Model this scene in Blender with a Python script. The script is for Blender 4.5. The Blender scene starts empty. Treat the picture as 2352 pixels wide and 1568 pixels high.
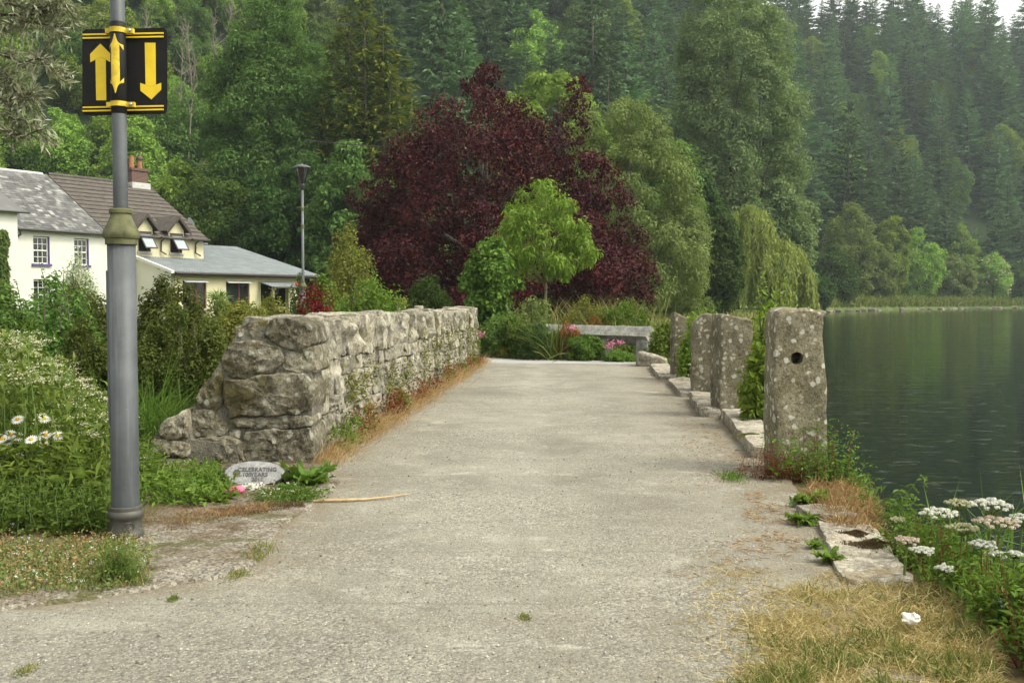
import bpy, bmesh, math, random
import numpy as np
from mathutils import Vector, Matrix, noise as mnoise, Quaternion

R = math.radians
rng = np.random.default_rng(11)
random.seed(5)
scene = bpy.context.scene
COL = scene.collection

# ------------------------------------------------------------------ camera
F = 2287.0                    # focal length in reference pixels (2352 wide)
CX, CY, CAMZ = 1176.0, 784.0, 1.45
PITCH = math.atan(96 / F)
cam_d = bpy.data.cameras.new('camera')
cam = bpy.data.objects.new('camera', cam_d)
COL.objects.link(cam)
cam_d.sensor_width = 36.0
cam_d.lens = 36.0 * F / 2352.0
cam_d.clip_start = 0.05
cam_d.clip_end = 4000
cam.location = (0, 0, CAMZ)
cam.rotation_euler = (R(90) - PITCH, 0, 0)
scene.camera = cam

# ------------------------------------------------------------------ sky, sun, exposure
SUN_EL, SUN_AZ = R(52), R(108)         # azimuth clockwise from +Y
world = bpy.data.worlds.new('World')
scene.world = world
world.use_nodes = True
wn, wl = world.node_tree.nodes, world.node_tree.links
wn.clear()
w_out = wn.new('ShaderNodeOutputWorld')
w_bg = wn.new('ShaderNodeBackground')
w_sky = wn.new('ShaderNodeTexSky')
w_sky.sky_type = 'NISHITA'
w_sky.sun_disc = False
w_sky.sun_elevation = SUN_EL
w_sky.sun_rotation = SUN_AZ
w_sky.air_density = 1.0
w_sky.dust_density = 4.0
w_hs = wn.new('ShaderNodeHueSaturation')
w_hs.inputs['Saturation'].default_value = 0.2       # thin even bright cloud
w_hs.inputs['Value'].default_value = 1.65
wl.new(w_sky.outputs[0], w_hs.inputs['Color'])
w_tn = wn.new('ShaderNodeMix'); w_tn.data_type = 'RGBA'; w_tn.blend_type = 'MULTIPLY'
w_tn.inputs[0].default_value = 1.0
w_tn.inputs[7].default_value = (1.0, .985, .88, 1)      # warm hazy cloud
wl.new(w_hs.outputs[0], w_tn.inputs[6])
wl.new(w_tn.outputs[2], w_bg.inputs['Color'])
w_bg.inputs['Strength'].default_value = 0.15
wl.new(w_bg.outputs[0], w_out.inputs['Surface'])

sun_d = bpy.data.lights.new('sun', 'SUN')
sun_d.energy = 1.1
sun_d.angle = R(14)
sun_d.color = (1.0, 0.93, 0.76)
sun = bpy.data.objects.new('sun', sun_d)
COL.objects.link(sun)
sdir = Vector((math.sin(SUN_AZ) * math.cos(SUN_EL), math.cos(SUN_AZ) * math.cos(SUN_EL), math.sin(SUN_EL)))
sun.rotation_euler = sdir.to_track_quat('Z', 'Y').to_euler()
sun.location = (30, -20, 60)

vs = scene.view_settings
vs.view_transform = 'Standard'
vs.look = 'None'
vs.exposure = 0.62
vs.gamma = 1.0
vs.use_curve_mapping = False
scene.render.engine = 'CYCLES'
cy = scene.cycles
cy.use_denoising = True
cy.max_bounces = 6
cy.diffuse_bounces = 3
cy.glossy_bounces = 3
cy.transmission_bounces = 3
cy.volume_bounces = 0
cy.transparent_max_bounces = 6
cy.caustics_reflective = False
cy.caustics_refractive = False
cy.sample_clamp_indirect = 4.0

# ------------------------------------------------------------------ coordinates
CP, SP = math.cos(PITCH), math.sin(PITCH)


def ray(u, v):
    xr, up = (u - CX) / F, (CY - v) / F
    return xr, CP + up * SP, -SP + up * CP


def at(u, v, Y):
    x, y, z = ray(u, v)
    s = Y / y
    return Vector((x * s, Y, CAMZ + z * s))


def gp(u, v, z=0.0):
    x, y, zz = ray(u, v)
    s = (z - CAMZ) / zz
    return Vector((x * s, y * s, z))


SHORE = np.array([(-40, 1.6), (0, 1.9), (3, 2.3), (4.5, 2.5), (6, 2.65), (8.4, 2.9), (12.5, 3.2), (15, 3.35), (19, 3.7), (26, 5.2),
                  (40, 10.5), (70, 20), (110, 34), (140, 43), (158, 52), (180, 70), (205, 94), (222, 114), (235, 150), (262, 420), (300, 900)])
WATER_Z = -0.42


def shore_x(y):
    return np.interp(y, SHORE[:, 0], SHORE[:, 1])


FOOT = np.array([(-600, 70), (-60, 80), (-25, 100), (0, 118), (40, 172), (110, 238), (200, 252), (600, 300)])


def smooth(a, b, x):
    t = np.clip((x - a) / (b - a), 0, 1)
    return t * t * (3 - 2 * t)


def ground_z(x, y):
    x = np.asarray(x, float); y = np.asarray(y, float)
    land = -0.03 + 0.9 * smooth(60, 160, y)
    dy = y - np.interp(x, FOOT[:, 0], FOOT[:, 1])
    h = 0.68 * (np.sqrt(np.maximum(dy, 0) ** 2 + 100) - 10)
    h = np.where(dy > 0, h, 0)
    top = 118.0
    h = np.where(h > top * .8, top * .8 + (top * .25) * (1 - np.exp(-(h - top * .8) / (top * .25))), h)
    h = h + np.where(dy > 8, 2.0 * np.sin(x * .043 + y * .021) * smooth(8, 40, dy), 0)
    left = -0.25 * smooth(3.2, 5.5, -x) * smooth(5, 8, y) * (1 - smooth(20, 40, y))
    d = x - shore_x(y)
    w = 0.35 + 0.02 * y
    drop = smooth(-w * .5, w * .5, d)
    z = land + h + left
    return z * (1 - drop) + drop * -1.7


def gz(x, y):
    return float(ground_z(x, y))


# ------------------------------------------------------------------ materials
MATS = {}


def mat_new(name):
    m = bpy.data.materials.new(name)
    m.use_nodes = True
    nt = m.node_tree
    nt.nodes.clear()
    out = nt.nodes.new('ShaderNodeOutputMaterial')
    MATS[name] = m
    return m, nt, out


class NT:
    """small node helper"""
    def __init__(s, nt):
        s.n, s.l = nt.nodes, nt.links

    def add(s, t, **kw):
        nd = s.n.new(t)
        for k, v in kw.items():
            setattr(nd, k, v)
        return nd

    def link(s, a, b):
        s.l.new(a, b)

    def pos(s, scale=(1, 1, 1), obj=False):
        if obj:
            g = s.add('ShaderNodeTexCoord').outputs['Object']
        else:
            g = s.add('ShaderNodeNewGeometry').outputs['Position']
        mp = s.add('ShaderNodeMapping')
        mp.inputs['Scale'].default_value = scale
        s.link(g, mp.inputs['Vector'])
        return mp.outputs[0]

    def noise(s, vec, scale, detail=4, rough=.55, dist=0):
        nd = s.add('ShaderNodeTexNoise')
        nd.inputs['Scale'].default_value = scale
        nd.inputs['Detail'].default_value = detail
        nd.inputs['Roughness'].default_value = rough
        nd.inputs['Distortion'].default_value = dist
        s.link(vec, nd.inputs['Vector'])
        return nd.outputs['Fac']

    def voro(s, vec, scale, feature='F1', out='Distance', rnd=1.0):
        nd = s.add('ShaderNodeTexVoronoi', feature=feature)
        nd.inputs['Scale'].default_value = scale
        nd.inputs['Randomness'].default_value = rnd
        s.link(vec, nd.inputs['Vector'])
        return nd.outputs[out]

    def ramp(s, fac, stops, interp='LINEAR'):
        nd = s.add('ShaderNodeValToRGB')
        cr = nd.color_ramp
        cr.interpolation = interp
        while len(cr.elements) < len(stops):
            cr.elements.new(.5)
        for e, (p, c) in zip(cr.elements, stops):
            e.position = p
            if not hasattr(c, '__len__'):
                c = (c, c, c)
            e.color = (*c[:3], 1)
        s.link(fac, nd.inputs[0])
        return nd.outputs[0]

    def mix(s, fac, a, b, blend='MIX'):
        nd = s.add('ShaderNodeMix', data_type='RGBA', blend_type=blend)
        for sock, val in ((nd.inputs[0], fac), (nd.inputs[6], a), (nd.inputs[7], b)):
            if isinstance(val, (int, float)):
                sock.default_value = val if sock == nd.inputs[0] else (val, val, val, 1)
            elif isinstance(val, tuple):
                sock.default_value = (*val[:3], 1)
            else:
                s.link(val, sock)
        return nd.outputs[2]

    def math(s, op, a, b=0.0, clamp=False):
        nd = s.add('ShaderNodeMath', operation=op, use_clamp=clamp)
        for i, val in enumerate((a, b)):
            if isinstance(val, (int, float)):
                nd.inputs[i].default_value = val
            else:
                s.link(val, nd.inputs[i])
        return nd.outputs[0]

    def attr(s, name):
        return s.add('ShaderNodeAttribute', attribute_name=name).outputs['Fac']

    def bump(s, h, strength=.5, dist=.02):
        nd = s.add('ShaderNodeBump')
        nd.inputs['Strength'].default_value = strength
        nd.inputs['Distance'].default_value = dist
        s.link(h, nd.inputs['Height'])
        return nd.outputs[0]

    def bsdf(s, col, rough=.7, metal=0, normal=None, spec=.5):
        nd = s.add('ShaderNodeBsdfPrincipled')
        for key, val in (('Base Color', col), ('Roughness', rough), ('Metallic', metal), ('Specular IOR Level', spec)):
            sock = nd.inputs[key]
            if isinstance(val, (int, float)):
                sock.default_value = val
            elif isinstance(val, tuple):
                sock.default_value = (*val[:3], 1)
            else:
                s.link(val, sock)
        if normal is not None:
            s.link(normal, nd.inputs['Normal'])
        return nd.outputs[0]


def mul(c, k):
    return tuple(x * k for x in c)


def plain(name, col, rough=.6, metal=0, var=.18, nscale=6, bump=.15, bscale=60, spec=.5, streak=None):
    m, nt, out = mat_new(name)
    T = NT(nt)
    p = T.pos()
    n = T.noise(p, nscale, 5)
    c = T.ramp(n, [(.3, mul(col, 1 - var)), (.7, mul(col, 1 + var))])
    if streak:
        q = T.pos((9, 9, .7))
        c = T.mix(T.math('MULTIPLY', T.ramp(T.noise(q, 1.5, 4), [(.5, 0.0), (.72, 1.0)]), streak[1]), c, streak[0])
    nrm = T.bump(T.noise(p, bscale, 3), bump, .004) if bump else None
    T.link(T.bsdf(c, rough, metal, nrm, spec), out.inputs[0])
    return m


def leafmat(name, c1, c2, c3, trans=.34, rough=.65, spec=.10, objvar=.22):
    """c1 dark .. c3 light: the leaf's own colour range, picked at random per leaf / clump"""
    m, nt, out = mat_new(name)
    T = NT(nt)
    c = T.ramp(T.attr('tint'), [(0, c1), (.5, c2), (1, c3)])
    if objvar:
        oi = T.add('ShaderNodeObjectInfo').outputs['Random']
        hs = T.add('ShaderNodeHueSaturation')
        T.link(T.math('ADD', T.math('MULTIPLY', oi, .035), .4825), hs.inputs['Hue'])
        T.link(T.math('ADD', T.math('MULTIPLY', oi, objvar * 2), 1 - objvar), hs.inputs['Value'])
        T.link(c, hs.inputs['Color'])
        c = hs.outputs[0]
    b = T.bsdf(c, rough, 0, None, spec)
    if trans:
        tr = T.add('ShaderNodeBsdfTranslucent')
        hv = T.mix(1.0, c, (1.15, 1.2, .7), 'MULTIPLY')
        T.link(hv, tr.inputs[0])
        mx = T.add('ShaderNodeMixShader')
        mx.inputs[0].default_value = trans
        T.link(b, mx.inputs[1]); T.link(tr.outputs[0], mx.inputs[2])
        b = mx.outputs[0]
    T.link(b, out.inputs[0])
    return m


def stonemat(name, base, dark, light, lichen=.5, lich_col=(.55, .55, .5), scale=1.0, bump=.8, moss=None, streaks=False, objvar=True):
    m, nt, out = mat_new(name)
    T = NT(nt)
    p = T.pos()
    big = T.noise(p, 3.2 * scale, 6, .6)
    fine = T.noise(p, 38 * scale, 5, .7)
    grain = T.noise(p, 150 * scale, 2, .6)
    mid = T.noise(p, 11 * scale, 6, .7)
    c = T.ramp(big, [(.30, dark), (.5, base), (.70, light)])
    c = T.mix(T.ramp(mid, [(.30, .85), (.48, 0.0)]), c, dark)
    c = T.mix(T.ramp(mid, [(.54, 0.0), (.70, .8)]), c, light)
    c = T.mix(T.ramp(fine, [(.52, 0.0), (.66, .65)]), c, mul(light, 1.15))
    c = T.mix(T.ramp(fine, [(.32, .9), (.46, .0)]), c, mul(dark, .5))
    c = T.mix(.7, c, T.ramp(grain, [(.32, .35), (.68, 1.4)]), 'MULTIPLY')
    if lichen:
        wp = T.add('ShaderNodeVectorMath', operation='ADD'); wn3 = T.add('ShaderNodeTexNoise'); wn3.inputs['Scale'].default_value = 9 * scale; wn3.inputs['Detail'].default_value = 4
        T.link(p, wn3.inputs['Vector']); sc3 = T.add('ShaderNodeVectorMath', operation='SCALE'); sc3.inputs['Scale'].default_value = .11 / scale; T.link(wn3.outputs['Color'], sc3.inputs[0])
        T.link(p, wp.inputs[0]); T.link(sc3.outputs[0], wp.inputs[1]); pw = wp.outputs[0]
        v = T.voro(pw, 12 * scale)
        vc = T.voro(pw, 12 * scale, out='Color')
        edge = T.math('ADD', T.math('ADD', v, T.math('MULTIPLY', T.math('SUBTRACT', fine, .5), .5)), T.math('MULTIPLY', T.math('SUBTRACT', T.ramp(vc, [(0, 0.0), (1, 1.0)]), .6), -.35))
        pick = T.ramp(vc, [(.40, 0.0), (.45, 1.0)])
        lm = T.math('MULTIPLY', T.ramp(edge, [(.27, 1.0), (.36, 0.0)]), pick)
        c = T.mix(T.math('MULTIPLY', lm, lichen), c, lich_col)
        v2 = T.voro(pw, 31 * scale)
        c = T.mix(T.math('MULTIPLY', T.ramp(v2, [(.12, 1.0), (.2, 0.0)]), lichen * .6), c, mul(lich_col, .95))
    if moss:
        mm = T.ramp(T.noise(p, 2.1 * scale, 6, .65), [(.56, 0.0), (.66, 1.0)])
        c = T.mix(T.math('MULTIPLY', mm, moss[1]), c, moss[0])
    if objvar:
        oi = T.add('ShaderNodeObjectInfo').outputs['Random']
        c = T.mix(1.0, c, T.ramp(oi, [(0, (.72, .70, .66)), (.5, (1.0, .98, .93)), (1, (1.25, 1.22, 1.15))]), 'MULTIPLY')
    hh = T.math('ADD', T.math('MULTIPLY', T.noise(p, 14 * scale, 8, .68), 1.0), T.math('MULTIPLY', grain, .15))
    T.link(T.bsdf(c, .92, 0, T.bump(hh, bump, .03), .2), out.inputs[0])
    return m


# --- leaves
leafmat('leaf_ash', (.058, .115, .028), (.102, .185, .048), (.155, .255, .075), objvar=0)
leafmat('leaf_dark', (.034, .068, .018), (.058, .105, .027), (.090, .150, .040))
leafmat('leaf_mid', (.060, .110, .025), (.105, .180, .042), (.165, .255, .065))
leafmat('leaf_bright', (0.098, 0.163, 0.023), (0.163, 0.250, 0.036), (0.244, 0.350, 0.056))
leafmat('leaf_young', (.095, .165, .024), (.16, .25, .038), (.235, .335, .062), trans=.38, objvar=0)
leafmat('leaf_scrub', (.125, .20, .040), (.215, .32, .060), (.31, .43, .098))
leafmat('leaf_olive', (.105, .145, .045), (.165, .215, .070), (.230, .285, .100), objvar=0)
leafmat('leaf_willow', (.15, .19, .045), (.24, .29, .075), (.32, .37, .11), objvar=0)
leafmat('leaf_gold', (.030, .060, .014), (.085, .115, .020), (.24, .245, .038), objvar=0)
leafmat('leaf_yellow', (.11, .13, .028), (.17, .18, .04), (.25, .235, .055))
leafmat('leaf_copper', (.020, .006, .008), (.050, .010, .013), (.125, .022, .026), trans=.22, rough=.55, spec=.15, objvar=0)
leafmat('leaf_red', (0.066, 0.009, 0.015), (0.143, 0.015, 0.026), (0.242, 0.044, 0.055), trans=.2)
leafmat('leaf_conifer', (.055, .102, .044), (.098, .168, .070), (.150, .238, .100), trans=.12, rough=.8, objvar=.48)
leafmat('leaf_poplar', (.115, .165, .068), (.175, .245, .105), (.25, .33, .16), objvar=0)
leafmat('leaf_silver', (.20, .23, .13), (.34, .38, .24), (.58, .60, .48), trans=.2)
leafmat('leaf_box', (.055, .078, .018), (.092, .122, .028), (.15, .178, .048))
leafmat('leaf_weed', (.066, .120, .020), (.125, .195, .033), (.20, .285, .055))
leafmat('leaf_herb', (0.054, 0.100, 0.020), (0.100, 0.174, 0.031), (0.164, 0.253, 0.049))
leafmat('leaf_rust', (0.090, 0.028, 0.014), (0.170, 0.060, 0.024), (0.260, 0.120, 0.040), trans=.2)
leafmat('leaf_orange', (0.180, 0.035, 0.012), (0.320, 0.075, 0.020), (0.420, 0.150, 0.040), trans=.25)
leafmat('leaf_rustmix', (.10, .12, .03), (.24, .10, .03), (.36, .13, .04), trans=.25)
leafmat('grass_green', (.06, .12, .02), (.11, .20, .035), (.19, .29, .07), trans=.3, objvar=0)
leafmat('grass_mid', (.085, .115, .026), (.14, .175, .045), (.22, .245, .08), trans=.3, objvar=0)
leafmat('grass_foot', (.27, .16, .085), (.40, .27, .14), (.54, .42, .24), trans=.3, objvar=0)
leafmat('grass_dry', (.27, .20, .085), (.40, .325, .15), (.54, .455, .24), trans=.25, objvar=0)
leafmat('grass_mixed', (.09, .14, .03), (.17, .20, .06), (.36, .29, .12), trans=.25, objvar=0)
leafmat('grass_rust', (.18, .10, .05), (.30, .19, .09), (.42, .30, .15), trans=.2, objvar=0)
leafmat('moss_brown', (.075, .048, .022), (.12, .082, .04), (.17, .125, .065), trans=.1, objvar=0)
leafmat('moss_fern', (.07, .085, .018), (.13, .14, .03), (.22, .21, .06), trans=.2, objvar=0)
leafmat('flower_cream', (.30, .30, .17), (.48, .46, .30), (.68, .66, .52), trans=.2, objvar=.05)
leafmat('flower_white', (.50, .50, .45), (.66, .66, .62), (.78, .78, .75), trans=.15, objvar=.03)
leafmat('flower_yellow', (.55, .33, .02), (.65, .42, .03), (.72, .5, .05), trans=.1, objvar=.03)
leafmat('flower_pink', (.45, .12, .25), (.58, .2, .35), (.66, .32, .46), trans=.2, objvar=.05)
leafmat('flower_red', (.5, .02, .02), (.65, .03, .03), (.7, .06, .05), trans=.1, objvar=.03)
leafmat('umbel_pink', (.42, .32, .28), (.55, .44, .40), (.66, .56, .52), trans=.2, objvar=.05)
leafmat('stem_green', (.08, .12, .03), (.12, .17, .05), (.17, .21, .07), trans=0)
leafmat('stem_red', (.10, .03, .02), (.15, .05, .03), (.2, .08, .04), trans=0)
# --- wood and stone
plain('bark', (.085, .07, .052), .9, var=.4, nscale=9, bump=.6, bscale=30)
plain('bark_pale', (.17, .15, .115), .9, var=.3, nscale=9, bump=.5, bscale=30)
plain('bark_young', (.17, .15, .075), .8, var=.25, nscale=14, bump=.3, bscale=50)
stonemat('granite_wall', (.265, .25, .205), (.10, .094, .075), (.44, .425, .37), .35, (.52, .52, .47), 1.0, .9, moss=((.13, .12, .035), .35))
stonemat('granite_end', (.165, .15, .11), (.062, .057, .042), (.30, .285, .23), .6, (.42, .42, .37), .9, 1.0, moss=((.075, .066, .022), .8))
stonemat('granite_post', (.19, .173, .12), (.09, .081, .05), (.285, .265, .20), .85, (.47, .47, .42), 1.15, .8, moss=((.13, .11, .04), .4))
stonemat('granite_kerb', (.265, .245, .205), (.125, .115, .095), (.40, .375, .325), .3, (.6, .58, .52), 1.0, .8, moss=((.20, .13, .03), .45))
stonemat('granite_rail', (.25, .245, .215), (.12, .118, .10), (.38, .375, .34), .25, (.52, .52, .49), 1.6, .6, objvar=False)
stonemat('granite_plaque', (.33, .33, .33), (.22, .22, .22), (.46, .46, .46), 0, scale=6.0, bump=.15, objvar=False)
stonemat('mortar', (.17, .158, .125), (.085, .078, .062), (.26, .245, .20), .2, (.3, .3, .27), 1.4, 1.0, objvar=False)
# --- metal and paint
m, nt, out = mat_new('galvanised')
T = NT(nt)
p_ = T.pos()
c_ = T.ramp(T.noise(p_, 3.0, 6, .65), [(.3, (.048, .055, .060)), (.55, (.075, .083, .091)), (.75, (.105, .114, .122))])
c_ = T.mix(T.math('MULTIPLY', T.ramp(T.noise(T.pos((16, 16, .8)), 1.5, 5, .65), [(.52, 0.0), (.72, 1.0)]), .55), c_, (.15, .16, .168))
c_ = T.mix(T.math('MULTIPLY', T.ramp(T.noise(T.pos((22, 22, 1.6)), 1.5, 5, .65), [(.56, 0.0), (.70, 1.0)]), .5), c_, (.045, .048, .026))
c_ = T.mix(T.ramp(T.noise(p_, 60, 3), [(.70, 0.0), (.76, .7)]), c_, (.21, .21, .20))
T.link(T.bsdf(c_, .58, .2, T.bump(T.noise(p_, 45, 4), .15, .004)), out.inputs[0])
plain('mossy_iron', (.095, .098, .045), .85, 0, .45, 14, .6, 40)
plain('dark_iron', (.07, .068, .058), .6, .3, .35, 9, .3, 50)
plain('lamp_grey', (.11, .12, .125), .5, .3, .1, 3, .05)
plain('lamp_black', (.03, .03, .032), .45, .2, .1, 5, .05)
plain('sign_black', (.010, .010, .010), .6, 0, .3, 14, .05, spec=.2)
plain('sign_yellow', (.74, .53, .012), .5, 0, .08, 12, .05)
plain('worn_yellow', (.62, .45, .03), .6, 0, .35, 20, .15)
plain('bolt_steel', (.5, .5, .5), .35, .9, .1, 10, 0)
plain('letter_grey', (.09, .09, .09), .9, 0, .2, 30, 0)
plain('pink_paint', (.72, .13, .24), .6, 0, .1, 20, .1)
plain('white_paint', (.74, .74, .72), .6, 0, .06, 6, .1)
plain('render_white', (.60, .60, .55), .9, 0, .05, 1.2, .15, 30, streak=((.55, .55, .50), .25))
plain('render_cream', (.58, .54, .36), .9, 0, .05, 1.2, .15, 30, streak=((.55, .50, .34), .25))
plain('frame_white', (.64, .64, .61), .5, 0, .04, 5, 0)
plain('purple_paint', (.085, .06, .19), .6, 0, .1, 5, 0)
plain('brown_trim', (.045, .033, .028), .6, 0, .2, 5, .1)
plain('gutter_black', (.02, .018, .018), .5, 0, .2, 5, 0)
plain('tile_brown', (.085, .073, .062), .9, 0, .3, 3.5, .4, 25)
plain('ridge_pale', (.45, .45, .44), .8, 0, .15, 4, .2)
plain('corrugated', (.255, .285, .295), .55, .1, .18, 1.6, .1, streak=((.16, .18, .18), .5))
plain('terracotta', (.30, .13, .065), .9, 0, .2, 8, .2)
plain('dark_red', (.10, .02, .018), .7, 0, .2, 6, 0)
plain('interior', (.018, .016, .015), .9, 0, .3, 4, 0)  # near-black colour stands in for the unlit rooms
plain('wood_grey', (.30, .26, .19), .9, 0, .2, 20, .4)
plain('reed_dry', (.44, .31, .16), .8, 0, .25, 20, .2)
plain('cable_black', (.03, .03, .03), .6, 0, .1, 5, 0)
plain('paper_white', (.78, .74, .70), .8, 0, .1, 30, .2)


def m_slate():
    m, nt, out = mat_new('slate')
    T = NT(nt)
    c = T.ramp(T.attr('tint'), [(0, (.075, .075, .075)), (.5, (.125, .125, .122)), (.85, (.19, .19, .185)), (1, (.33, .33, .31))])
    p = T.pos()
    n = T.noise(p, .9, 5, .65)
    c = T.mix(T.math('MULTIPLY', T.ramp(n, [(.54, 0.0), (.72, 1.0)]), .28), c, (.26, .26, .24))
    c = T.mix(T.math('MULTIPLY', T.ramp(T.noise(p, 1.6, 5), [(.3, 1.0), (.45, 0.0)]), .6), c, (.05, .05, .045))
    T.link(T.bsdf(c, .8, 0, T.bump(T.noise(p, 30, 4), .3, .01)), out.inputs[0])


m_slate()


def m_brick():
    m, nt, out = mat_new('brick_red')
    T = NT(nt)
    p = T.pos(obj=True)
    b = T.add('ShaderNodeTexBrick')
    sx = T.add('ShaderNodeSeparateXYZ'); T.link(p, sx.inputs[0])
    cb = T.add('ShaderNodeCombineXYZ'); T.link(T.math('ADD', sx.outputs[0], sx.outputs[1]), cb.inputs[0]); T.link(sx.outputs[2], cb.inputs[1])
    T.link(cb.outputs[0], b.inputs['Vector'])
    b.inputs['Scale'].default_value = 1.0
    b.inputs['Brick Width'].default_value = .24
    b.inputs['Row Height'].default_value = .085
    b.inputs['Mortar Size'].default_value = .01
    b.inputs['Color1'].default_value = (.115, .042, .028, 1)
    b.inputs['Color2'].default_value = (.075, .034, .027, 1)
    b.inputs['Mortar'].default_value = (.16, .14, .12, 1)
    T.link(T.bsdf(b.outputs[0], .9), out.inputs[0])


def m_glass(name, tint=(.015, .018, .018)):
    m, nt, out = mat_new(name)
    T = NT(nt)
    p = T.pos()
    T.link(T.bsdf(tint, .04, 0, T.bump(T.noise(p, 3, 2), .05, .02), .8), out.inputs[0])


m_glass('glass_dark')
m_glass('glass_sash', (.30, .34, .37))  # pale base colour paints in the white sky's reflection


def m_path():
    m, nt, out = mat_new('path')
    T = NT(nt)
    p = T.pos()
    big = T.noise(p, .55, 5, .6)
    mid = T.noise(p, 2.6, 6, .65)
    pit = T.noise(p, 26, 5, .7)
    fine = T.noise(p, 85, 3, .7)
    agg = T.voro(p, 75)
    aggc = T.voro(p, 75, out='Color')
    c = T.ramp(big, [(.36, (.175, .168, .137)), (.5, (.262, .252, .207)), (.62, (.345, .333, .277))])
    c = T.mix(T.ramp(mid, [(.35, .6), (.62, .0)]), c, (.175, .163, .13))
    c = T.mix(T.ramp(mid, [(.58, .0), (.70, .65)]), c, (.46, .445, .38))
    yv0 = T.add('ShaderNodeSeparateXYZ'); T.link(T.pos(), yv0.inputs[0])
    trk = T.math('ADD', T.math('SUBTRACT', yv0.outputs[0], T.math('MULTIPLY', yv0.outputs[1], .055)), T.math('MULTIPLY', T.math('SUBTRACT', T.noise(p, .7, 4), .5), .9))
    for tx in (-.55, 1.05):
        tm = T.math('MULTIPLY', T.ramp(T.math('ABSOLUTE', T.math('SUBTRACT', trk, tx)), [(.0, 1.0), (.42, 0.0)]), T.ramp(T.noise(p, 1.7, 5), [(.35, .2), (.6, 1.0)]))
        c = T.mix(T.math('MULTIPLY', tm, .45), c, (.40, .385, .325))
    # exposed aggregate: the stones' own colours
    stones = T.ramp(aggc, [(.1, (.10, .097, .087)), (.4, (.22, .212, .175)), (.7, (.34, .32, .26)), (.95, (.54, .52, .44))])
    worn = T.ramp(T.noise(p, .8, 6, .65), [(.40, .70), (.58, .08)])
    c = T.mix(worn, c, stones)
    c = T.mix(T.math('MULTIPLY', T.attr('gravel'), .75), c, T.mix(.5, stones, (.15, .14, .115)))
    c = T.mix(T.ramp(pit, [(.30, .9), (.44, .0)]), c, (.085, .075, .062))
    sp = T.noise(p, 48, 2, .5)
    c = T.mix(T.ramp(sp, [(.64, 0.0), (.70, .9)]), c, (.07, .065, .058))
    c = T.mix(T.ramp(T.noise(T.pos((1.3, 1, 1)), 55, 2, .5), [(.65, 0.0), (.70, .8)]), c, (.58, .55, .49))
    c = T.mix(.5, c, T.ramp(fine, [(.3, .45), (.7, 1.3)]), 'MULTIPLY')
    blot = T.noise(T.pos((.9, 2.0, 1)), 1.9, 7, .72)
    c = T.mix(T.ramp(blot, [(.60, 0.0), (.68, .55)]), c, (.50, .485, .42))
    c = T.mix(T.ramp(blot, [(.30, .6), (.40, 0.0)]), c, (.13, .12, .095))
    # fine cracks across the slab
    q = T.pos((.35, 1.0, 1))
    cv = T.voro(q, .75, 'DISTANCE_TO_EDGE')
    wob = T.math('ADD', cv, T.math('MULTIPLY', T.math('SUBTRACT', mid, .5), .05))
    cr = T.ramp(wob, [(.0, 1.0), (.012, 0.0)])
    c = T.mix(T.math('MULTIPLY', cr, .28), c, (.14, .12, .10))
    # joints between the cast bays, worn and dirty
    yv = T.add('ShaderNodeSeparateXYZ'); T.link(T.pos(), yv.inputs[0])
    for yj in (4.72, 5.68, 8.15, 13.2, 15.4, 18.6):
        dj = T.math('ABSOLUTE', T.math('ADD', T.math('SUBTRACT', yv.outputs[1], yj), T.math('MULTIPLY', T.math('SUBTRACT', T.noise(p, .8, 5, .6), .5), .35)))
        jm = T.math('MULTIPLY', T.ramp(dj, [(.0, 1.0), (.018 + .0012 * yj, 0.0)]), T.ramp(mid, [(.38, .15), (.6, 1.0)]))
        c = T.mix(T.math('MULTIPLY', jm, .5), c, (.12, .10, .07))
    # soil and plant litter drifted against the edges
    dirt = T.math('MULTIPLY', T.attr('edge'), T.ramp(T.noise(p, 3.5, 6, .7), [(.34, 0.0), (.56, 1.0)]))
    c = T.mix(T.math('MULTIPLY', dirt, .9), c, (.165, .13, .085))
    h = T.math('ADD', T.math('MULTIPLY', agg, -.5), T.math('ADD', T.math('MULTIPLY', pit, 1.2), T.math('MULTIPLY', fine, .3)))
    T.link(T.bsdf(c, .93, 0, T.bump(h, .8, .012), .2), out.inputs[0])


def m_road():
    m, nt, out = mat_new('road')
    T = NT(nt)
    p = T.pos()
    c = T.ramp(T.noise(p, 1.2, 5), [(.3, (.30, .30, .29)), (.7, (.40, .395, .38))])
    c = T.mix(.4, c, T.ramp(T.noise(p, 70, 3), [(.3, .5), (.7, 1.2)]), 'MULTIPLY')
    T.link(T.bsdf(c, .9, 0, T.bump(T.noise(p, 60, 3), .4, .01), .2), out.inputs[0])


def m_verge():
    m, nt, out = mat_new('verge_soil')
    T = NT(nt)
    p = T.pos()
    n = T.noise(p, 6, 7, .7)
    f = T.noise(p, 60, 4, .7)
    soil = T.ramp(n, [(.3, (.065, .042, .024)), (.5, (.13, .088, .05)), (.68, (.21, .175, .13))])
    grav = T.ramp(T.voro(p, 70, out='Color'), [(.1, (.11, .10, .085)), (.5, (.25, .225, .18)), (.9, (.42, .39, .33))])
    bare = T.math('MULTIPLY', T.attr('edge'), T.ramp(T.noise(p, 3, 6, .7), [(.34, 0.0), (.55, 1.0)]))
    c = T.mix(bare, soil, grav)
    moss = T.ramp(T.noise(p, 2.7, 6, .7), [(.52, 0.0), (.62, .8)])
    c = T.mix(moss, c, T.ramp(f, [(.3, (.05, .055, .014)), (.7, (.13, .115, .035))]))
    c = T.mix(.5, c, T.ramp(f, [(.3, .45), (.7, 1.3)]), 'MULTIPLY')
    T.link(T.bsdf(c, .95, 0, T.bump(T.math('ADD', f, n), .9, .02), .15), out.inputs[0])


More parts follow.
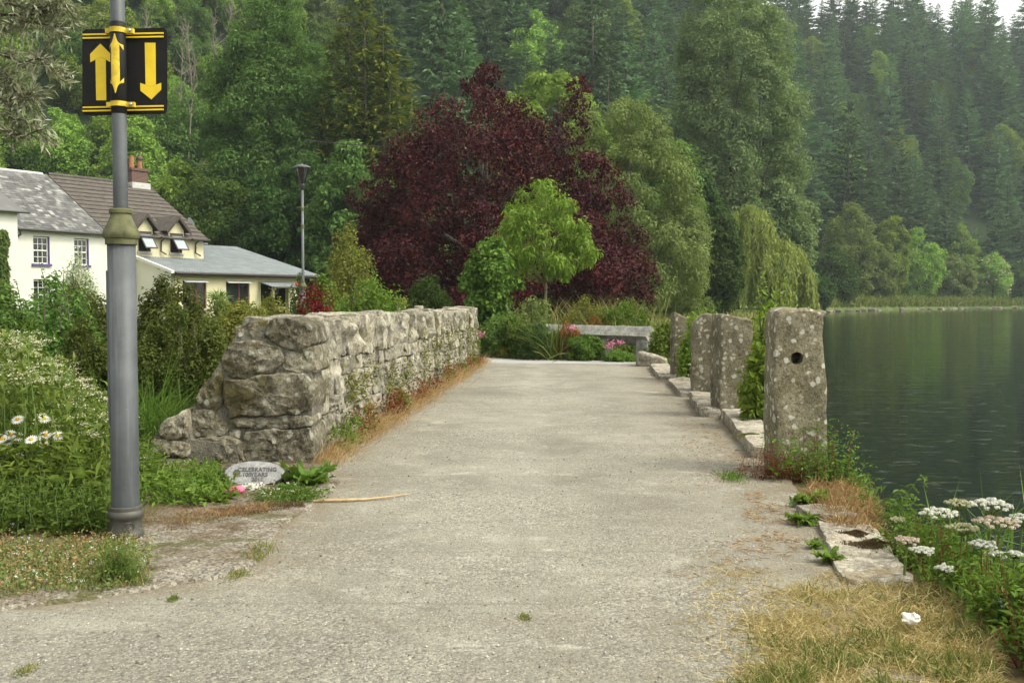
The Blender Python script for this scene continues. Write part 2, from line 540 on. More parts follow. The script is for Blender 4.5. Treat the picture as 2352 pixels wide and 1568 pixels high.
def m_ground():
    m, nt, out = mat_new('ground')
    T = NT(nt)
    p = T.pos()
    c = T.ramp(T.noise(p, .35, 6, .65), [(.3, (.035, .055, .016)), (.55, (.06, .09, .025)), (.75, (.10, .12, .04))])
    near = T.ramp(T.noise(p, 7, 6, .7), [(.3, (.07, .05, .025)), (.5, (.14, .10, .05)), (.7, (.10, .12, .035))])
    c = T.mix(T.attr('near'), c, near)
    c = T.mix(T.attr('hill'), c, T.ramp(T.noise(p, .9, 6, .7), [(.3, (.012, .022, .009)), (.7, (.03, .048, .018))]))
    c = T.mix(T.attr('grass'), c, T.ramp(T.noise(p, 1.5, 6, .7), [(.3, (.10, .15, .035)), (.7, (.17, .20, .06))]))
    T.link(T.bsdf(c, .95, 0, T.bump(T.noise(p, 12, 5), .8, .05), .15), out.inputs[0])


def m_water():
    m, nt, out = mat_new('water')
    T = NT(nt)
    p = T.pos((.55, 1.7, 1))
    w1 = T.noise(p, 1.3, 3, .5, .3)
    w2 = T.noise(p, 5.2, 2, .5, .2)
    w3 = T.noise(T.pos((1.3, 2.6, 1)), 1.7, 2, .5)
    q = T.pos((.03, .05, 1))
    gust = T.ramp(T.noise(q, 1.0, 3), [(.35, .35), (.65, 1.0)])
    crest = T.ramp(w3, [(.63, 0.0), (.70, 1.0)])            # few steeper crests that catch the sky
    h = T.math('ADD', T.math('ADD', T.math('MULTIPLY', w1, .16), T.math('MULTIPLY', T.math('MULTIPLY', w2, .13), gust)), T.math('MULTIPLY', crest, .36))
    b = T.add('ShaderNodeBsdfPrincipled')
    b.inputs['Base Color'].default_value = (.007, .011, .007, 1)
    b.inputs['Roughness'].default_value = .05
    b.inputs['IOR'].default_value = 1.33
    b.inputs['Specular IOR Level'].default_value = .24
    b.inputs['Specular Tint'].default_value = (.33, .34, .32, 1)
    T.link(T.bump(h, .6, .09), b.inputs['Normal'])
    T.link(b.outputs[0], out.inputs[0])


m_brick(); m_path(); m_road(); m_verge(); m_ground(); m_water()


# ------------------------------------------------------------------ mesh helpers
def link(name, me, mat=None, parent=None, loc=None):
    o = bpy.data.objects.new(name, me)
    COL.objects.link(o)
    if mat is not None and me is not None:
        me.materials.append(MATS[mat] if isinstance(mat, str) else mat)
    if parent is not None:
        o.parent = parent
    if loc is not None:
        o.location = loc
    return o


def tag(o, label, cat, group=None, kind=None):
    if label: o['label'] = label
    if cat: o['category'] = cat
    if group: o['group'] = group
    if kind: o['kind'] = kind
    return o


def thing(name, label, cat, loc=(0, 0, 0), rz=0, group=None):
    o = bpy.data.objects.new(name, None)
    COL.objects.link(o)
    o.empty_display_size = .2
    o.location = loc
    o.rotation_euler = (0, 0, rz)
    return tag(o, label, cat, group)


def struct(o, label=None):
    o['kind'] = 'structure'
    if label: o['label'] = label
    return o


def stuff(o, label, cat):
    return tag(o, label, cat, kind='stuff')


def mesh_np(V, faces, tint=None, smooth=False, name='m'):
    """V (n,3); faces: list of (k, array(m,k)); tint: per-vertex"""
    me = bpy.data.meshes.new(name)
    V = np.ascontiguousarray(V, np.float32)
    me.vertices.add(len(V))
    me.vertices.foreach_set('co', V.ravel())
    loops = np.concatenate([f.ravel() for k, f in faces]).astype(np.int32)
    tot = np.concatenate([np.full(len(f), k) for k, f in faces]).astype(np.int32)
    start = np.concatenate([[0], np.cumsum(tot)[:-1]]).astype(np.int32)
    me.loops.add(len(loops))
    me.loops.foreach_set('vertex_index', loops)
    me.polygons.add(len(tot))
    me.polygons.foreach_set('loop_start', start)
    try:
        me.polygons.foreach_set('loop_total', tot)
    except Exception:
        pass
    me.polygons.foreach_set('use_smooth', np.full(len(tot), bool(smooth)))
    if tint is not None:
        a = me.attributes.new('tint', 'FLOAT', 'POINT')
        a.data.foreach_set('value', np.ascontiguousarray(tint, np.float32))
    me.update(calc_edges=True)
    return me


class Geo:
    """accumulates vertices, quads and triangles with a tint per vertex"""
    def __init__(s):
        s.V, s.Q, s.T, s.t, s.n = [], [], [], [], 0

    def add(s, V, Q=None, T=None, tint=.5):
        V = np.asarray(V, float).reshape(-1, 3)
        if Q is not None and len(Q): s.Q.append(np.asarray(Q, int) + s.n)
        if T is not None and len(T): s.T.append(np.asarray(T, int) + s.n)
        s.V.append(V)
        s.t.append(np.broadcast_to(np.asarray(tint, float), (len(V),)))
        s.n += len(V)
        return s

    def mesh(s, smooth=False, name='m'):
        fs = []
        if s.Q: fs.append((4, np.concatenate(s.Q)))
        if s.T: fs.append((3, np.concatenate(s.T)))
        return mesh_np(np.concatenate(s.V), fs, np.concatenate(s.t), smooth, name)

    # ---- pieces
    def leaves(s, P, N, D, L, W, tint, fold=.12):
        """diamond leaves: base P, normal N, direction D, length L, width W"""
        P = np.asarray(P, float); n = len(P)
        if n == 0: return s
        L = np.broadcast_to(L, (n,))[:, None]; W = np.broadcast_to(W, (n,))[:, None]
        Sd = np.cross(N, D)
        Sd /= np.linalg.norm(Sd, axis=1, keepdims=True) + 1e-9
        mid = P + D * L * .45 + N * L * fold
        tip = P + D * L - N * L * fold
        V = np.stack([P, mid - Sd * W * .5, tip, mid + Sd * W * .5], 1).reshape(-1, 3)
        Q = np.arange(4 * n).reshape(-1, 4)
        return s.add(V, Q, None, np.repeat(np.broadcast_to(tint, (n,)), 4))

    def blades(s, P, D, L, W, bend, tint):
        """grass blades: base P, start direction D, length, width, bend vector"""
        P = np.asarray(P, float); n = len(P)
        L = np.broadcast_to(L, (n,))[:, None]; W = np.broadcast_to(W, (n,))[:, None]
        side = np.cross(D, rng.normal(size=(n, 3)))
        side /= np.linalg.norm(side, axis=1, keepdims=True) + 1e-9
        m = P + D * L * .55 + bend * L * .15
        t = P + D * L * .85 + bend * L * .6
        V = np.stack([P - side * W * .5, P + side * W * .5, m - side * W * .4, m + side * W * .4, t], 1).reshape(-1, 3)
        b = np.arange(n)[:, None] * 5
        return s.add(V, b + np.array([[0, 1, 3, 2]]), b + np.array([[2, 3, 4]]), np.repeat(np.broadcast_to(tint, (n,)), 5))

    def tube(s, pts, rad, sides=6, tint=.5, cap=True):
        pts = np.asarray(pts, float); k = len(pts)
        rad = np.broadcast_to(rad, (k,))
        tan = np.gradient(pts, axis=0)
        tan /= np.linalg.norm(tan, axis=1, keepdims=True) + 1e-9
        ref = np.array([0, 0, 1.0]) if abs(tan[0, 2]) < .8 else np.array([1.0, 0, 0])
        rings = []
        a = np.linspace(0, 2 * np.pi, sides, endpoint=False)
        for i in range(k):
            x = np.cross(ref, tan[i]); x /= np.linalg.norm(x) + 1e-9
            y = np.cross(tan[i], x)
            rings.append(pts[i] + rad[i] * (np.cos(a)[:, None] * x + np.sin(a)[:, None] * y))
        V = np.concatenate(rings + ([pts[-1:]] if cap else []))
        Q = []
        for i in range(k - 1):
            for j in range(sides):
                j2 = (j + 1) % sides
                Q.append((i * sides + j, i * sides + j2, (i + 1) * sides + j2, (i + 1) * sides + j))
        T = [((k - 1) * sides + j, (k - 1) * sides + (j + 1) % sides, k * sides) for j in range(sides)] if cap else None
        return s.add(V, Q, T, tint)

    def box(s, c, h, rot=None, tint=.5):
        """centre c, half sizes h, optional 3x3 rotation"""
        sg = np.array([(-1, -1, -1), (1, -1, -1), (1, 1, -1), (-1, 1, -1), (-1, -1, 1), (1, -1, 1), (1, 1, 1), (-1, 1, 1)], float)
        V = sg * np.asarray(h, float)
        if rot is not None: V = V @ np.asarray(rot).T
        V = V + np.asarray(c, float)
        Q = [(0, 3, 2, 1), (4, 5, 6, 7), (0, 1, 5, 4), (1, 2, 6, 5), (2, 3, 7, 6), (3, 0, 4, 7)]
        return s.add(V, Q, None, tint)

    def b2(s, lo, hi, tint=.5):
        lo, hi = np.array(lo, float), np.array(hi, float)
        return s.box((lo + hi) / 2, (hi - lo) / 2, None, tint)

    def prism(s, poly, d, tint=.5):
        """polygon (list of 3d points, planar) extruded by vector d"""
        n = len(poly)
        A = np.array(poly, float); B = A + np.asarray(d, float)
        V = np.concatenate([A, B, A.mean(0)[None], B.mean(0)[None]])
        Q = [(i, (i + 1) % n, n + (i + 1) % n, n + i) for i in range(n)]
        T = [((i + 1) % n, i, 2 * n) for i in range(n)] + [(n + i, n + (i + 1) % n, 2 * n + 1) for i in range(n)]
        return s.add(V, Q, T, tint)

    def lathe(s, prof, c=(0, 0), sides=32, tint=.5):
        """prof: list of (r, z) from bottom to top round the vertical axis at c"""
        a = np.linspace(0, 2 * np.pi, sides, endpoint=False)
        V = np.concatenate([np.stack([c[0] + r * np.cos(a), c[1] + r * np.sin(a), np.full(sides, z)], 1) for r, z in prof])
        Q = []
        for i in range(len(prof) - 1):
            for j in range(sides):
                j2 = (j + 1) % sides
                Q.append((i * sides + j, i * sides + j2, (i + 1) * sides + j2, (i + 1) * sides + j))
        k = len(V)
        V = np.concatenate([V, [[c[0], c[1], prof[-1][1]]]])
        b = (len(prof) - 1) * sides
        T = [(b + j, b + (j + 1) % sides, k) for j in range(sides)]
        return s.add(V, Q, T, tint)

    def build(s, name, mat, parent=None, loc=None, smooth=False, crease=None):
        me = s.mesh(smooth, name)
        if crease: sharpen(me, crease)
        return link(name, me, mat, parent, loc)


def unit(v):
    v = np.asarray(v, float)
    return v / (np.linalg.norm(v, axis=-1, keepdims=True) + 1e-9)


def rnd_dir(n, r=None):
    r = r or rng
    return unit(r.normal(size=(n, 3)))


def sharpen(me, ang=35):
    """smooth shading with sharp edges kept"""
    bm = bmesh.new(); bm.from_mesh(me)
    for f in bm.faces: f.smooth = True
    for e in bm.edges:
        if len(e.link_faces) == 2 and e.calc_face_angle(0) > R(ang): e.smooth = False
    bm.to_mesh(me); bm.free()
    return me


def rough_box(sx, sy, sz, seed, cuts=3, amt=.06, rnd=.15, taper=0.0, top=None, fine=.35):
    """an irregular block centred in x,y with its base at z=0; sizes are full extents"""
    bm = bmesh.new()
    bmesh.ops.create_cube(bm, size=1.0)
    bmesh.ops.subdivide_edges(bm, edges=bm.edges[:], cuts=cuts, use_grid_fill=True)
    S = Vector((sx, sy, sz))
    off = Vector((seed * 3.17, seed * 1.73, seed * 2.39))
    m = min(sx, sy, sz)
    for v in bm.verts:
        p = v.co * 2                       # -1..1
        q = Vector((max(abs(p.x), 1e-6), max(abs(p.y), 1e-6), max(abs(p.z), 1e-6)))
        e = 1.0 / max(rnd, .02)            # superellipsoid rounding of the corners
        k = (q.x ** (2 * e) + q.y ** (2 * e) + q.z ** (2 * e)) ** (1 / (2 * e))
        if k > 1: p = p / k * (1 + .12 * rnd)
        tz = (p.z + 1) / 2
        w = 1 - taper * tz
        co = Vector((p.x * S.x / 2 * w, p.y * S.y / 2 * w, tz * S.z))
        if top and p.z > .3:
            co.z += top(p.x, p.y) * (p.z - .3) / .7
        nv = mnoise.noise_vector(co / (m * 1.1) + off) * amt * m * 1.6
        nv += mnoise.noise_vector(co / (m * .38) + off * 2) * amt * m * fine
        v.co = co + nv
    me = bpy.data.meshes.new('stone')
    bm.to_mesh(me); bm.free()
    return sharpen(me, 22)


def children_of(o):
    return list(o.children)


def dup(root, loc=None, rz=None, sc=None, label=None, group=None, parent=None):
    c = root.copy()
    COL.objects.link(c)
    if parent is not None: c.parent = parent
    if loc is not None: c.location = loc
    if rz is not None: c.rotation_euler = (root.rotation_euler[0], root.rotation_euler[1], rz)
    if sc is not None: c.scale = sc if hasattr(sc, '__len__') else (sc, sc, sc)
    if label: c['label'] = label
    if group: c['group'] = group
    for ch in children_of(root):
        dup(ch, parent=c)
    return c



# ================================================================== SETTING
def grid_mesh(X, Y, Z, attrs):
    ny, nx = X.shape
    V = np.stack([X, Y, Z], -1).reshape(-1, 3)
    i = np.arange(ny - 1)[:, None] * nx + np.arange(nx - 1)[None]
    Q = np.stack([i, i + 1, i + nx + 1, i + nx], -1).reshape(-1, 4)
    me = mesh_np(V, [(4, Q)], None, True)
    for k, a in attrs.items():
        at_ = me.attributes.new(k, 'FLOAT', 'POINT')
        at_.data.foreach_set('value', np.ascontiguousarray(a, np.float32).ravel())
    return me


def build_ground():
    xs = np.concatenate([np.linspace(-700, -120, 14), np.linspace(-110, -22, 30), np.linspace(-20, -4, 24),
                         np.linspace(-3.6, 7, 54), np.linspace(7.5, 60, 60), np.linspace(62, 240, 80), np.linspace(250, 800, 14)])
    ys = np.concatenate([np.linspace(-60, 0, 12), np.linspace(.5, 30, 70), np.linspace(31, 130, 60), np.linspace(132, 270, 90),
                         np.linspace(275, 480, 40), np.linspace(500, 1400, 12)])
    X, Y = np.meshgrid(xs, ys)
    Z = ground_z(X, Y)
    near = (1 - smooth(14, 30, Y))
    d = X - shore_x(Y)
    grass = smooth(24, 32, Y) * (1 - smooth(120, 240, Y)) * smooth(-60, -10, d) * (1 - smooth(-1.5, 0.5, d))
    o = link('ground', grid_mesh(X, Y, Z, {'near': near, 'grass': grass, 'hill': smooth(-4, 6, Y - np.interp(X, FOOT[:, 0], FOOT[:, 1]))}), 'ground')
    struct(o, 'green valley floor and wooded slope rising behind the lake')


build_ground()

wat = Geo().add([(-20, -60, WATER_Z), (900, -60, WATER_Z), (900, 420, WATER_Z), (-20, 420, WATER_Z)], [(0, 1, 2, 3)]).build('water', 'water')
struct(wat, 'dark green rippled lake water right of the stone posts')

LEFT_PX = [(-260, 1440), (0, 1402), (180, 1380), (340, 1352), (470, 1330), (565, 1300), (610, 1240), (660, 1190), (715, 1150), (768, 1108), (742, 1066), (1000, 900), (1108, 828)]
LP = np.array([gp(u, v)[:2] for u, v in LEFT_PX])
RIGHT_PX = [(2060, 1568), (2065, 1400), (2075, 1345), (1960, 1225), (1880, 1165), (1800, 1095), (1700, 1010), (1663, 972), (1610, 925), (1560, 880), (1500, 840)]
RP = np.array([gp(u, v)[:2] for u, v in RIGHT_PX])


def wobble(y, s, a):
    return a * np.array([mnoise.noise(Vector((s, yy * 1.7, 0))) + .5 * mnoise.noise(Vector((s + 9, yy * 6, 0))) for yy in np.atleast_1d(y)])


def path_left(y):
    y = np.atleast_1d(y)
    return np.interp(y, LP[:, 1], LP[:, 0], left=-14) + wobble(y, 3.1, .04)


def path_right(y):
    y = np.atleast_1d(y)
    return np.interp(y, RP[:, 1], RP[:, 0], left=1.75) + wobble(y, 7.7, .05)


def build_path():
    ys = np.concatenate([np.linspace(-6, 4.6, 30), np.linspace(4.66, 22.6, 190)])
    xl = np.where(ys < LP[0, 1], -14.0, path_left(ys)); xr = path_right(ys)
    t = np.linspace(0, 1, 70)
    t = .5 - .5 * np.cos(np.pi * t)
    X = xl[:, None] + (xr - xl)[:, None] * t[None]
    Y = np.repeat(ys[:, None], len(t), 1) + 0
    Y = Y + (smooth(21.5, 22.6, Y)) * (-.12 * (X - 1.3))        # the slab ends on a slant at the road
    Z = np.array([[.010 * mnoise.noise(Vector((x * .7, y * .5, 0))) for x, y in zip(rx, ry)] for rx, ry in zip(X, Y)])
    dr = xr[:, None] - X; dl = X - xl[:, None]
    edge = np.exp(-np.maximum(dr, 0) / .7) + np.exp(-np.maximum(dl, 0) / .28)
    gravel = (1 - smooth(3.9, 5.0, Y + .25 * np.sin(X * 1.3))) * (1 - smooth(-1.6, .6, X))
    o = link('path', grid_mesh(X, Y, Z, {'edge': np.clip(edge, 0, 1), 'gravel': gravel}), 'path')
    struct(o, 'pale concrete and gravel path leading over the bridge')


build_path()

# smoother road that crosses behind the end of the wall
yy = np.linspace(0, 1, 14); xx = np.linspace(-30, 4.4, 60)
X, T_ = np.meshgrid(xx, yy)
Y0 = 21.6 - .10 * (X - 1.3)
Y1 = np.interp(X, [-30, -10, -.8, 1.5, 3.2, 4.4], [33, 28.0, 25.4, 24.2, 23.1, 22.5])
struct(link('road', grid_mesh(X, Y0 + (Y1 - Y0) * T_, np.full_like(X, -.012), {}), 'road'), 'smooth light grey road crossing behind the wall')

# bare and mossy ground left of the path, round the lamp post
ys = np.concatenate([np.linspace(4.3, 9.4, 150)])
xr = path_left(ys) + .05
t = np.linspace(0, 1, 60) ** 1.5
X = xr[:, None] + (-7.5 - xr)[:, None] * t[None]
Y = np.repeat(ys[:, None], len(t), 1)
Z = np.array([[.016 + .012 * mnoise.noise(Vector((x * 2.3, y * 2.3, 5))) for x, y in zip(a, b)] for a, b in zip(X, Y)]) + .03 * (1 - np.exp(-(xr[:, None] - X) / .5))
Z[:, 0] = -.01
ed = np.exp(-(xr[:, None] - X) / .55) + .8 * np.exp(-(((X + 1.95) / .55) ** 2 + ((Y - 5.75) / .7) ** 2))
struct(link('verge', grid_mesh(X, Y, Z, {'edge': np.clip(ed, 0, 1)}), 'verge_soil'), 'mossy brown soil and grit around the lamp post')

# ================================================================== PLANT BUILDERS
def prof_r(profile, t):
    p = np.array(profile, float)
    return np.interp(t, p[:, 0], p[:, 1])


def crown_lobes(H, profile, n, rl, seed, jitter=.25):
    """lobes spread over the surface of a crown whose radius at height fraction t is profile(t)"""
    r = np.random.default_rng(seed)
    C, S = [], []
    ts = np.linspace(profile[0][0], profile[-1][0], 60)
    wts = prof_r(profile, ts) + .15
    cdf = np.cumsum(wts) / wts.sum()
    for i in range(n):
        t = np.interp((i + .5 + r.normal() * .3) / n, cdf, ts)
        a = i * 2.39996 + r.normal() * .35
        pr = prof_r(profile, t)
        lr = rl * (.65 + .7 * r.random()) * (.6 + .4 * pr / max(p[1] for p in profile))
        rad = max(0, pr - lr * .75) * (1 - jitter * r.random())
        C.append((rad * math.cos(a), rad * math.sin(a), t * H)); S.append(lr)
    return np.array(C), np.array(S)


def lobe_leaves(geo, C, S, n, leaf, seed, subs=14, subr=.42, up=.35, droop=.2, asp=.55, zmin=None, squash=.85, rag=.25, tint_sub=.5):
    r = np.random.default_rng(seed + 77)
    m = len(C)
    w = S ** 2
    k = r.choice(m, n, p=w / w.sum())
    # sub-clumps on each lobe, pushed out and up
    sd = r.normal(size=(m, subs, 3)); sd[..., 2] += .35
    out = C - np.array([0, 0, C[:, 2].mean()]); out[:, 2] *= .3
    sd += unit(out)[:, None, :] * .5
    sd = unit(sd)
    sr = S[:, None] * subr * (.6 + .8 * r.random((m, subs)))
    sc = C[:, None] + sd * S[:, None, None] * (.62 + rag * r.random((m, subs, 1)))
    st = r.random((m, subs))
    j = r.integers(0, subs, n)
    d = unit(r.normal(size=(n, 3)))
    rad = sr[k, j] * (.45 + .6 * r.random(n) ** .6)
    P = sc[k, j] + d * rad[:, None] * np.array([1, 1, squash])
    N = unit(d * .8 + np.array([0, 0, up]) + r.normal(size=(n, 3)) * .35)
    D = r.normal(size=(n, 3)); D[:, 2] -= droop * 2
    D += d * .6
    D = unit(D - N * np.sum(D * N, 1, keepdims=True))
    tint = np.clip(st[k, j] * tint_sub + r.random(n) * (1 - tint_sub) + r.normal(size=n) * .08, 0, 1)
    ok = np.ones(n, bool) if zmin is None else P[:, 2] > zmin
    L = leaf * (.6 + .8 * r.random(n))
    geo.leaves(P[ok], N[ok], D[ok], L[ok], L[ok] * asp, tint[ok])
    return geo


def limb_tubes(geo, H, r0, C, S, seed, trunk_top=.7, lean=(0, 0), nl=14, start=.2, sides=7):
    r = np.random.default_rng(seed + 5)
    z = np.linspace(-.15, H * trunk_top, 9)
    wob = np.cumsum(r.normal(size=(9, 2)) * .012 * H / 3, 0); wob[0] = 0
    tr = np.stack([wob[:, 0] + lean[0] * z / H, wob[:, 1] + lean[1] * z / H, z], 1)
    fr = np.linspace(0, 1, 9)
    geo.tube(tr, r0 * (1 - .8 * fr) * np.where(fr == 0, 1.35, 1), sides + 2)
    idx = r.permutation(len(C))[:nl]
    for i in idx:
        c = C[i]
        zs = min(max(c[2] * (.35 + .3 * r.random()), H * start), H * trunk_top * .95)
        b = np.array([np.interp(zs, z, tr[:, 0]), np.interp(zs, z, tr[:, 1]), zs])
        mid = (b + c) / 2 + np.array([0, 0, -.04 * H * r.random()]) + r.normal(size=3) * .02 * H
        rr = r0 * (1 - .8 * zs / (H * trunk_top)) * .55
        pts = np.array([b, (b + mid) / 2 + r.normal(size=3) * .008 * H, mid, (mid + c) / 2 + r.normal(size=3) * .012 * H, c])
        geo.tube(pts, np.array([1, .8, .62, .42, .15]) * rr, 5)
    return geo


def tree(name, label, loc, H, profile, lmat, n, leaf, trunk=.3, seed=1, bark='bark', nl=22, rl=1.6, group=None, subs=14, subr=.42, extra=None,
         zmin=None, cat='tree', trunk_top=.7, lean=(0, 0), up=.35, droop=.2, asp=.55, rag=.25, limbs=14, rz=0, start=.2, tint_sub=.5):
    o = thing(name, label, cat, loc, rz, group)
    C, S = crown_lobes(H, profile, nl, rl, seed)
    if extra:
        C = np.concatenate([C, [e[:3] for e in extra]]); S = np.concatenate([S, [e[3] for e in extra]])
    limb_tubes(Geo(), H, trunk, C, S, seed, trunk_top, lean, limbs, start).build('trunk', bark, o, smooth=True)
    lobe_leaves(Geo(), C, S, n, leaf, seed, subs, subr, up, droop, asp, zmin, rag=rag, tint_sub=tint_sub).build('crown', lmat, o)
    return o


def shrub(name, label, loc, size, lmat, n, leaf, seed=1, cat='shrub', group=None, shoots=0, nl=16, stem='bark', asp=.5, rag=.25, rl=None, top=1.0, shoot_h=.35, squash=1, rz=0):
    """size = (rx, ry, h); rounded bush with stems and optional upright shoots"""
    rx, ry, h = size
    o = thing(name, label, cat, loc, rz, group)
    prof = [(.06, .75), (.35, 1.0), (.65, .92), (.88, .6 * top), (1.0, .25 * top)]
    C, S = crown_lobes(1.0, prof, nl, .36 if rl is None else rl, seed)
    g = Geo()
    lobe_leaves(g, C, S, n, 1.0, seed, 10, .5, zmin=.02, rag=rag)
    V = np.concatenate(g.V)
    # scale positions to the bush but keep the leaves' own size
    q = V.reshape(-1, 4, 3)
    base = q[:, :1].copy()
    kz = 1 / np.percentile(base[..., 2], 99.3); kr = 1 / np.percentile(np.hypot(base[..., 0], base[..., 1]), 98.5)
    nb_ = base * np.array([kr, kr, kz])
    V = (nb_ * np.array([rx, ry, h]) + (q - base) * leaf).reshape(-1, 3)
    V[:, 2] = np.maximum(V[:, 2], .01)
    # leaf rows keep their aspect through the width factor
    g2 = Geo().add(V, np.arange(len(V)).reshape(-1, 4), None, np.concatenate(g.t))
    st = Geo()
    r = np.random.default_rng(seed)
    for i in range(6):
        c = C[r.integers(len(C))] * np.array([rx, ry, h])
        b = np.array([c[0] * .25, c[1] * .25, -.1])
        st.tube([b, (b + c) / 2 + r.normal(size=3) * .04, c], np.array([.02, .015, .006]) * (h / 1.2), 5)
    for i in range(shoots):
        a = r.random() * 6.28; q_ = math.sqrt(r.random()) * .8
        b = np.array([rx * q_ * math.cos(a), ry * q_ * math.sin(a), h * (.55 + .3 * (1 - q_))])
        ln = h * shoot_h * (.6 + .8 * r.random())
        tip = b + np.array([r.normal() * .12 * ln, r.normal() * .12 * ln, ln])
        st.tube([b, (b + tip) / 2, tip], np.array([.008, .006, .003]) * (h / 1.2) ** .5, 4)
        k = 16
        f = np.linspace(.1, 1, k)
        P = b + (tip - b) * f[:, None]
        D = unit(rnd_dir(k, r) * np.array([1, 1, .3]) + np.array([0, 0, .35]))
        N = unit(np.cross(D, rnd_dir(k, r)) + np.array([0, 0, .6]))
        g2.leaves(P, N, D, leaf * 1.3 * (1.15 - .6 * f), leaf * .7 * (1.15 - .6 * f), .55 + .45 * r.random(k))
    st.build('stem', stem, o)
    g2.build('foliage', lmat, o)
    return o


def conifer_mesh(H, Rm, seed, frond=1.0):
    r = np.random.default_rng(seed)
    g = Geo()
    nw = int(H * 1.25)
    for i in range(nw):
        t = .05 + .95 * (i + r.random() * .6) / nw
        z = t * H
        nb = r.integers(7, 10)
        br = Rm * (1 - t) ** .8 * (.65 + .5 * r.random()) * min(1, .55 + 2.2 * t) + .2
        for b in range(nb):
            a = r.random() * 6.283
            ln = br * (.6 + .5 * r.random())
            el = -.30 + .75 * t + r.normal() * .10
            k = max(5, int(ln * 6.5))
            s = ((np.arange(k) + r.random(k)) / k) ** .8
            ca, sa = math.cos(a), math.sin(a)
            rad = s * ln
            zz = z + rad * math.tan(el) - .14 * ln * s ** 2 + .30 * ln * np.maximum(s - .65, 0)
            p = np.stack([rad * ca, rad * sa, zz], 1)
            side = np.where(r.random(k) < .5, 1, -1) * (.4 + .8 * r.random(k)) * (1 - s * .7)
            d = unit(np.stack([ca - sa * side, sa + ca * side, -.75 + .75 * s + r.normal(size=k) * .2], 1))
            nn = np.stack([np.full(k, ca * .75), np.full(k, sa * .75), np.full(k, .8)], 1) + r.normal(size=(k, 3)) * .3
            nn = unit(nn - d * np.sum(nn * d, 1, keepdims=True))
            l_ = frond * (.5 + .55 * r.random(k)) * (.5 + .6 * (1 - t))
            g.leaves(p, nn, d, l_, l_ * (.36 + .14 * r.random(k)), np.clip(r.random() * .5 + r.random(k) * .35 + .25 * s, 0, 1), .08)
    k = 8
    g.leaves(np.tile([0, 0, H * .96], (k, 1)), rnd_dir(k, r), unit(np.array([0, 0, 1.0]) + r.normal(size=(k, 3)) * .25), .9, .22, .6)
    t = Geo().tube([(0, 0, -1.5), (0, 0, H * .5), (0, 0, H * .97)], [H * .014, H * .009, .02], 6)
    return g.mesh(), t.mesh(True)

# ================================================================== WOODED HILL
def px_x(u, d):
    return (u - CX) / F * d


def top_z(v, d):
    return at(CX, v, d).z


CONIFERS = []
for i in range(6):
    H = 25 + 2.4 * (i % 3)
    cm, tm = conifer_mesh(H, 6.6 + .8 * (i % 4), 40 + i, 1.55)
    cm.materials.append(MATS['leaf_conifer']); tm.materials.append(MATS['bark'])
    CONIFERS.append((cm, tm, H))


def put_conifer(x, y, sc, label, group, k, rz):
    cm, tm, H = CONIFERS[k]
    o = thing('conifer', label, 'tree', (x, y, gz(x, y)), rz, group)
    o.scale = (sc, sc, sc * (.80 + .38 * random.random()))
    link('trunk', tm, None, o); link('crown', cm, None, o)
    return o


def in_view(x, y, lo=-.60, hi=.56):
    return lo < x / y < hi


rr = np.random.default_rng(3)
cand = []
for yi in np.arange(112, 440, 11):
    for xi in np.arange(-60, 255, 10.5):
        x, y = xi + rr.uniform(-5, 5), yi + rr.uniform(-5, 5)
        fy = np.interp(x, FOOT[:, 0], FOOT[:, 1])
        dy = y - fy
        if dy < 4 or dy > 172: continue
        k = x / y
        if not (-.17 < k < .56): continue
        if k < -.10 and dy < 45: continue
        # must show above or between what stands nearer: keep nearer rows dense, far rows for the tops
        cand.append((dy, x, y))
rr.shuffle(cand)
cand.sort(key=lambda c: c[2])
nC = 0
keep = cand if len(cand) <= 300 else [cand[i] for i in np.linspace(0, len(cand) - 1, 300).astype(int)]
for dy, x, y in keep:
    k = x / y
    u_ = CX + F * k
    land = 'golden cypress' if u_ < 960 else 'copper beech' if u_ < 1330 else 'olive tree' if u_ < 1520 else 'tall poplar' if u_ < 1860 else 'tawny shore willow' if u_ < 2040 else 'middle shore bushes' if u_ < 2220 else 'flowering elder'
    row = 'at the foot of the slope' if dy < 28 else 'on the lower slope' if dy < 65 else 'on the middle slope' if dy < 108 else 'high on the slope' if dy < 135 or k < .36 else 'on the skyline'
    tone = {'on the skyline': 'spiky dark', 'high on the slope': 'hazy blue green'}.get(row, 'dark green')
    lb, grp = '%s conifer %s behind the %s' % (tone, row, land), 'conifers %s behind the %s' % (row, land)
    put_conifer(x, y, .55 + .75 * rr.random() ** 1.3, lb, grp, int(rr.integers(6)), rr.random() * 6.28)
    nC += 1

# broadleaved scrub on the slope behind the houses: a few kinds, copied
BROAD = [(0, .5), (.25, .9), (.5, 1.0), (.75, .82), (.92, .45), (1.0, .12)]


def scale_prof(p, k, z0=.12):
    return [(z0 + (1 - z0) * a, b * k) for a, b in p]


scrubs = []
for i, (m, h, w) in enumerate((('leaf_scrub', 9, 3.6), ('leaf_mid', 10, 3.9), ('leaf_bright', 7, 3.3), ('leaf_scrub', 11, 3.4), ('leaf_olive', 8.5, 3.2))):
    s = tree('slope_tree', 'bright green broadleaved tree on the slope behind the cottages', (0, 0, 0), h, scale_prof(BROAD, w, .08), m, 14000, .33, .16, 200 + i, nl=20, rl=1.35,
             group='broadleaved trees on the slope behind the cottages', subr=.45, limbs=8)
    scrubs.append(s)
first = [True] * 5
sc_pts = []
for yi in np.arange(80, 190, 7.5):
    for k_ in np.arange(-.58, -.10, .043):
        y = yi + rr.uniform(-3, 3); x = (k_ + rr.uniform(-.018, .018)) * y
        dy = y - np.interp(x, FOOT[:, 0], FOOT[:, 1])
        if dy < -6 or dy > 100: continue
        if k_ > -.17 and dy > 50: continue
        sc_pts.append((x, y, dy))
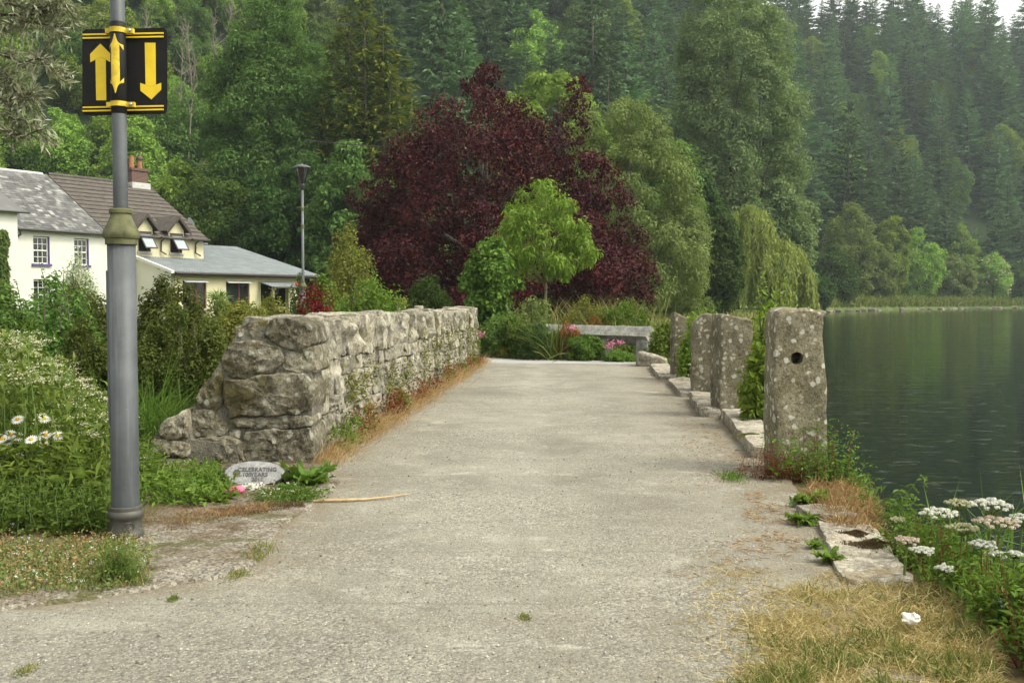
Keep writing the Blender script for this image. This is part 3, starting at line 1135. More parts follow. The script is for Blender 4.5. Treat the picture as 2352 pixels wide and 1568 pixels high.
for x, y, dy in sc_pts:
    i = int(rr.choice(5, p=[.27, .2, .3, .15, .08])) if dy < 45 else int(rr.choice(5, p=[.25, .35, .05, .2, .15]))
    o = scrubs[i] if first[i] else dup(scrubs[i])
    first[i] = False
    o.location = (x, y, gz(x, y) - .4)
    o.rotation_euler = (0, 0, rr.random() * 6.28)
    q = .7 + .5 * rr.random()
    o.scale = (q, q, q * (.85 + .3 * rr.random()))
    u_ = CX + F * x / y
    where = 'beyond the left frame edge' if u_ < 0 else 'left of the lamp post sign' if u_ < 185 else 'around the lamp post sign' if u_ < 390 else 'above the brick chimney' if u_ < 520 else 'behind the ash tree' if u_ < 800 else 'behind the golden cypress'
    hgt_ = 'high on the slope' if dy > 45 else 'low on the slope'
    o['label'] = '%s tree %s %s' % ('green broadleaved' if dy > 45 else 'bright green bushy', hgt_, where); o['group'] = 'broadleaved trees %s %s' % (hgt_, where)

for i_, (u_, d_) in enumerate(((1230, 190), (1330, 215), (1420, 240), (1480, 200), (1560, 260), (1640, 290), (1905, 300), (1960, 320), (2010, 345), (2060, 300), (2140, 330), (1850, 345), (1780, 350), (1990, 370), (2300, 300), (1120, 220), (1040, 210), (2230, 360), (1930, 250), (2170, 285))):
    x_ = px_x(u_, d_)
    o = dup(scrubs[(0, 1, 3)[i_ % 3]]); o.location = (x_, d_, gz(x_, d_) - .5); o.scale = (1.7, 1.7, 1.9)
    o.rotation_euler = (0, 0, i_)
    o['label'] = 'paler rounded broadleaf crown standing among the conifers of the slope'; o['group'] = 'broadleaf crowns among the conifers'
# bare pale trunks standing in the scrub
for i, (u, v0, v1, d, ln) in enumerate(((52, 25, 240, 128, .1), (100, 60, 250, 120, -.15), (30, 120, 220, 122, .05), (150, 0, 140, 150, .1), (190, 5, 120, 150, -.1), (330, 20, 230, 128, .1),
                                        (420, 60, 260, 122, .05), (455, 30, 210, 128, -.12), (490, 20, 170, 135, .1), (400, 0, 120, 150, .1), (545, 0, 110, 148, -.1), (360, 90, 230, 118, -.2), (95, 10, 120, 150, .1), (440, 120, 290, 116, .1))):
    z0, z1 = top_z(v1, d), top_z(v0, d)
    o = thing('bare_tree', 'thin bare pale trunk standing in the green scrub on the slope', 'tree', (px_x(u, d), d, z0), 0, 'bare pale trunks on the slope')
    g = Geo()
    H = z1 - z0
    r_ = np.random.default_rng(900 + i)
    base = np.array([0, 0, -4.0])
    pts = np.stack([np.linspace(0, ln * H, 7) + r_.normal(size=7) * .1, r_.normal(size=7) * .1, np.linspace(-4, H, 7)], 1)
    g.tube(pts, np.linspace(.11, .025, 7), 5)
    tw = Geo()
    for j in range(16):
        f = .35 + .6 * r_.random()
        b = np.array([np.interp(f, np.linspace(0, 1, 7), pts[:, q]) for q in range(3)])
        e = b + np.array([r_.normal() * .9, r_.normal() * .9, 1.0 + 1.4 * r_.random()])
        tw.tube([b, (b + e) / 2 + r_.normal(size=3) * .15, e], [.05, .035, .012], 4)
        for q in range(3):
            s0 = b + (e - b) * r_.random()
            e2 = s0 + np.array([r_.normal() * .5, r_.normal() * .5, .7])
            tw.tube([s0, e2], [.022, .01], 3)
    g.build('trunk', 'bark_pale', o); tw.build('twig', 'bark_pale', o)

# ================================================================== NAMED TREES
def spot(u, d, dz=0.0):
    x = px_x(u, d)
    return (x, d, gz(x, d) + dz)


def Ht(v, d, u):
    return top_z(v, d) - gz(px_x(u, d), d)


# big ash behind the cottages
d = 82
tree('ash_tree', 'large rounded mid green ash tree towering behind the low grey roof', spot(640, d), Ht(2, d, 640),
     [(.05, 3.8), (.22, 5.4), (.45, 6.0), (.65, 5.7), (.82, 4.4), (.93, 2.8), (1.0, .8)], 'leaf_ash', 118000, .27, .5, 21, nl=64, rl=2.2, subr=.4, rag=.3)
d = 74
tree('dark_tree', 'dark green tree right behind the grey corrugated roof', spot(690, d), Ht(350, d, 690), scale_prof(BROAD, 4.6, .02), 'leaf_dark', 28000, .3, .3, 22, nl=30, rl=1.6)
tree('alder_tree', 'dark green spreading tree beside the brick chimney', spot(515, 78), Ht(392, 78, 515), scale_prof(BROAD, 4.6, .02), 'leaf_mid', 30000, .29, .3, 23, nl=30, rl=1.6)
tree('hazel_tree', 'bushy mid green tree between the chimney and the lamp', spot(418, 80), Ht(385, 80, 418), scale_prof(BROAD, 3.8, .02), 'leaf_scrub', 20000, .36, .25, 24, nl=26, rl=1.5)
tree('hazel_tree', 'small bushy tree behind the right end of the corrugated roof', spot(590, 74), Ht(470, 74, 590), scale_prof(BROAD, 3.3, .02), 'leaf_dark', 18000, .33, .2, 25, nl=24, rl=1.3)
tree('sycamore_tree', 'leafy tree filling the gap left of the copper beech', spot(812, 70), Ht(345, 70, 812), scale_prof(BROAD, 3.4, .02), 'leaf_ash', 20000, .36, .25, 26, nl=26, rl=1.4)
tree('hazel_tree', 'pale leaved tree behind the beech and the lamp', spot(880, 92), Ht(230, 92, 880), scale_prof(BROAD, 5.0, .02), 'leaf_dark', 24000, .42, .3, 27, nl=30, rl=1.8)


# golden cypress
def cypress(u, d, v, label, Rm, seed, mat='leaf_gold', name='cypress_tree'):
    H = Ht(v, d, u)
    o = thing(name, label, 'tree', spot(u, d), 0)
    g = Geo(); tb = Geo(); r_ = np.random.default_rng(seed)
    tops = [(-.8, 0, 1.0), (-2.2, .5, .95), (.7, -.4, .92), (-.6, -1.6, .90), (1.9, .3, .80), (-3.2, 0, .84), (2.9, -.5, .66), (.2, 1.4, .9), (-1.8, -1.6, .82), (1.4, -1.7, .74), (3.8, .2, .52), (-4.2, -.3, .66), (2.4, -1.9, .5)]
    for tx, ty, th in tops:
        th *= H
        tb.tube([(tx * .2, ty * .2, -.3), (tx * .8, ty * .8, th * .5), (tx, ty, th)], [.2, .12, .02], 6)
        nbr = int(th * 9)
        for b in range(nbr):
            t = .12 + .88 * r_.random() ** .9
            a = r_.random() * 6.28
            ln = (Rm * .62 * (1 - t) ** .7 + .3) * (.5 + .7 * r_.random())
            k = max(5, int(ln * 8))
            s_ = (np.arange(k) + r_.random(k)) / k
            rad = s_ * ln
            zz = t * th + rad * (.35 + .2 * r_.normal()) - .25 * ln * s_ ** 2
            f_ = min(1, t * 1.3)
            p = np.stack([tx * f_ + rad * math.cos(a), ty * f_ + rad * math.sin(a), zz], 1) + r_.normal(size=(k, 3)) * .09
            sd = r_.normal(size=k) * .7
            D = unit(np.stack([math.cos(a) - math.sin(a) * sd, math.sin(a) + math.cos(a) * sd, -.15 + .5 * r_.normal(size=k)], 1))
            N = unit(np.stack([np.full(k, math.cos(a) * .5), np.full(k, math.sin(a) * .5), np.ones(k)], 1) + r_.normal(size=(k, 3)) * .4)
            N = unit(N - D * np.sum(N * D, 1, keepdims=True))
            L = .55 * (.6 + .7 * r_.random(k))
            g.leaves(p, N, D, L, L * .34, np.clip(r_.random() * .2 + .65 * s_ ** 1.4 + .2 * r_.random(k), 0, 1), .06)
    tb.build('trunk', 'bark', o, smooth=True)
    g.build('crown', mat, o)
    return o


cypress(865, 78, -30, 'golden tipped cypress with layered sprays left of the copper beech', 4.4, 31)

# copper beech
d = 46
Hb = Ht(205, d, 1112)
kb = d / F
prof_b = [(0.03, 6.0), (.12, 6.7), (.28, 6.7), (.42, 6.1), (.58, 5.4), (.74, 4.3), (.86, 2.9), (.95, 1.2), (1.0, .3)]
ex = []
for u, v, r_ in ((1310, 290, 1.0), (1318, 245, .75), (1322, 215, .55), (1330, 200, .4), (1125, 175, .55), (1110, 155, .35), (1090, 190, .6), (900, 420, 1.2), (850, 460, .9), (845, 590, 1.2), (1435, 560, 1.1), (1455, 640, 1.2), (1400, 470, 1.1), (1370, 560, 1.4), (1395, 640, 1.5), (1410, 600, 1.3), (1345, 490, 1.3), (1330, 400, 1.3), (1440, 690, 1.2), (840, 650, 1.1), (1380, 420, 1.0)):
    p = at(u, v, d)
    ex.append((p.x - px_x(1112, d), random.uniform(-1, 1), p.z - gz(px_x(1112, d), d), r_))
tree('copper_beech', 'large domed copper beech with dark purple leaves', spot(1112, d), Hb, prof_b, 'leaf_copper', 95000, .17, .42, 41, nl=64, rl=1.7, extra=ex, subs=18, subr=.36, rag=.35, zmin=.15, limbs=30, start=.12, asp=.62)

# olive willow-like tree and dark tree right of the beech
d = 66
tree('olive_willow', 'pale olive feathery tree leaning out right of the copper beech', spot(1450, d), Ht(215, d, 1400),
     [(.02, 4.6), (.2, 5.2), (.4, 4.9), (.6, 4.0), (.78, 2.9), (.92, 1.7), (1.0, .5)], 'leaf_olive', 65000, .28, .4, 51, nl=44, rl=1.6, subr=.4, droop=.7, asp=.3, rag=.3,
     extra=[(-2.6, 0, 12.6, 1.2), (-2.9, .2, 13.8, .8), (-2.2, 0, 11.0, 1.5), (3.6, 0, 5.5, 1.5)])
tree('linden_tree', 'yellow green treetop showing above the copper beech', spot(1260, 84), Ht(168, 84, 1260), scale_prof(BROAD, 6.5, .05), 'leaf_scrub', 30000, .42, .4, 52, nl=34, rl=1.9)
tree('oak_tree', 'leafy green tree between the olive tree and the tall poplar', spot(1505, 84), Ht(300, 84, 1500), scale_prof(BROAD, 4.6, .03), 'leaf_mid', 30000, .4, .4, 53, nl=34, rl=1.6)
tree('holly_tree', 'dark narrow tree left of the weeping willow', spot(1640, 80), Ht(500, 80, 1640), scale_prof(BROAD, 2.3, .02), 'leaf_dark', 16000, .34, .25, 54, nl=22, rl=1.2)
tree('holly_tree', 'dark tree crown behind the olive tree above the meadow', spot(1590, 92), Ht(370, 92, 1590), scale_prof(BROAD, 3.6, .02), 'leaf_dark', 20000, .4, .25, 55, nl=26, rl=1.5)

# tall poplar
d = 112
tree('poplar_tree', 'very tall airy poplar with upswept branches at the lake end', spot(1680, d), Ht(-15, d, 1680),
     [(.06, 5.0), (.2, 7.6), (.36, 8.6), (.52, 7.8), (.7, 7.4), (.86, 6.6), (.95, 5.2), (1.0, 3.0)], 'leaf_poplar', 110000, .36, .7, 61, nl=110, rl=2.2, subr=.45, trunk_top=.6, rag=.35, limbs=12, start=.1, droop=-.1)
tree('whitebeam_tree', 'grey green tree at the foot of the poplar beside the weeping willow', spot(1790, 108), Ht(430, 108, 1790), scale_prof(BROAD, 4.2, .02), 'leaf_poplar', 22000, .42, .3, 62, nl=26, rl=1.7)


# weeping willow
def weeping(u, d, v, label, domes, n, seed):
    o = thing('weeping_willow', label, 'tree', spot(u, d), 0)
    r_ = np.random.default_rng(seed); g = Geo(); tb = Geo()
    H = Ht(v, d, u)
    tb.tube([(0, 0, -.3), (.2, 0, H * .3), (-.1, .1, H * .7)], [.4, .3, .12], 8)
    for (cx_, cz, rx, rz_) in domes:
        c = np.array([cx_, 0, cz])
        tb.tube([(0, 0, H * .3), (cx_ * .5, 0, cz * .8), (cx_, 0, cz + rz_ * .5)], [.2, .12, .04], 6)
        for i in range(n):
            if i % 14 == 0:
                a0 = r_.random() * 6.28; q0 = math.sqrt(r_.random()); t0 = r_.random() * .55; l0 = .5 + .8 * r_.random()
            a = a0 + r_.normal() * .10 / max(q0, .3); q = min(1, abs(q0 + r_.normal() * .06))
            st = c + np.array([rx * q * math.cos(a), rx * q * math.sin(a), rz_ * math.sqrt(max(0, 1 - q * q)) * (.85 + .2 * r_.random())])
            ln = (1.0 + 3.0 * r_.random()) * (.6 + .7 * q) * l0
            ln = min(ln, st[2] - .3)
            k = max(4, int(ln * 4.5))
            s = (np.arange(k) + r_.random(k)) / k
            out = np.array([math.cos(a), math.sin(a), 0]) * .35 * q
            P = st + out * np.sqrt(s)[:, None] + np.array([0, 0, -1.0]) * (s * ln)[:, None] + r_.normal(size=(k, 3)) * .05
            D = unit(np.array([0, 0, -1.0]) + r_.normal(size=(k, 3)) * .35)
            N = unit(np.array([math.cos(a), math.sin(a), .5]) + r_.normal(size=(k, 3)) * .5)
            N = unit(N - D * np.sum(N * D, 1, keepdims=True))
            L = .42 * (.7 + .6 * r_.random(k))
            g.leaves(P, N, D, L, L * .28, np.clip(t0 + .35 * r_.random(k) + .1, 0, 1), .03)
    tb.build('trunk', 'bark', o, smooth=True); g.build('crown', 'leaf_willow', o)
    return o


weeping(1760, 98, 458, 'yellow green weeping willow with hanging curtains by the lake', [(-1.7, 7.2, 2.4, 3.4), (1.0, 4.6, 2.9, 2.8), (2.6, 2.9, 2.0, 2.2), (-.8, 4.4, 2.8, 2.0)], 560, 71)

# bushes along the far lake shore
SH = [('far_bush', 'dark green bush with a low shadowed skirt right of the weeping willow', 1905, 164, 580, 5.2, 'leaf_dark', 81),
      ('far_willow', 'tawny olive rounded willow on the far shore', 1950, 178, 478, 5.6, 'leaf_olive', 82),
      ('far_bush', 'light olive bush beneath the tawny willow on the shore', 2010, 181, 560, 4.0, 'leaf_olive', 83),
      ('far_willow', 'slender pale willow rising between shore bushes', 2045, 196, 490, 3.6, 'leaf_scrub', 84),
      ('far_bush', 'pale green rounded bush in the middle of the far shore', 2105, 207, 535, 5.6, 'leaf_scrub', 85),
      ('far_bush', 'grey green low bush on the far shore left of the flowering elder', 2190, 220, 590, 4.6, 'leaf_olive', 86),
      ('far_willow', 'thin light willow standing behind the low shore bushes', 2205, 232, 525, 4.4, 'leaf_scrub', 87),
      ('far_bush', 'dark bush at the right edge of the far shore', 2350, 246, 600, 4.0, 'leaf_mid', 88),
      ('far_bush', 'dark hollow bush at the water end behind the tallest post', 1870, 147, 640, 3.0, 'leaf_dark', 89)]
for nm, lb, u, d, v, rad, m, sd in SH:
    tree(nm, lb, spot(u, d), Ht(v, d, u), scale_prof(BROAD, rad, .0), m, 12500, .48, .2, sd, nl=30, rl=rad * .34, limbs=8, cat='tree' if 'willow' in nm else 'shrub')
d = 226
el = tree('elder_bush', 'elder covered with cream blossom on the far shore', spot(2280, d), Ht(585, d, 2280), scale_prof(BROAD, 4.0, .0), 'leaf_scrub', 13000, .4, .2, 92, nl=24, rl=1.5, limbs=8, cat='shrub')
C, S = crown_lobes(Ht(585, d, 2280), scale_prof(BROAD, 4.2, .0), 24, 1.5, 92)
lobe_leaves(Geo(), C, S, 1500, .42, 93, up=1.2, asp=.9, zmin=2).build('blossom', 'flower_cream', el)

# grassy bank and rocks along the far shore
g = Geo(); P = []
for i in range(15000):
    y = 125 + 125 * rng.random()
    x = float(shore_x(y)) - abs(rng.normal()) * 4.0 - .5
    P.append((x, y, gz(x, y)))
P = np.array(P); n = len(P)
D = unit(np.array([0, 0, 1.0]) + rng.normal(size=(n, 3)) * .3)
g.blades(P, D, .6 + .9 * rng.random(n), .22, rng.normal(size=(n, 3)) * .5, rng.random(n))
stuff(g.build('bank_grass', 'grass_mid'), 'tall mixed grass growing on the far lake bank', 'grass')
rockmesh = [rough_box(1.0, .9, .8, 300 + i, 2, .12, .5) for i in range(4)]
for m_ in rockmesh: m_.materials.append(MATS['granite_end'])
for i in range(64):
    y = 126 + 112 * (i + rng.random() * .6) / 64
    x = float(shore_x(y)) + .2 + rng.normal() * .25
    o = link('shore_rock', rockmesh[i % 4], None, None, (x - .2, y, WATER_Z - .3))
    q = .5 + .7 * rng.random()
    o.scale = (q * 1.4, q, q * .75); o.rotation_euler = (0, 0, rng.random() * 6.28)
    tag(o, 'weathered rock in the stone edging of the far lake bank', 'rock', 'rocks along the far bank')

# ================================================================== COTTAGES
HO = (-25.9, 51.5, 0.0)
HA = math.atan2(.832, .555)
EZ, RZ_, RY = 5.12, 8.72, 5.7            # eaves height, ridge height, ridge depth
SLOPE = (RZ_ - EZ) / RY


def local_thing(name, label, cat):
    return thing(name, label, cat, HO, HA)


def sash_window(par, x, z0, w, h, rows=2, cols=3):
    """white sliding sash set 12 cm into the wall, each pane a piece of its own"""
    g = Geo()
    y = .10
    fr = .06
    g.b2((x, y, z0), (x + fr, y + .07, z0 + h)); g.b2((x + w - fr, y, z0), (x + w, y + .07, z0 + h))
    g.b2((x + fr, y, z0), (x + w - fr, y + .07, z0 + fr)); g.b2((x + fr, y, z0 + h - fr), (x + w - fr, y + .07, z0 + h))
    mid = z0 + h / 2
    g.b2((x + fr, y - .015, mid - .035), (x + w - fr, y + .055, mid + .035))
    iw = w - 2 * fr
    for c in range(1, cols):
        xc = x + fr + iw * c / cols
        g.b2((xc - .014, y + .01, z0 + fr), (xc + .014, y + .05, mid - .035)); g.b2((xc - .014, y + .01, mid + .035), (xc + .014, y + .05, z0 + h - fr))
    for a, b in ((z0 + fr, mid - .035), (mid + .035, z0 + h - fr)):
        for q in range(1, rows):
            zc = a + (b - a) * q / rows
            g.b2((x + fr, y + .012, zc - .014), (x + w - fr, y + .048, zc + .014))
    win = g.build('window', 'frame_white', par)
    for a, b in ((z0 + fr, mid - .035), (mid + .035, z0 + h - fr)):
        for q in range(rows):
            for c in range(cols):
                xa = x + fr + iw * c / cols + .014; xb = x + fr + iw * (c + 1) / cols - .014
                za = a + (b - a) * q / rows + .014; zb = a + (b - a) * (q + 1) / rows - .014
                Geo().b2((xa, y + .03, za), (xb, y + .036, zb)).build('pane', 'glass_dark', win)
    Geo().b2((x - .12, -.10, z0 - .13), (x + w + .12, .10, z0 - .003)).build('sill', 'purple_paint', win)
    Geo().b2((x + w - .002, -.012, z0), (x + w + .05, .17, z0 + h + .04)).build('reveal', 'purple_paint', win)
    return win


def holed_wall(par, x0, x1, z0, z1, holes, mat, y0=0.0, th=.4, name='wall'):
    """front wall between x0..x1 with rectangular openings"""
    g = Geo()
    xs = sorted({x0, x1} | {h[0] for h in holes} | {h[1] for h in holes})
    for a, b in zip(xs[:-1], xs[1:]):
        hs = sorted([(h[2], h[3]) for h in holes if h[0] <= a + 1e-6 and h[1] >= b - 1e-6])
        z = z0
        for p, q in hs:
            if p > z: g.b2((a, y0, z), (b, y0 + th, p))
            z = q
        if z < z1: g.b2((a, y0, z), (b, y0 + th, z1))
    return g.build(name, mat, par)


# ---- white cottage with slate roof
wc = local_thing('white_cottage', 'white rendered cottage with old grey slate roof and purple sills', 'house')
W = [(1.28, 2.14, 3.35, 4.76), (3.62, 4.44, 3.35, 4.76), (1.25, 2.14, .95, 2.49), (3.62, 4.44, .95, 2.49)]
holed_wall(wc, -.3, 5.6, -.3, EZ + .06, [(a, b + .05, c, d_ + .04) for a, b, c, d_ in W], 'render_white')
g = Geo(); g.b2((-.3, .4, -.3), (5.6, 11.0, EZ - .05)); g.build('back_wall', 'interior', wc)
for a, b, c, d_ in W: sash_window(wc, a, c, b - a, d_ - c)
g = Geo(); nrow = 26; r_ = np.random.default_rng(8)
sl = math.sqrt(RY ** 2 + (RZ_ - EZ) ** 2)
cs, sn = RY / sl, (RZ_ - EZ) / sl
rot_r = np.array([[1, 0, 0], [0, cs, -sn], [0, sn, cs]])
for row in range(nrow):
    s0 = -.25 + (sl + .25) * row / nrow
    ln = (sl + .25) / nrow
    x = -.6 + (.14 if row % 2 else 0)
    while x < 5.58:
        w = .27 * (.85 + .3 * r_.random())
        x2 = min(x + w, 5.6)
        c = np.array([(x + x2) / 2, (s0 + ln * .6) * cs, EZ + .1 + (s0 + ln * .6) * sn + .012 + r_.normal() * .004])
        tr = R(2.2)
        rr_ = rot_r @ np.array([[1, 0, 0], [0, math.cos(tr), math.sin(tr)], [0, -math.sin(tr), math.cos(tr)]])
        g.box(c, ((x2 - x) / 2 - .004, ln * .62, .007), rr_, np.clip(r_.random() ** 1.4, 0, 1))
        x = x2
roof = Geo().prism([(-.6, -.22, EZ - .04), (-.6, RY, RZ_ + .08), (-.6, 2 * RY + .2, EZ - .04)], (6.2, 0, 0)).build('roof', 'slate', wc)
sl_o = g.build('slate_tiles', 'slate', roof); sl_o['kind'] = 'stuff'
Geo().tube([(-.6, RY, RZ_ + .1), (5.3, RY, RZ_ + .1)], .11, 8).build('ridge', 'ridge_pale', roof)
Geo().tube([(-.35, -.32, EZ - .03), (5.6, -.32, EZ - .05)], .07, 8).build('gutter', 'gutter_black', wc)
Geo().tube([(.42, -.32, EZ - .06), (.42, -.3, EZ - .3), (.2, -.08, EZ - .55), (.2, -.08, 0)], .05, 8).build('downpipe', 'gutter_black', wc)

# ---- wing at the left edge with ivy
lw = thing('cottage_wing', 'white gabled wing with climbing ivy at the left edge', 'house', HO, HA)
g = Geo(); g.b2((-7, -1.3, -.3), (-.3 - .01, 5, 5.9)); g.build('wall', 'render_white', lw)
Geo().prism([(-7.2, -1.55, 5.85), (-7.2, 2.2, 7.6), (-7.2, 5.6, 5.85)], (7.35, 0, 0)).build('roof', 'slate', lw)
Geo().tube([(-7.2, -1.62, 5.84), (.15, -1.62, 5.84)], .06, 6).build('gutter', 'gutter_black', lw)
g = Geo(); n = 5200
P = np.stack([-.95 - 1.6 * rng.random(n) ** 1.3, np.full(n, -1.36) - .14 * rng.random(n), 4.9 * rng.random(n) ** .9], 1)
P = P[(P[:, 0] < -.75 - .28 * np.sin(P[:, 2] * 2.2) * .6 - .15 * (P[:, 2] / 5))]
n = len(P)
N = unit(np.array([0, -1, .35]) + rng.normal(size=(n, 3)) * .4); D = unit(np.array([0, -.2, -1.0]) + rng.normal(size=(n, 3)) * .5)
D = unit(D - N * np.sum(N * D, 1, keepdims=True))
g.leaves(P, N, D, .2, .17, rng.random(n))
iv = link('climbing_ivy', g.mesh(), 'leaf_mid', None, HO); iv.rotation_euler = (0, 0, HA)
tag(iv, 'green ivy climbing the white wall at the left edge', 'plant')

# ---- cream cottage with brown tiled roof, two half dormers, brick chimney
cc = local_thing('cream_cottage', 'cream cottage with brown tiled roof, open dormer windows and brick chimney', 'house')
X0, X1 = 5.6, 12.3
DW = [(7.66, 8.5), (9.86, 10.72)]
holed_wall(cc, X0 + .003, X1, -.3, EZ + .06, [(a, b, 4.25, 5.3) for a, b in DW], 'render_cream')
Geo().prism([(X1 - .002, .4, -.3), (X1 - .002, 11.2, -.3), (X1 - .002, 11.2, EZ - .1), (X1 - .002, RY, RZ_ - .15), (X1 - .002, .4, EZ + .1)], (-(X1 - X0) + .01, 0, 0)).build('gable_wall', 'render_cream', cc)
rf = Geo().prism([(X0, -.28, EZ - .06), (X0, RY, RZ_ + .06), (X0, 2 * RY + .2, EZ - .04)], (X1 - X0 + .25, 0, 0)).build('roof', 'tile_brown', cc)
nr = 14
for row in range(nr):
    s0 = -.33 + (sl + .33) * row / nr
    ln = (sl + .33) / nr
    tr = R(5.5)
    rr_ = rot_r @ np.array([[1, 0, 0], [0, math.cos(tr), math.sin(tr)], [0, -math.sin(tr), math.cos(tr)]])
    c = np.array([(X0 + X1 + .3) / 2, (s0 + ln * .55) * cs, EZ + .1 + (s0 + ln * .55) * sn + .03])
    Geo().box(c, ((X1 - X0) / 2 + .14, ln * .62, .022), rr_).build('tile_course', 'tile_brown', rf)
Geo().tube([(X0 + .05, RY, RZ_ + .15), (X1 + .25, RY, RZ_ + .15)], .12, 8).build('ridge', 'tile_brown', rf)
Geo().tube([(X0, -.4, EZ - .02), (7.2, -.4, EZ - .02)], .07, 8).build('gutter', 'brown_trim', cc)
Geo().tube([(8.95, -.4, EZ - .02), (9.4, -.4, EZ - .02)], .07, 8).build('gutter', 'brown_trim', cc)
Geo().tube([(11.15, -.4, EZ - .02), (12.5, -.4, EZ - .02)], .07, 8).build('gutter', 'brown_trim', cc)
for xd in (9.15, 11.65):
    Geo().tube([(xd, -.4, EZ - .06), (xd, -.1, EZ - .25), (xd, -.08, 4.3), (xd + .25, -.25, 4.12)], .05, 6).build('downpipe', 'brown_trim', cc)
for a, b in DW:
    xm = (a + b) / 2
    pk, wz = 6.42, 5.62
    dm = Geo().b2((a - .12, -.02, EZ + .02), (b + .12, 1.6, wz)).prism([(a - .12, -.02, wz), (b + .12, -.02, wz), (xm, -.02, pk - .12)], (0, 2.0, 0)).build('dormer', 'render_cream', cc)
    for sx in (-1, 1):
        p0 = np.array([xm, -.32, pk]); p1 = np.array([xm + sx * .86, -.32, wz - .14])
        nrm = unit(np.array([-(p1 - p0)[2] * sx, 0, (p1 - p0)[0] * sx])) * .07
        g = Geo(); g.prism([p0, p1, p1 + nrm, p0 + nrm], (0, 2.5, 0)); g.build('dormer_roof', 'tile_brown', dm)
        g = Geo(); g.prism([p0 + (0, -.03, -.16), p1 + (0, -.03, -.16), p1 + (0, -.03, .02), p0 + (0, -.03, .02)], (0, .028, 0)); g.build('bargeboard', 'brown_trim', dm)
    g = Geo(); fr = .07
    g.b2((a, .02, 4.25), (a + fr, .12, 5.3)); g.b2((b - fr, .02, 4.25), (b, .12, 5.3)); g.b2((a + fr, .02, 4.25), (b - fr, .12, 4.25 + fr)); g.b2((a - .05, -.04, 5.3), (b + .05, .12, 5.42))
    wn_ = g.build('window', 'brown_trim', cc)
    Geo().b2((a + fr, .3, 4.3), (b - fr, .31, 5.3)).build('unlit_backing', 'interior', wn_)  # black sheet paints the unlit depth behind the open sash
    # top hung sash swung outward
    th = R(36); hz = 5.28
    ro = np.array([[1, 0, 0], [0, math.cos(th), math.sin(th)], [0, -math.sin(th), math.cos(th)]])
    ln = 1.08
    dn = ro @ np.array([0, 0, -1.0]); dn = np.array([0, -math.sin(th), -math.cos(th)])
    nrm = np.array([0, -math.cos(th), math.sin(th)])
    def P_(x, s, o): return np.array([x, -.03, hz]) + dn * s + nrm * o
    g = Geo()
    for (xa, xb, sa, sb) in ((a, a + .07, 0, ln), (b - .07, b, 0, ln), (a + .07, b - .07, 0, .07), (a + .07, b - .07, ln - .07, ln)):
        g.prism([P_(xa, sa, 0), P_(xb, sa, 0), P_(xb, sb, 0), P_(xa, sb, 0)], nrm * .05)
    sh_ = g.build('open_sash', 'brown_trim', wn_)
    Geo().prism([P_(a + .07, .07, .02), P_(b - .07, .07, .02), P_(b - .07, ln - .07, .02), P_(a + .07, ln - .07, .02)], nrm * .012).build('pane', 'glass_sash', wn_)
    Geo().b2((a - .1, -.09, 4.14), (b + .1, .1, 4.245)).build('sill', 'ridge_pale', wn_)
# chimney
ch = Geo().b2((11.05, RY - .45, RZ_ - .5), (12.25, RY + .45, RZ_ + .95)).b2((10.98, RY - .52, RZ_ + .95), (12.32, RY + .52, RZ_ + 1.1)).build('chimney', 'brick_red', cc)
Geo().b2((10.98, RY - .6, RZ_ - .2), (12.32, RY + .55, RZ_ + .18)).build('flashing', 'ridge_pale', ch)
Geo().lathe([(.17, RZ_ + 1.1), (.15, RZ_ + 1.85), (.17, RZ_ + 1.86), (.17, RZ_ + 1.92)], (11.35, RY), 14).build('chimney_pot', 'terracotta', ch)
Geo().lathe([(.17, RZ_ + 1.1), (.15, RZ_ + 1.85), (.17, RZ_ + 1.86), (.17, RZ_ + 1.92)], (11.95, RY), 14).build('chimney_pot', 'terracotta', ch)
Geo().lathe([(.22, RZ_ + 1.69), (.22, RZ_ + 1.75), (.05, RZ_ + 2.1), (.01, RZ_ + 2.18)], (11.95, RY), 10).build('cowl', 'gutter_black', ch)
# satellite dish at the gable
Geo().lathe([(.02, 0), (.2, .03), (.32, .09), (.34, .1)], (0, 0), 16).build('satellite_dish', 'lamp_grey', cc, (12.9, 2.0, 6.3)).rotation_euler = (R(65), 0, R(20))

# ---- single storey extension with corrugated roof
ext = local_thing('cottage_extension', 'low cream extension with pale corrugated roof and dark red windows', 'house')
EX0, EX1, EY, EE, ES = 7.5, 18.3, -3.1, 3.0, .262
EW = [(8.3, 9.96, .6, 2.58), (11.4, 13.2, .6, 2.58), (14.1, 16.4, -.3, 2.5)]
holed_wall(ext, EX0, 17.6, -.3, EE - .06, EW, 'render_cream', EY, .3)
Geo().prism([(EX0 - .002, EY, -.3), (EX0 - .002, -.003, -.3), (EX0 - .002, -.003, EE + ES * 3.05), (EX0 - .002, EY, EE - .04)], (.28, 0, 0)).build('side_wall', 'render_white', ext)
g = Geo(); g.prism([(EX0 - .18, EY - .3, EE - .08), (EX0 - .18, 0.0, EE + ES * 3.1 + .03), (EX0 - .18, 0, EE + ES * 3.1 + .2), (EX0 - .18, EY - .3, EE + .08)], (.2, 0, 0)); g.build('verge_coping', 'frame_white', ext)
Geo().b2((17.3, EY + .28, -.3), (17.6, 4.2, EE)).build('end_wall', 'render_cream', ext)


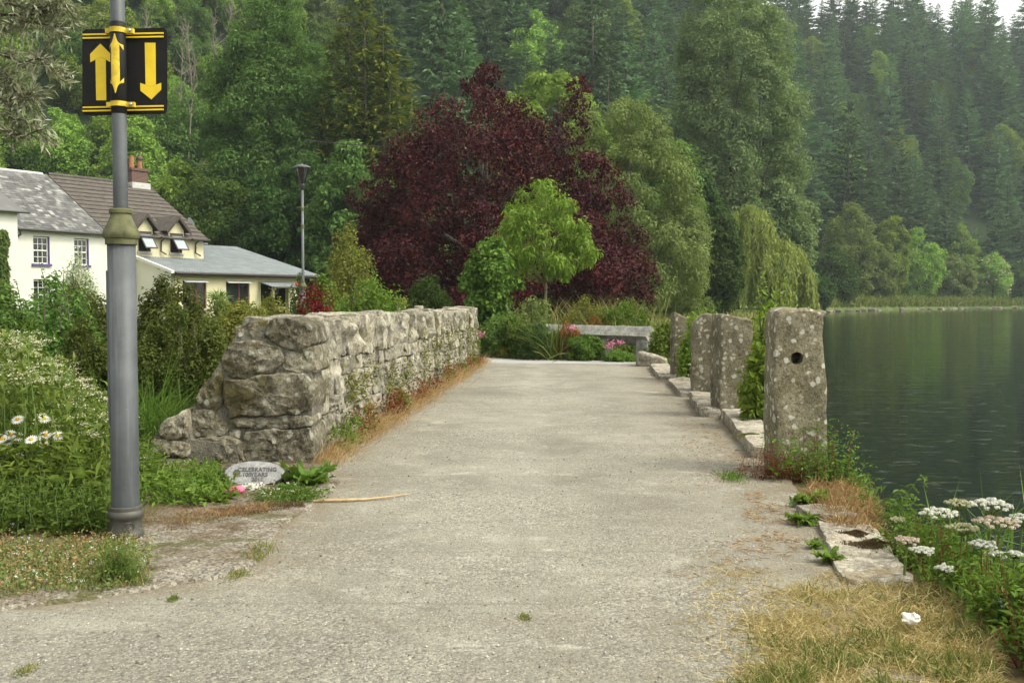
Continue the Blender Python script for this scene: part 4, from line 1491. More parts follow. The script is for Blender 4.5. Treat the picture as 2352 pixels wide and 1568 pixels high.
def corrugated(x0, x1, y0, y1, z0, slope, pitch=.19, amp=.04):
    nx = int((x1 - x0) / pitch * 6)
    xs = np.linspace(x0, x1, nx); ys = np.linspace(y0, y1, 5)
    X, Y = np.meshgrid(xs, ys)
    Z = z0 + (Y - y0) * slope + amp * np.sin(X / pitch * 2 * np.pi)
    ny, nx = X.shape
    A = np.stack([X, Y, Z], -1).reshape(-1, 3); B = A - np.array([0, 0, .02])
    i = np.arange(ny - 1)[:, None] * nx + np.arange(nx - 1)[None]
    q = np.stack([i, i + 1, i + nx + 1, i + nx], -1).reshape(-1, 4)
    e = np.arange(nx - 1); m = len(A)
    q2 = q[:, ::-1] + m
    q3 = np.stack([e + m, e + 1 + m, e + 1, e], -1)
    return Geo().add(np.concatenate([A, B]), np.concatenate([q, q2, q3]))


er = corrugated(EX0 + .02, 12.52, EY - .45, -.01, EE + .02, ES).build('roof', 'corrugated', ext)
corrugated(12.525, EX1 + .5, EY - .45, 4.4, EE + .02, ES).build('roof', 'corrugated', ext)
Geo().tube([(12.5, 4.4, EE + .1 + ES * 7.9), (16.2, 4.4, EE + .1 + ES * 7.9)], .1, 6).build('ridge', 'lamp_grey', er)
Geo().b2((EX0, EY - .40, EE - .22), (EX1 + .45, EY - .36, EE - .015)).build('fascia', 'brown_trim', ext)
Geo().tube([(EX0, EY - .47, EE - .06), (EX1 + .45, EY - .47, EE - .08)], .06, 8).build('gutter', 'brown_trim', ext)
Geo().b2((EX0 + .3, EY + .9, -.3), (17.3, EY + .95, EE - .1)).build('unlit_room_sheet', 'interior', ext)  # black sheet paints the darkness inside, behind windows and porch
for a, b, c, d_ in EW[:2]:
    g = Geo(); fr = .07
    g.b2((a, EY + .08, c), (a + fr, EY + .16, d_)); g.b2((b - fr, EY + .08, c), (b, EY + .16, d_)); g.b2((a + fr, EY + .08, d_ - .1), (b - fr, EY + .16, d_)); g.b2(((a + b) / 2 + .12, EY + .09, c), ((a + b) / 2 + .22, EY + .15, d_ - .1))
    w_ = g.build('window', 'dark_red', ext)
    Geo().b2((a + fr, EY + .12, c), ((a + b) / 2 + .12, EY + .126, d_ - .1)).build('pane', 'glass_dark', w_)
    Geo().b2(((a + b) / 2 + .22, EY + .12, c), (b - fr, EY + .126, d_ - .1)).build('pane', 'glass_dark', w_)
    Geo().b2(((a + b) / 2 - .15, EY + .3, c), ((a + b) / 2 + .12, EY + .34, d_ - .1)).build('curtain', 'dark_red', w_)
    Geo().b2((a - .12, EY - .05, d_ + .02), (b + .12, EY - .003, d_ + .13)).build('lintel', 'render_cream', w_)
    Geo().prism([(a, EY - .01, d_ - .02), (b, EY - .01, d_ - .02), (b, EY - .25, d_ - .14), (a, EY - .25, d_ - .14)], (0, 0, .02)).build('blind', 'frame_white', w_)
# porch awning and the dark clutter beneath it
corrugated(13.9, 16.7, EY - 1.3, EY - .02, EE - .75, .24, .13, .022).build('awning', 'corrugated', ext)
for xx_ in (14.05, 16.5):
    Geo().b2((xx_ - .06, EY - 1.2, -.3), (xx_ + .06, EY - 1.08, EE - .78)).build('porch_post', 'wood_grey', ext)
Geo().b2((13.9, EY - 1.36, EE - .86), (16.7, EY - 1.3, EE - .76)).build('awning_fascia', 'brown_trim', ext)
for lx, lz in ((14.6, 2.0), (16.3, 1.95)):
    o = thing('porch_lantern', 'black lantern hanging at the %s of the cottage porch' % ('left' if lx < 15 else 'right'), 'lantern', (0, 0, 0))
    o.location = Matrix.Translation(HO) @ Matrix.Rotation(HA, 4, 'Z') @ Vector((lx, EY - .9, lz)); o.rotation_euler = (0, 0, HA)
    Geo().lathe([(.06, -.18), (.1, .06), (.13, .08), (.03, .2), (.01, .26)], (0, 0), 8).build('lantern_body', 'lamp_black', o)
    Geo().tube([(0, 0, .26), (0, 0, .36)], .01, 4).build('hanger', 'lamp_black', o)

# ================================================================== LAMP POSTS
def lamp_post(name, label, loc, px, thick, H, detail=True):
    """tapered column: px = metres per reference pixel of the near post's profile"""
    o = thing(name, label, 'lamp post', loc)
    k = thick
    def z(v): return (1247 - v) * .0026 * k
    def r(p): return p * .0026 * k * .91
    sides = 40 if detail else 16
    Geo().lathe([(r(44), -.05), (r(44), z(1240)), (r(39), z(1238)), (r(38), z(1234)), (r(42), z(1231)), (r(44), z(1225)), (r(42), z(1218)), (r(39.5), z(1214)),
                 (r(39), z(1190)), (r(40), z(1188)), (r(43), z(1184)), (r(44.5), z(1178)), (r(43), z(1172)), (r(39.5), z(1168)), (r(39.5), z(1160)), (r(36), z(1158))], (0, 0), sides).build('base', 'dark_iron', o, crease=32)
    Geo().lathe([(r(34), z(1160)), (r(34), z(556))], (0, 0), sides).build('lower_column', 'galvanised', o, smooth=True)
    Geo().lathe([(r(35), z(558)), (r(38.5), z(557)), (r(38.5), z(545)), (r(42), z(543)), (r(44.5), z(538)), (r(44.5), z(532)), (r(42), z(525)), (r(36), z(515)), (r(31), z(506)), (r(27.5), z(498)), (r(25), z(490)), (r(24.5), z(487)), (r(28), z(486)), (r(28.5), z(484)), (r(28.5), z(478)), (r(27), z(476)), (r(17), z(475))], (0, 0), sides).build('collar', 'mossy_iron', o, crease=32)
    Geo().lathe([(r(17.6), z(480)), (r(17), H - .75)], (0, 0), sides).build('upper_column', 'galvanised' if detail else 'lamp_grey', o, smooth=True)
    for zc in (H * .66, H - 1.35):
        Geo().lathe([(r(18), zc - .06), (r(23), zc - .045), (r(23), zc - .02), (r(20), zc), (r(23), zc + .02), (r(23), zc + .045), (r(18), zc + .06)], (0, 0), 16).build('band', 'mossy_iron', o, smooth=True)
    # short ladder bar and the lantern
    Geo().tube([(-.17, 0, H - 1.30), (.17, 0, H - 1.30)], .018, 6).build('ladder_bar', 'mossy_iron', o)
    ln = Geo().lathe([(.05, H - .78), (.075, H - .70), (.085, H - .64), (.07, H - .60)], (0, 0), 16).build('lantern_cup', 'lamp_black', o)
    g = Geo()
    for a in range(6):
        t = a * math.pi / 3
        g.tube([(.075 * math.cos(t), .075 * math.sin(t), H - .62), (.21 * math.cos(t), .21 * math.sin(t), H - .12)], .011, 4)
    g.build('lantern_frame', 'lamp_black', o)
    Geo().lathe([(.065, H - .60), (.19, H - .125)], (0, 0), 6).build('lantern_glass', 'glass_dark', o)
    Geo().lathe([(.2, H - .135), (.255, H - .12), (.25, H - .085), (.14, H - .045), (.05, H - .03), (.02, H)], (0, 0), 20).build('lantern_cap', 'lamp_grey', o)
    return o


NP = gp(290, 1247)
NP = Vector((NP.x, NP.y, 0.0))
near_post = lamp_post('lamp_post', 'thick grey lamp post with mossy collar in the left foreground', NP, 0, 1.0 * NP.y / 5.95, 5.6)
# access door plate on the left of the lower column
k_ = .0026 * NP.y / 5.95
kr_ = k_ * .91
g = Geo()
aa = np.linspace(R(150), R(215), 8)
rad = 34 * kr_ + .008
for i in range(7):
    p = [(rad * math.cos(aa[i]), rad * math.sin(aa[i])), (rad * math.cos(aa[i + 1]), rad * math.sin(aa[i + 1]))]
    g.prism([(p[0][0], p[0][1], .72), (p[1][0], p[1][1], .72), (p[1][0], p[1][1], 1.62), (p[0][0], p[0][1], 1.62)], (-.02 * math.cos(aa[i]), -.02 * math.sin(aa[i]), 0))
g.build('access_door', 'galvanised', near_post)
# oval maker's badge cast on the base
g = Geo()
for sc_, am in ((1.0, .008), (.8, .0045)):
    t = np.linspace(0, 2 * np.pi, 25)
    pts = []
    for q in t:
        a = R(-58) + .33 * sc_ * math.cos(q); rr0 = 39.5 * kr_ + .002
        pts.append((rr0 * math.cos(a), rr0 * math.sin(a), k_ * (1247 - 1203) + .026 * sc_ * math.sin(q)))
    g.tube(pts, am * .45, 4, cap=False)
for i in range(3):
    a0 = R(-58) - .16; zz = k_ * (1247 - 1203) + (i - 1) * .009
    g.tube([((39.5 * kr_ + .001) * math.cos(a0 + q * .32), (39.5 * kr_ + .001) * math.sin(a0 + q * .32), zz) for q in np.linspace(0, 1, 6)], .0022, 4)
g.build('maker_badge', 'dark_iron', near_post)
Geo().lathe([(.24, 0), (.235, .012), (.12, .016)], (0, 0), 24).build('footing', 'granite_kerb', near_post, (0.02, -.02, .012))

lamp_post('street_lamp', 'slim grey street lamp with flared lantern beside the copper beech', (px_x(697, 30), 30, 0), 0, 1.0, top_z(376, 30), False)

# ---- direction sign clamped to the post
SD = NP.y + .075
sg = thing('direction_sign', 'black sign with yellow up and down arrows clamped to the lamp post', 'sign', (NP.x, NP.y, at(290, 165, NP.y).z))
def S_(u, v, dy=0.0):
    p = at(u, v, SD)
    return np.array([p.x - NP.x, SD - NP.y + dy, p.z - sg.location.z])
def rrect(u0, v0, u1, v1, r, n=6):
    pts = []
    for cx_, cy_, a0 in ((u1 - r, v0 + r, -90), (u1 - r, v1 - r, 0), (u0 + r, v1 - r, 90), (u0 + r, v0 + r, 180)):
        for i in range(n):
            a = R(a0 + 90 * i / (n - 1))
            pts.append((cx_ + r * math.cos(a), cy_ + r * math.sin(a)))
    return pts
Geo().prism([S_(u, v + (286 - u) * .02) for u, v in rrect(189, 66, 384, 264, 11)], (0, .004, 0)).build('plate', 'sign_black', sg)
def arrow(pts, nm='arrow'):
    Geo().prism([S_(u, v + (286 - u) * .0, -.004) for u, v in pts], (0, .003, 0)).build(nm, 'sign_yellow', sg)
UP = [(232, 101), (255, 126), (255, 143), (244, 134), (244.5, 230), (221.5, 231), (220, 134), (208, 143), (207, 126)]
# concave outlines are split into convex pieces: head and shaft
def arrow2(head, shaft, nm):
    g = Geo()
    for poly in (*head, shaft):
        g.prism([S_(u, v, -.004) for u, v in poly], (0, .003, 0))
    g.build(nm, 'sign_yellow', sg)
arrow2([[(231, 101), (231.5, 131), (208, 144), (207.5, 125)], [(231, 101), (255, 125), (255, 144), (231.5, 131)]], [(219.8, 138), (231.5, 131.6), (243.4, 138.1), (244.5, 231), (221.5, 231)], 'up_arrow')
arrow2([[(348, 229), (347.5, 200), (370.5, 191), (370.5, 207)], [(348, 229), (323, 209), (322.5, 191), (347.5, 200)]], [(333, 99), (357.5, 99), (358.3, 195.3), (347.5, 199.6), (334.8, 195.1)], 'down_arrow')
for v0 in (78, 245):
    for dv in (0, 8):
        g = Geo(); g.prism([S_(191, v0 + dv + 1, -.010), S_(376, v0 + dv - 2.5, -.010), S_(376, v0 + dv + 1, -.010), S_(191, v0 + dv + 4.5, -.010)], (0, .009, 0)); g.build('rail', 'sign_yellow', sg)
    zc = S_(272, v0 + 1)[2]
    rr_ = 17.6 * kr_ + .004
    g = Geo(); t = np.linspace(R(180), R(360), 15)
    for i in range(14):
        p = [np.array([rr_ * math.cos(t[i]), rr_ * math.sin(t[i])]), np.array([rr_ * math.cos(t[i + 1]), rr_ * math.sin(t[i + 1])])]
        g.prism([(*p[0], zc - .0145), (*p[1], zc - .0145), (*p[1], zc + .0145), (*p[0], zc + .0145)], tuple(unit(np.array([*(p[0] + p[1]), 0])) * .004))
    g.b2((rr_ - .004, -.006, zc - .014), (rr_ + .045, .02, zc + .014))
    g.b2((-rr_ - .03, .0, zc - .014), (-rr_ + .004, .07, zc + .014))
    g.build('clamp', 'worn_yellow', sg)
    b_ = Geo().lathe([(.009, 0), (.009, .012), (.006, .016)], (0, 0), 8).build('bolt', 'bolt_steel', sg, (rr_ + .028, -.006, zc)); b_.rotation_euler = (R(90), 0, 0)
zt, zb = S_(272, 60)[2], S_(272, 268)[2]
Geo().lathe([(17.4 * kr_, zb), (17.6 * kr_ + .003, zb + .004), (17.6 * kr_ + .003, zt - .004), (17.4 * kr_, zt)], (0, 0), 40).build('sleeve', 'sign_black', sg, smooth=True)
# two-headed arrow wrapped round the sleeve
g = Geo(); rs = 17.6 * kr_ + .0045
def on_sleeve(w, z): 
    a = R(-94) + w / rs
    return (rs * math.cos(a), rs * math.sin(a), z)
za, zb_ = S_(272, 89)[2], S_(272, 224)[2]
hw, hh_, sw = .052, .066, .027
def strip(z0, w0, z1, w1, ctr=0.0):
    k = 10
    ws = np.linspace(-1, 1, k + 1)
    V = [on_sleeve(w * w0 + ctr, z0) for w in ws] + [on_sleeve(w * w1 + ctr, z1) for w in ws]
    g.add(V, [(i, i + 1, k + 2 + i, k + 1 + i) for i in range(k)])
strip(za - .066, hw, za, .0005); strip(za - .066 - .0001, sw, zb_ + .066, sw); strip(zb_, .0005, zb_ + .066, hw)
for sgn, zz, dz in ((1, za - .066, -.028), (1, zb_ + .066, .028)):
    for sx in (-1, 1):
        V = [on_sleeve(sx * q, zz) for q in np.linspace(sw, hw, 4)] + [on_sleeve(sx * q, zz + dz * (j / 3)) for j, q in enumerate(np.linspace(sw, hw, 4))]
        g.add(V, [(i, i + 1, 5 + i, 4 + i) for i in range(3)])
g.build('double_arrow', 'worn_yellow', sg)

# ================================================================== STONE WALL
WA = np.array([-1.79, 8.72]); WB = np.array([-.755, 23.3])     # foot of the face beside the path
wu = (WB - WA) / np.linalg.norm(WB - WA)                       # along the wall
wl_ = np.linalg.norm(WB - WA)
wnrm = np.array([wu[1], -wu[0]])                               # out of the face, towards the path
w_ang = math.atan2(wu[1], wu[0])
wall = thing('stone_wall', 'long grey rubble stone wall with upright coping along the left of the path', 'wall', (WA[0], WA[1], 0), w_ang)
# local frame: x along the wall, y away from the path, z up.  The face leans back slightly.
WH0, WH1 = 1.255, 1.20
def wall_h(x): return WH0 + (WH1 - WH0) * x / wl_
def batter(z): return .085 * z
g = Geo()
nseg = 24
xs = np.linspace(.12, wl_ - .05, nseg)
V = []
for x in xs:
    h = wall_h(x) - .08
    V += [(x, .048, -.1), (x, .048 + batter(h), h), (x, .70, h), (x, .78, -.3)]
Q = []
for i in range(nseg - 1):
    for j in range(4): Q.append((i * 4 + j, i * 4 + (j + 1) % 4, (i + 1) * 4 + (j + 1) % 4, (i + 1) * 4 + j))
Q += [(0, 1, 2, 3), ((nseg - 1) * 4 + 3, (nseg - 1) * 4 + 2, (nseg - 1) * 4 + 1, (nseg - 1) * 4)]
g.add(V, Q); g.build('mortar_core', 'mortar', wall)

stone_variants = []
for i in range(14):
    me = rough_box(1, 1, 1, 20 + i, 7, .062, .07, fine=1.7)
    me.materials.append(MATS['granite_wall']); stone_variants.append(me)
cope_variants = []
for i in range(10):
    me = rough_box(1, 1, 1, 60 + i, 9, .055, .07, fine=1.7)
    me.materials.append(MATS['granite_wall']); cope_variants.append(me)
rs_ = np.random.default_rng(17)
nst = 0
rows = [0.0, .165, .335, .505, .675, .85]
row_top = .87
def face_stone(x0, x1, z0, z1):
    global nst
    o = link('stone', stone_variants[int(rs_.integers(14))], None, wall)
    dep = .22
    zc = (z0 + z1) / 2
    out = rs_.normal() * .016
    o.location = ((x0 + x1) / 2, .115 + batter(zc) + out, z0 + .004)
    o.scale = ((x1 - x0) - .004, dep, (z1 - z0) - .002)
    o.rotation_euler = (R(-4.5) + rs_.normal() * .03, rs_.normal() * .03, rs_.normal() * .04)
    if rs_.random() < .5: o.scale[0] *= -1
    nst += 1
for ri in range(5):
    x = .55 + rs_.random() * .25 if ri % 2 else .62
    while x < wl_ - .1:
        w = (.17 + .33 * rs_.random() ** 1.3) * (1 + .045 * x)
        x1 = min(x + w, wl_)
        z0 = rows[ri] * wall_h(x) / WH0 + rs_.normal() * .012
        z1 = rows[ri + 1] * wall_h(x) / WH0 + rs_.normal() * .012
        if rs_.random() < .10 and w > .32:
            zm = (z0 + z1) / 2 + rs_.normal() * .02
            xm = x + w * (.4 + .2 * rs_.random())
            face_stone(x, x1, z0, zm); face_stone(x, x1, zm, z1)
        else:
            face_stone(x, x1, z0, z1)
        x = x1
# upright coping stones
x = .50
while x < wl_:
    w = (.11 + .24 * rs_.random() ** 1.5) * (1 + .03 * x)
    o = link('coping_stone', cope_variants[int(rs_.integers(10))], None, wall)
    h = wall_h(x)
    zb0 = .84 * h / WH0
    hh = h - zb0 + rs_.normal() * .022
    o.location = (x + w / 2, .41 + rs_.normal() * .02, zb0)
    o.scale = (w + .004, .70 + rs_.normal() * .03, hh)
    o.rotation_euler = (R(-3) + rs_.normal() * .02, rs_.normal() * .035, rs_.normal() * .04)
    x += w
    nst += 1


# ---- end of the wall facing the camera: big roughly squared blocks, drawn on the end plane
def face_block(poly, yfront, depth, seed, name='end_stone', mat='granite_end', parent=None, bulge=.012):
    """poly: outline (u, v) in the end plane; becomes a dressed lump with a bulging front"""
    r0 = np.random.default_rng(int(seed))
    P = [at(u, v, yfront) for u, v in poly]
    # densify outline
    pts = []
    n = len(P)
    for i in range(n):
        a, b = P[i], P[(i + 1) % n]
        m = max(2, int((b - a).length / .035))
        for j in range(m):
            pts.append(a.lerp(b, j / m))
    c = sum(pts, Vector()) / len(pts)
    # round the corners
    for _ in range(1):
        pts = [(pts[i - 1] + pts[i] * 2 + pts[(i + 1) % len(pts)]) / 4 for i in range(len(pts))]
    k = len(pts)
    bm = bmesh.new()
    rings = []
    for s, dy in ((1.05, depth), (1.05, .05), (1.04, .018), (1.01, -.002), (.965, -.010), (.90, -.012), (.82, -.5 * bulge - .01), (.72, -.6 * bulge - .01), (.60, -.8 * bulge - .012), (.48, -.9 * bulge - .012), (.34, -bulge - .012), (.18, -bulge - .012)):
        ring = []
        for p in pts:
            q = c + (p - c) * s
            nv = mnoise.noise_vector(q * 5.5 + Vector((seed, 0, seed * .7))) * .026 + mnoise.noise_vector(q * 15 + Vector((seed, 3, 0))) * .020 + mnoise.noise_vector(q * 34 + Vector((seed, 3, 0))) * .012
            ring.append(bm.verts.new((q.x + nv.x * (1 if s < 1 or dy < depth else 0), yfront + dy + nv.y * (1.2 if dy < .04 else .3), q.z + nv.z * .8)))
        rings.append(ring)
    for a, b in zip(rings[:-1], rings[1:]):
        for i in range(k):
            bm.faces.new((a[i], a[(i + 1) % k], b[(i + 1) % k], b[i]))
    cv = bm.verts.new((c.x, yfront - bulge - .015, c.z))
    for i in range(k): bm.faces.new((rings[-1][i], rings[-1][(i + 1) % k], cv))
    bmesh.ops.recalc_face_normals(bm, faces=bm.faces[:])
    me = bpy.data.meshes.new(name); bm.to_mesh(me); bm.free()
    sharpen(me, 24)
    me.materials.append(MATS[mat])
    o = link(name, me, None, parent)
    return o


inv = (Matrix.Translation((WA[0], WA[1], 0)) @ Matrix.Rotation(w_ang, 4, 'Z')).inverted()
END = [
    ([(545, 752), (556, 740), (612, 733), (616, 752), (600, 775), (548, 778)], 8.66, .5),
    ([(614, 734), (680, 731), (712, 742), (722, 790), (700, 808), (650, 800), (608, 778)], 8.64, .6),
    ([(512, 815), (530, 790), (600, 780), (648, 803), (650, 830), (622, 852), (560, 870), (520, 860)], 8.63, .5),
    ([(652, 806), (722, 795), (735, 850), (715, 858), (660, 850), (645, 830)], 8.66, .5),
    ([(516, 876), (560, 874), (640, 856), (700, 862), (716, 900), (714, 944), (620, 952), (524, 956), (514, 920)], 8.60, .6),
    ([(524, 962), (620, 956), (712, 950), (716, 978), (640, 985), (530, 982)], 8.63, .4),
    ([(560, 988), (640, 988), (714, 982), (718, 1040), (712, 1075), (640, 1080), (566, 1078), (552, 1030)], 8.62, .6),
    ([(528, 985), (556, 984), (552, 1010), (530, 1012)], 8.64, .3),
    ([(440, 1010), (520, 1004), (548, 1018), (560, 1060), (520, 1070), (444, 1064)], 8.56, .5),
    ([(470, 880), (505, 842), (514, 870), (512, 935), (490, 948), (452, 938), (445, 912)], 8.64, .45),
    ([(440, 945), (512, 945), (525, 975), (520, 1000), (445, 1005), (428, 975)], 8.64, .3),
    ([(385, 960), (425, 945), (432, 980), (425, 1005), (380, 1008), (368, 988)], 8.52, .4),
    ([(352, 1008), (424, 1010), (436, 1030), (430, 1046), (360, 1044), (345, 1025)], 8.50, .4),
    ([(370, 1050), (438, 1050), (440, 1072), (432, 1090), (375, 1088), (355, 1070)], 8.52, .4),
    ([(440, 1070), (520, 1076), (640, 1086), (712, 1080), (714, 1108), (600, 1118), (450, 1116)], 8.64, .4),
    ([(335, 1092), (430, 1094), (450, 1120), (430, 1140), (345, 1140), (328, 1110)], 8.50, .4)]
for i, (poly, yf, dep) in enumerate(END):
    o = face_block(poly, yf, dep, 5 + i * 3.3, parent=wall)
    o.matrix_parent_inverse = inv
# corner stones seen on the path side of the near end
for i, (z0, z1, ln) in enumerate(((0.0, .33, .62), (.33, .50, .5), (.50, .82, .58), (.82, 1.0, .42), (1.0, 1.27, .56))):
    me = rough_box(ln, .34, z1 - z0 - .012, 400 + i, 4, .05, .18); me.materials.append(MATS['granite_wall'])
    o = link('corner_stone', me, None, wall)
    o.location = (.04 + ln / 2, .19 + batter((z0 + z1) / 2), z0 + .004)
    o.rotation_euler = (R(-4), 0, rs_.normal() * .03)
# mortar behind the end blocks
g = Geo()
pl = [(548, 745), (700, 738), (722, 800), (722, 1100), (340, 1130), (345, 1010), (430, 950), (460, 890), (515, 800)]
g.prism([tuple(at(u + (6 if u < 600 else -6), v + 6, 8.648)) for u, v in pl], (0, .45, 0))
g.prism([tuple(at(u, v, 8.535)) for u, v in ((372, 968), (420, 958), (440, 1010), (545, 1022), (552, 1120), (345, 1135), (352, 1010))], (0, .3, 0))
o = g.build('mortar_fill', 'mortar', wall); o.matrix_parent_inverse = inv
# slab on top of the wall
me = rough_box(.75, .6, .07, 430, 4, .12, .3); me.materials.append(MATS['granite_wall'])
o = link('top_slab', me, None, wall); o.location = (3.4, .5, wall_h(3) - .02); o.rotation_euler = (0, .02, .1)

# ---- plants rooted in the wall joints and dry grass along its foot
g = Geo()
for i in range(150):
    x = .8 + (wl_ - 1.0) * rng.random() ** .85
    z = .12 + .95 * rng.random() if x > 5 else .05 + .6 * rng.random()
    c = np.array([x, .0 + batter(z) - .01, z])
    n = int(10 + 26 * rng.random())
    P = c + rng.normal(size=(n, 3)) * np.array([.10, .015, .09])
    D = unit(np.array([0, -.8, -.2]) + rng.normal(size=(n, 3)) * .7)
    N = unit(np.array([0, -.6, .8]) + rng.normal(size=(n, 3)) * .4); N = unit(N - D * np.sum(N * D, 1, keepdims=True))
    g.leaves(P, N, D, .055 * (.6 + rng.random(n)), .022, rng.random(n))
o = g.build('wall_fern', 'moss_fern'); o.location = (WA[0], WA[1], 0); o.rotation_euler = (0, 0, w_ang)
stuff(o, 'small yellow green ferns rooted in the wall joints', 'fern')
g = Geo()
n = 9000
x = wl_ * rng.random(n) ** 1.15 - .12
P = np.stack([x, -np.abs(rng.normal(size=n)) * .12 - .005, np.zeros(n)], 1)
clump = np.array([max(0, mnoise.noise(Vector((a * 1.6, 3.3, 0))) + .45) for a in x])
L = (.06 + .26 * rng.random(n)) * (.35 + clump)
D = unit(np.array([0, -.35, 1.0]) + rng.normal(size=(n, 3)) * .4)
g.blades(P, D, L, .004, rng.normal(size=(n, 3)) * .5 + np.array([0, -.4, -.3]), rng.random(n))
o = g.build('wall_foot_grass', 'grass_foot'); o.location = (WA[0], WA[1], 0); o.rotation_euler = (0, 0, w_ang)
stuff(o, 'rusty dry grass along the foot of the wall', 'grass')
g = Geo()
for i in range(34):
    x = .15 + (wl_ - .6) * rng.random() ** 1.5
    n = 90
    hgt = .16 + .22 * rng.random()
    P = np.array([x, -.12, 0]) + np.stack([rng.normal(size=n) * .11, rng.normal(size=n) * .05, hgt * rng.random(n)], 1)
    P[:, 1] = np.minimum(P[:, 1], -.02)
    D = unit(rng.normal(size=(n, 3)) + np.array([0, -.4, .5])); N = unit(rng.normal(size=(n, 3)) + np.array([0, -.3, 1.0])); N = unit(N - D * np.sum(N * D, 1, keepdims=True))
    g.leaves(P, N, D, .04 * (.6 + rng.random(n)), .018, np.clip(rng.random() * .7 + rng.random(n) * .3, 0, 1))
o = g.build('wall_foot_herb', 'leaf_rust'); o.location = (WA[0], WA[1], 0); o.rotation_euler = (0, 0, w_ang)
stuff(o, 'reddish herbs growing at the foot of the wall', 'herb')
g = Geo()
for i in range(16):
    x = .3 + (wl_ - 2) * rng.random() ** 1.6
    n = 60
    P = np.array([x, -.12, 0]) + np.stack([rng.normal(size=n) * .09, rng.normal(size=n) * .05, .25 * rng.random(n)], 1)
    P[:, 1] = np.minimum(P[:, 1], -.02)
    D = unit(rng.normal(size=(n, 3)) + np.array([0, -.4, .6])); N = unit(rng.normal(size=(n, 3)) + np.array([0, -.3, 1.0])); N = unit(N - D * np.sum(N * D, 1, keepdims=True))
    g.leaves(P, N, D, .05 * (.6 + rng.random(n)), .022, rng.random(n))
o = g.build('wall_foot_weed', 'leaf_weed'); o.location = (WA[0], WA[1], 0); o.rotation_euler = (0, 0, w_ang)
stuff(o, 'fresh green weeds sprouting at the foot of the wall', 'weeds')

# ================================================================== GRANITE POSTS, KERB, RAIL
def stone_post(u, vb, vt, wpx, label, seed, name='granite_post', depth=None, top=None, hole=False, lean=0, rz=0.0):
    b = gp(u, vb); d = b.y
    w = wpx / F * d; h = top_z(vt, d)
    me = rough_box(w, depth or w * .95, h + .25, seed, 16, .04, .085, taper=.05, top=top, fine=1.1)
    me.materials.append(MATS['granite_post'])
    o = link(name, me, None, None, (b.x, b.y + (depth or w) / 2, -.25))
    o.rotation_euler = (0, lean, rz)
    tag(o, label, 'stone post')
    if hole:
        hp = at(1833, 823, b.y)
        bm = bmesh.new()
        bmesh.ops.create_cone(bm, cap_ends=True, segments=20, radius1=.055, radius2=.05, depth=.34)
        cm = bpy.data.meshes.new('cut'); bm.to_mesh(cm); bm.free()
        cm.materials.append(MATS['granite_post'])
        cu = link('cut', cm, None, None, (hp.x, b.y + .06, hp.z)); cu.rotation_euler = (R(90), 0, 0)
        md = o.modifiers.new('hole', 'BOOLEAN'); md.object = cu; md.operation = 'DIFFERENCE'; md.solver = 'EXACT'
        bpy.context.view_layer.update()
        dg = bpy.context.evaluated_depsgraph_get()
        me2 = bpy.data.meshes.new_from_object(o.evaluated_get(dg))
        o.modifiers.clear(); o.data = me2
        bpy.data.objects.remove(cu)
    return o


stone_post(1843, 1090, 711, 120, 'tallest lichened granite post with a round dark hole, nearest the camera', 501, top=lambda a, b: -.03 * abs(a) ** 3, hole=True, lean=-.012)
stone_post(1687, 958, 726, 78, 'square granite post, second from the camera, pale pitted face', 502, top=lambda a, b: -.04 * a, rz=.12)
stone_post(1622, 912, 722, 60, 'granite post with rounded top partly hidden behind a square one', 503, top=lambda a, b: -.10 * (a - .2) ** 2, rz=-.1)
stone_post(1562, 872, 724, 33, 'slimmest granite post, farthest along the row', 504, top=lambda a, b: -.05 * a, depth=.3, rz=.1)


def kerb(pts_px, hgt, label, seed, group=None, mat='granite_kerb', zoff=0.0):
    """flat rough slab over a ground quadrilateral given by two ends and a width"""
    (ua, va), (ub, vb), w = pts_px
    a, b = gp(ua, va), gp(ub, vb)
    dv = b - a; L = dv.length
    me = rough_box(L, w, hgt + .2, seed, 14, .045, .045, fine=1.8); me.materials.append(MATS[mat])
    o = link('kerb_stone', me, None, None, ((a.x + b.x) / 2, (a.y + b.y) / 2, -.2 + zoff)); o.rotation_euler = (0, 0, math.atan2(dv.y, dv.x))
    return tag(o, label, 'kerb stone', group)


kerb(((1772, 1052), (1690, 962), .34), .12, 'long pale kerb slab with orange moss between the two nearest posts', 511)
kerb(((1640, 958), (1612, 918), .36), .12, 'short broken kerb stone before the round topped post', 512)
kerb(((1592, 912), (1560, 880), .4), .09, 'low worn kerb stone beside the slimmest post', 513)
kerb(((1540, 872), (1512, 845), .4), .10, 'small kerb stone between the slimmest post and the pale boulder', 514)
kerb(((2015, 1345), (1942, 1212), .34), .035, 'broad weathered slab with brown moss patches on the lake edge', 515)
kerb(((1915, 1200), (1880, 1172), .3), .05, 'small pale flagstone end showing behind the dandelion rosettes', 516)
me = rough_box(.62, .45, .32, 517, 6, .12, .3, top=lambda a, b: -.08 * a); me.materials.append(MATS['granite_kerb'])
o = link('boulder', me, None, None, gp(1496, 842) + Vector((0.05, .2, -.06))); o.rotation_euler = (0, 0, -.3)
tag(o, 'pale split boulder at the foot of the stone rail', 'boulder')

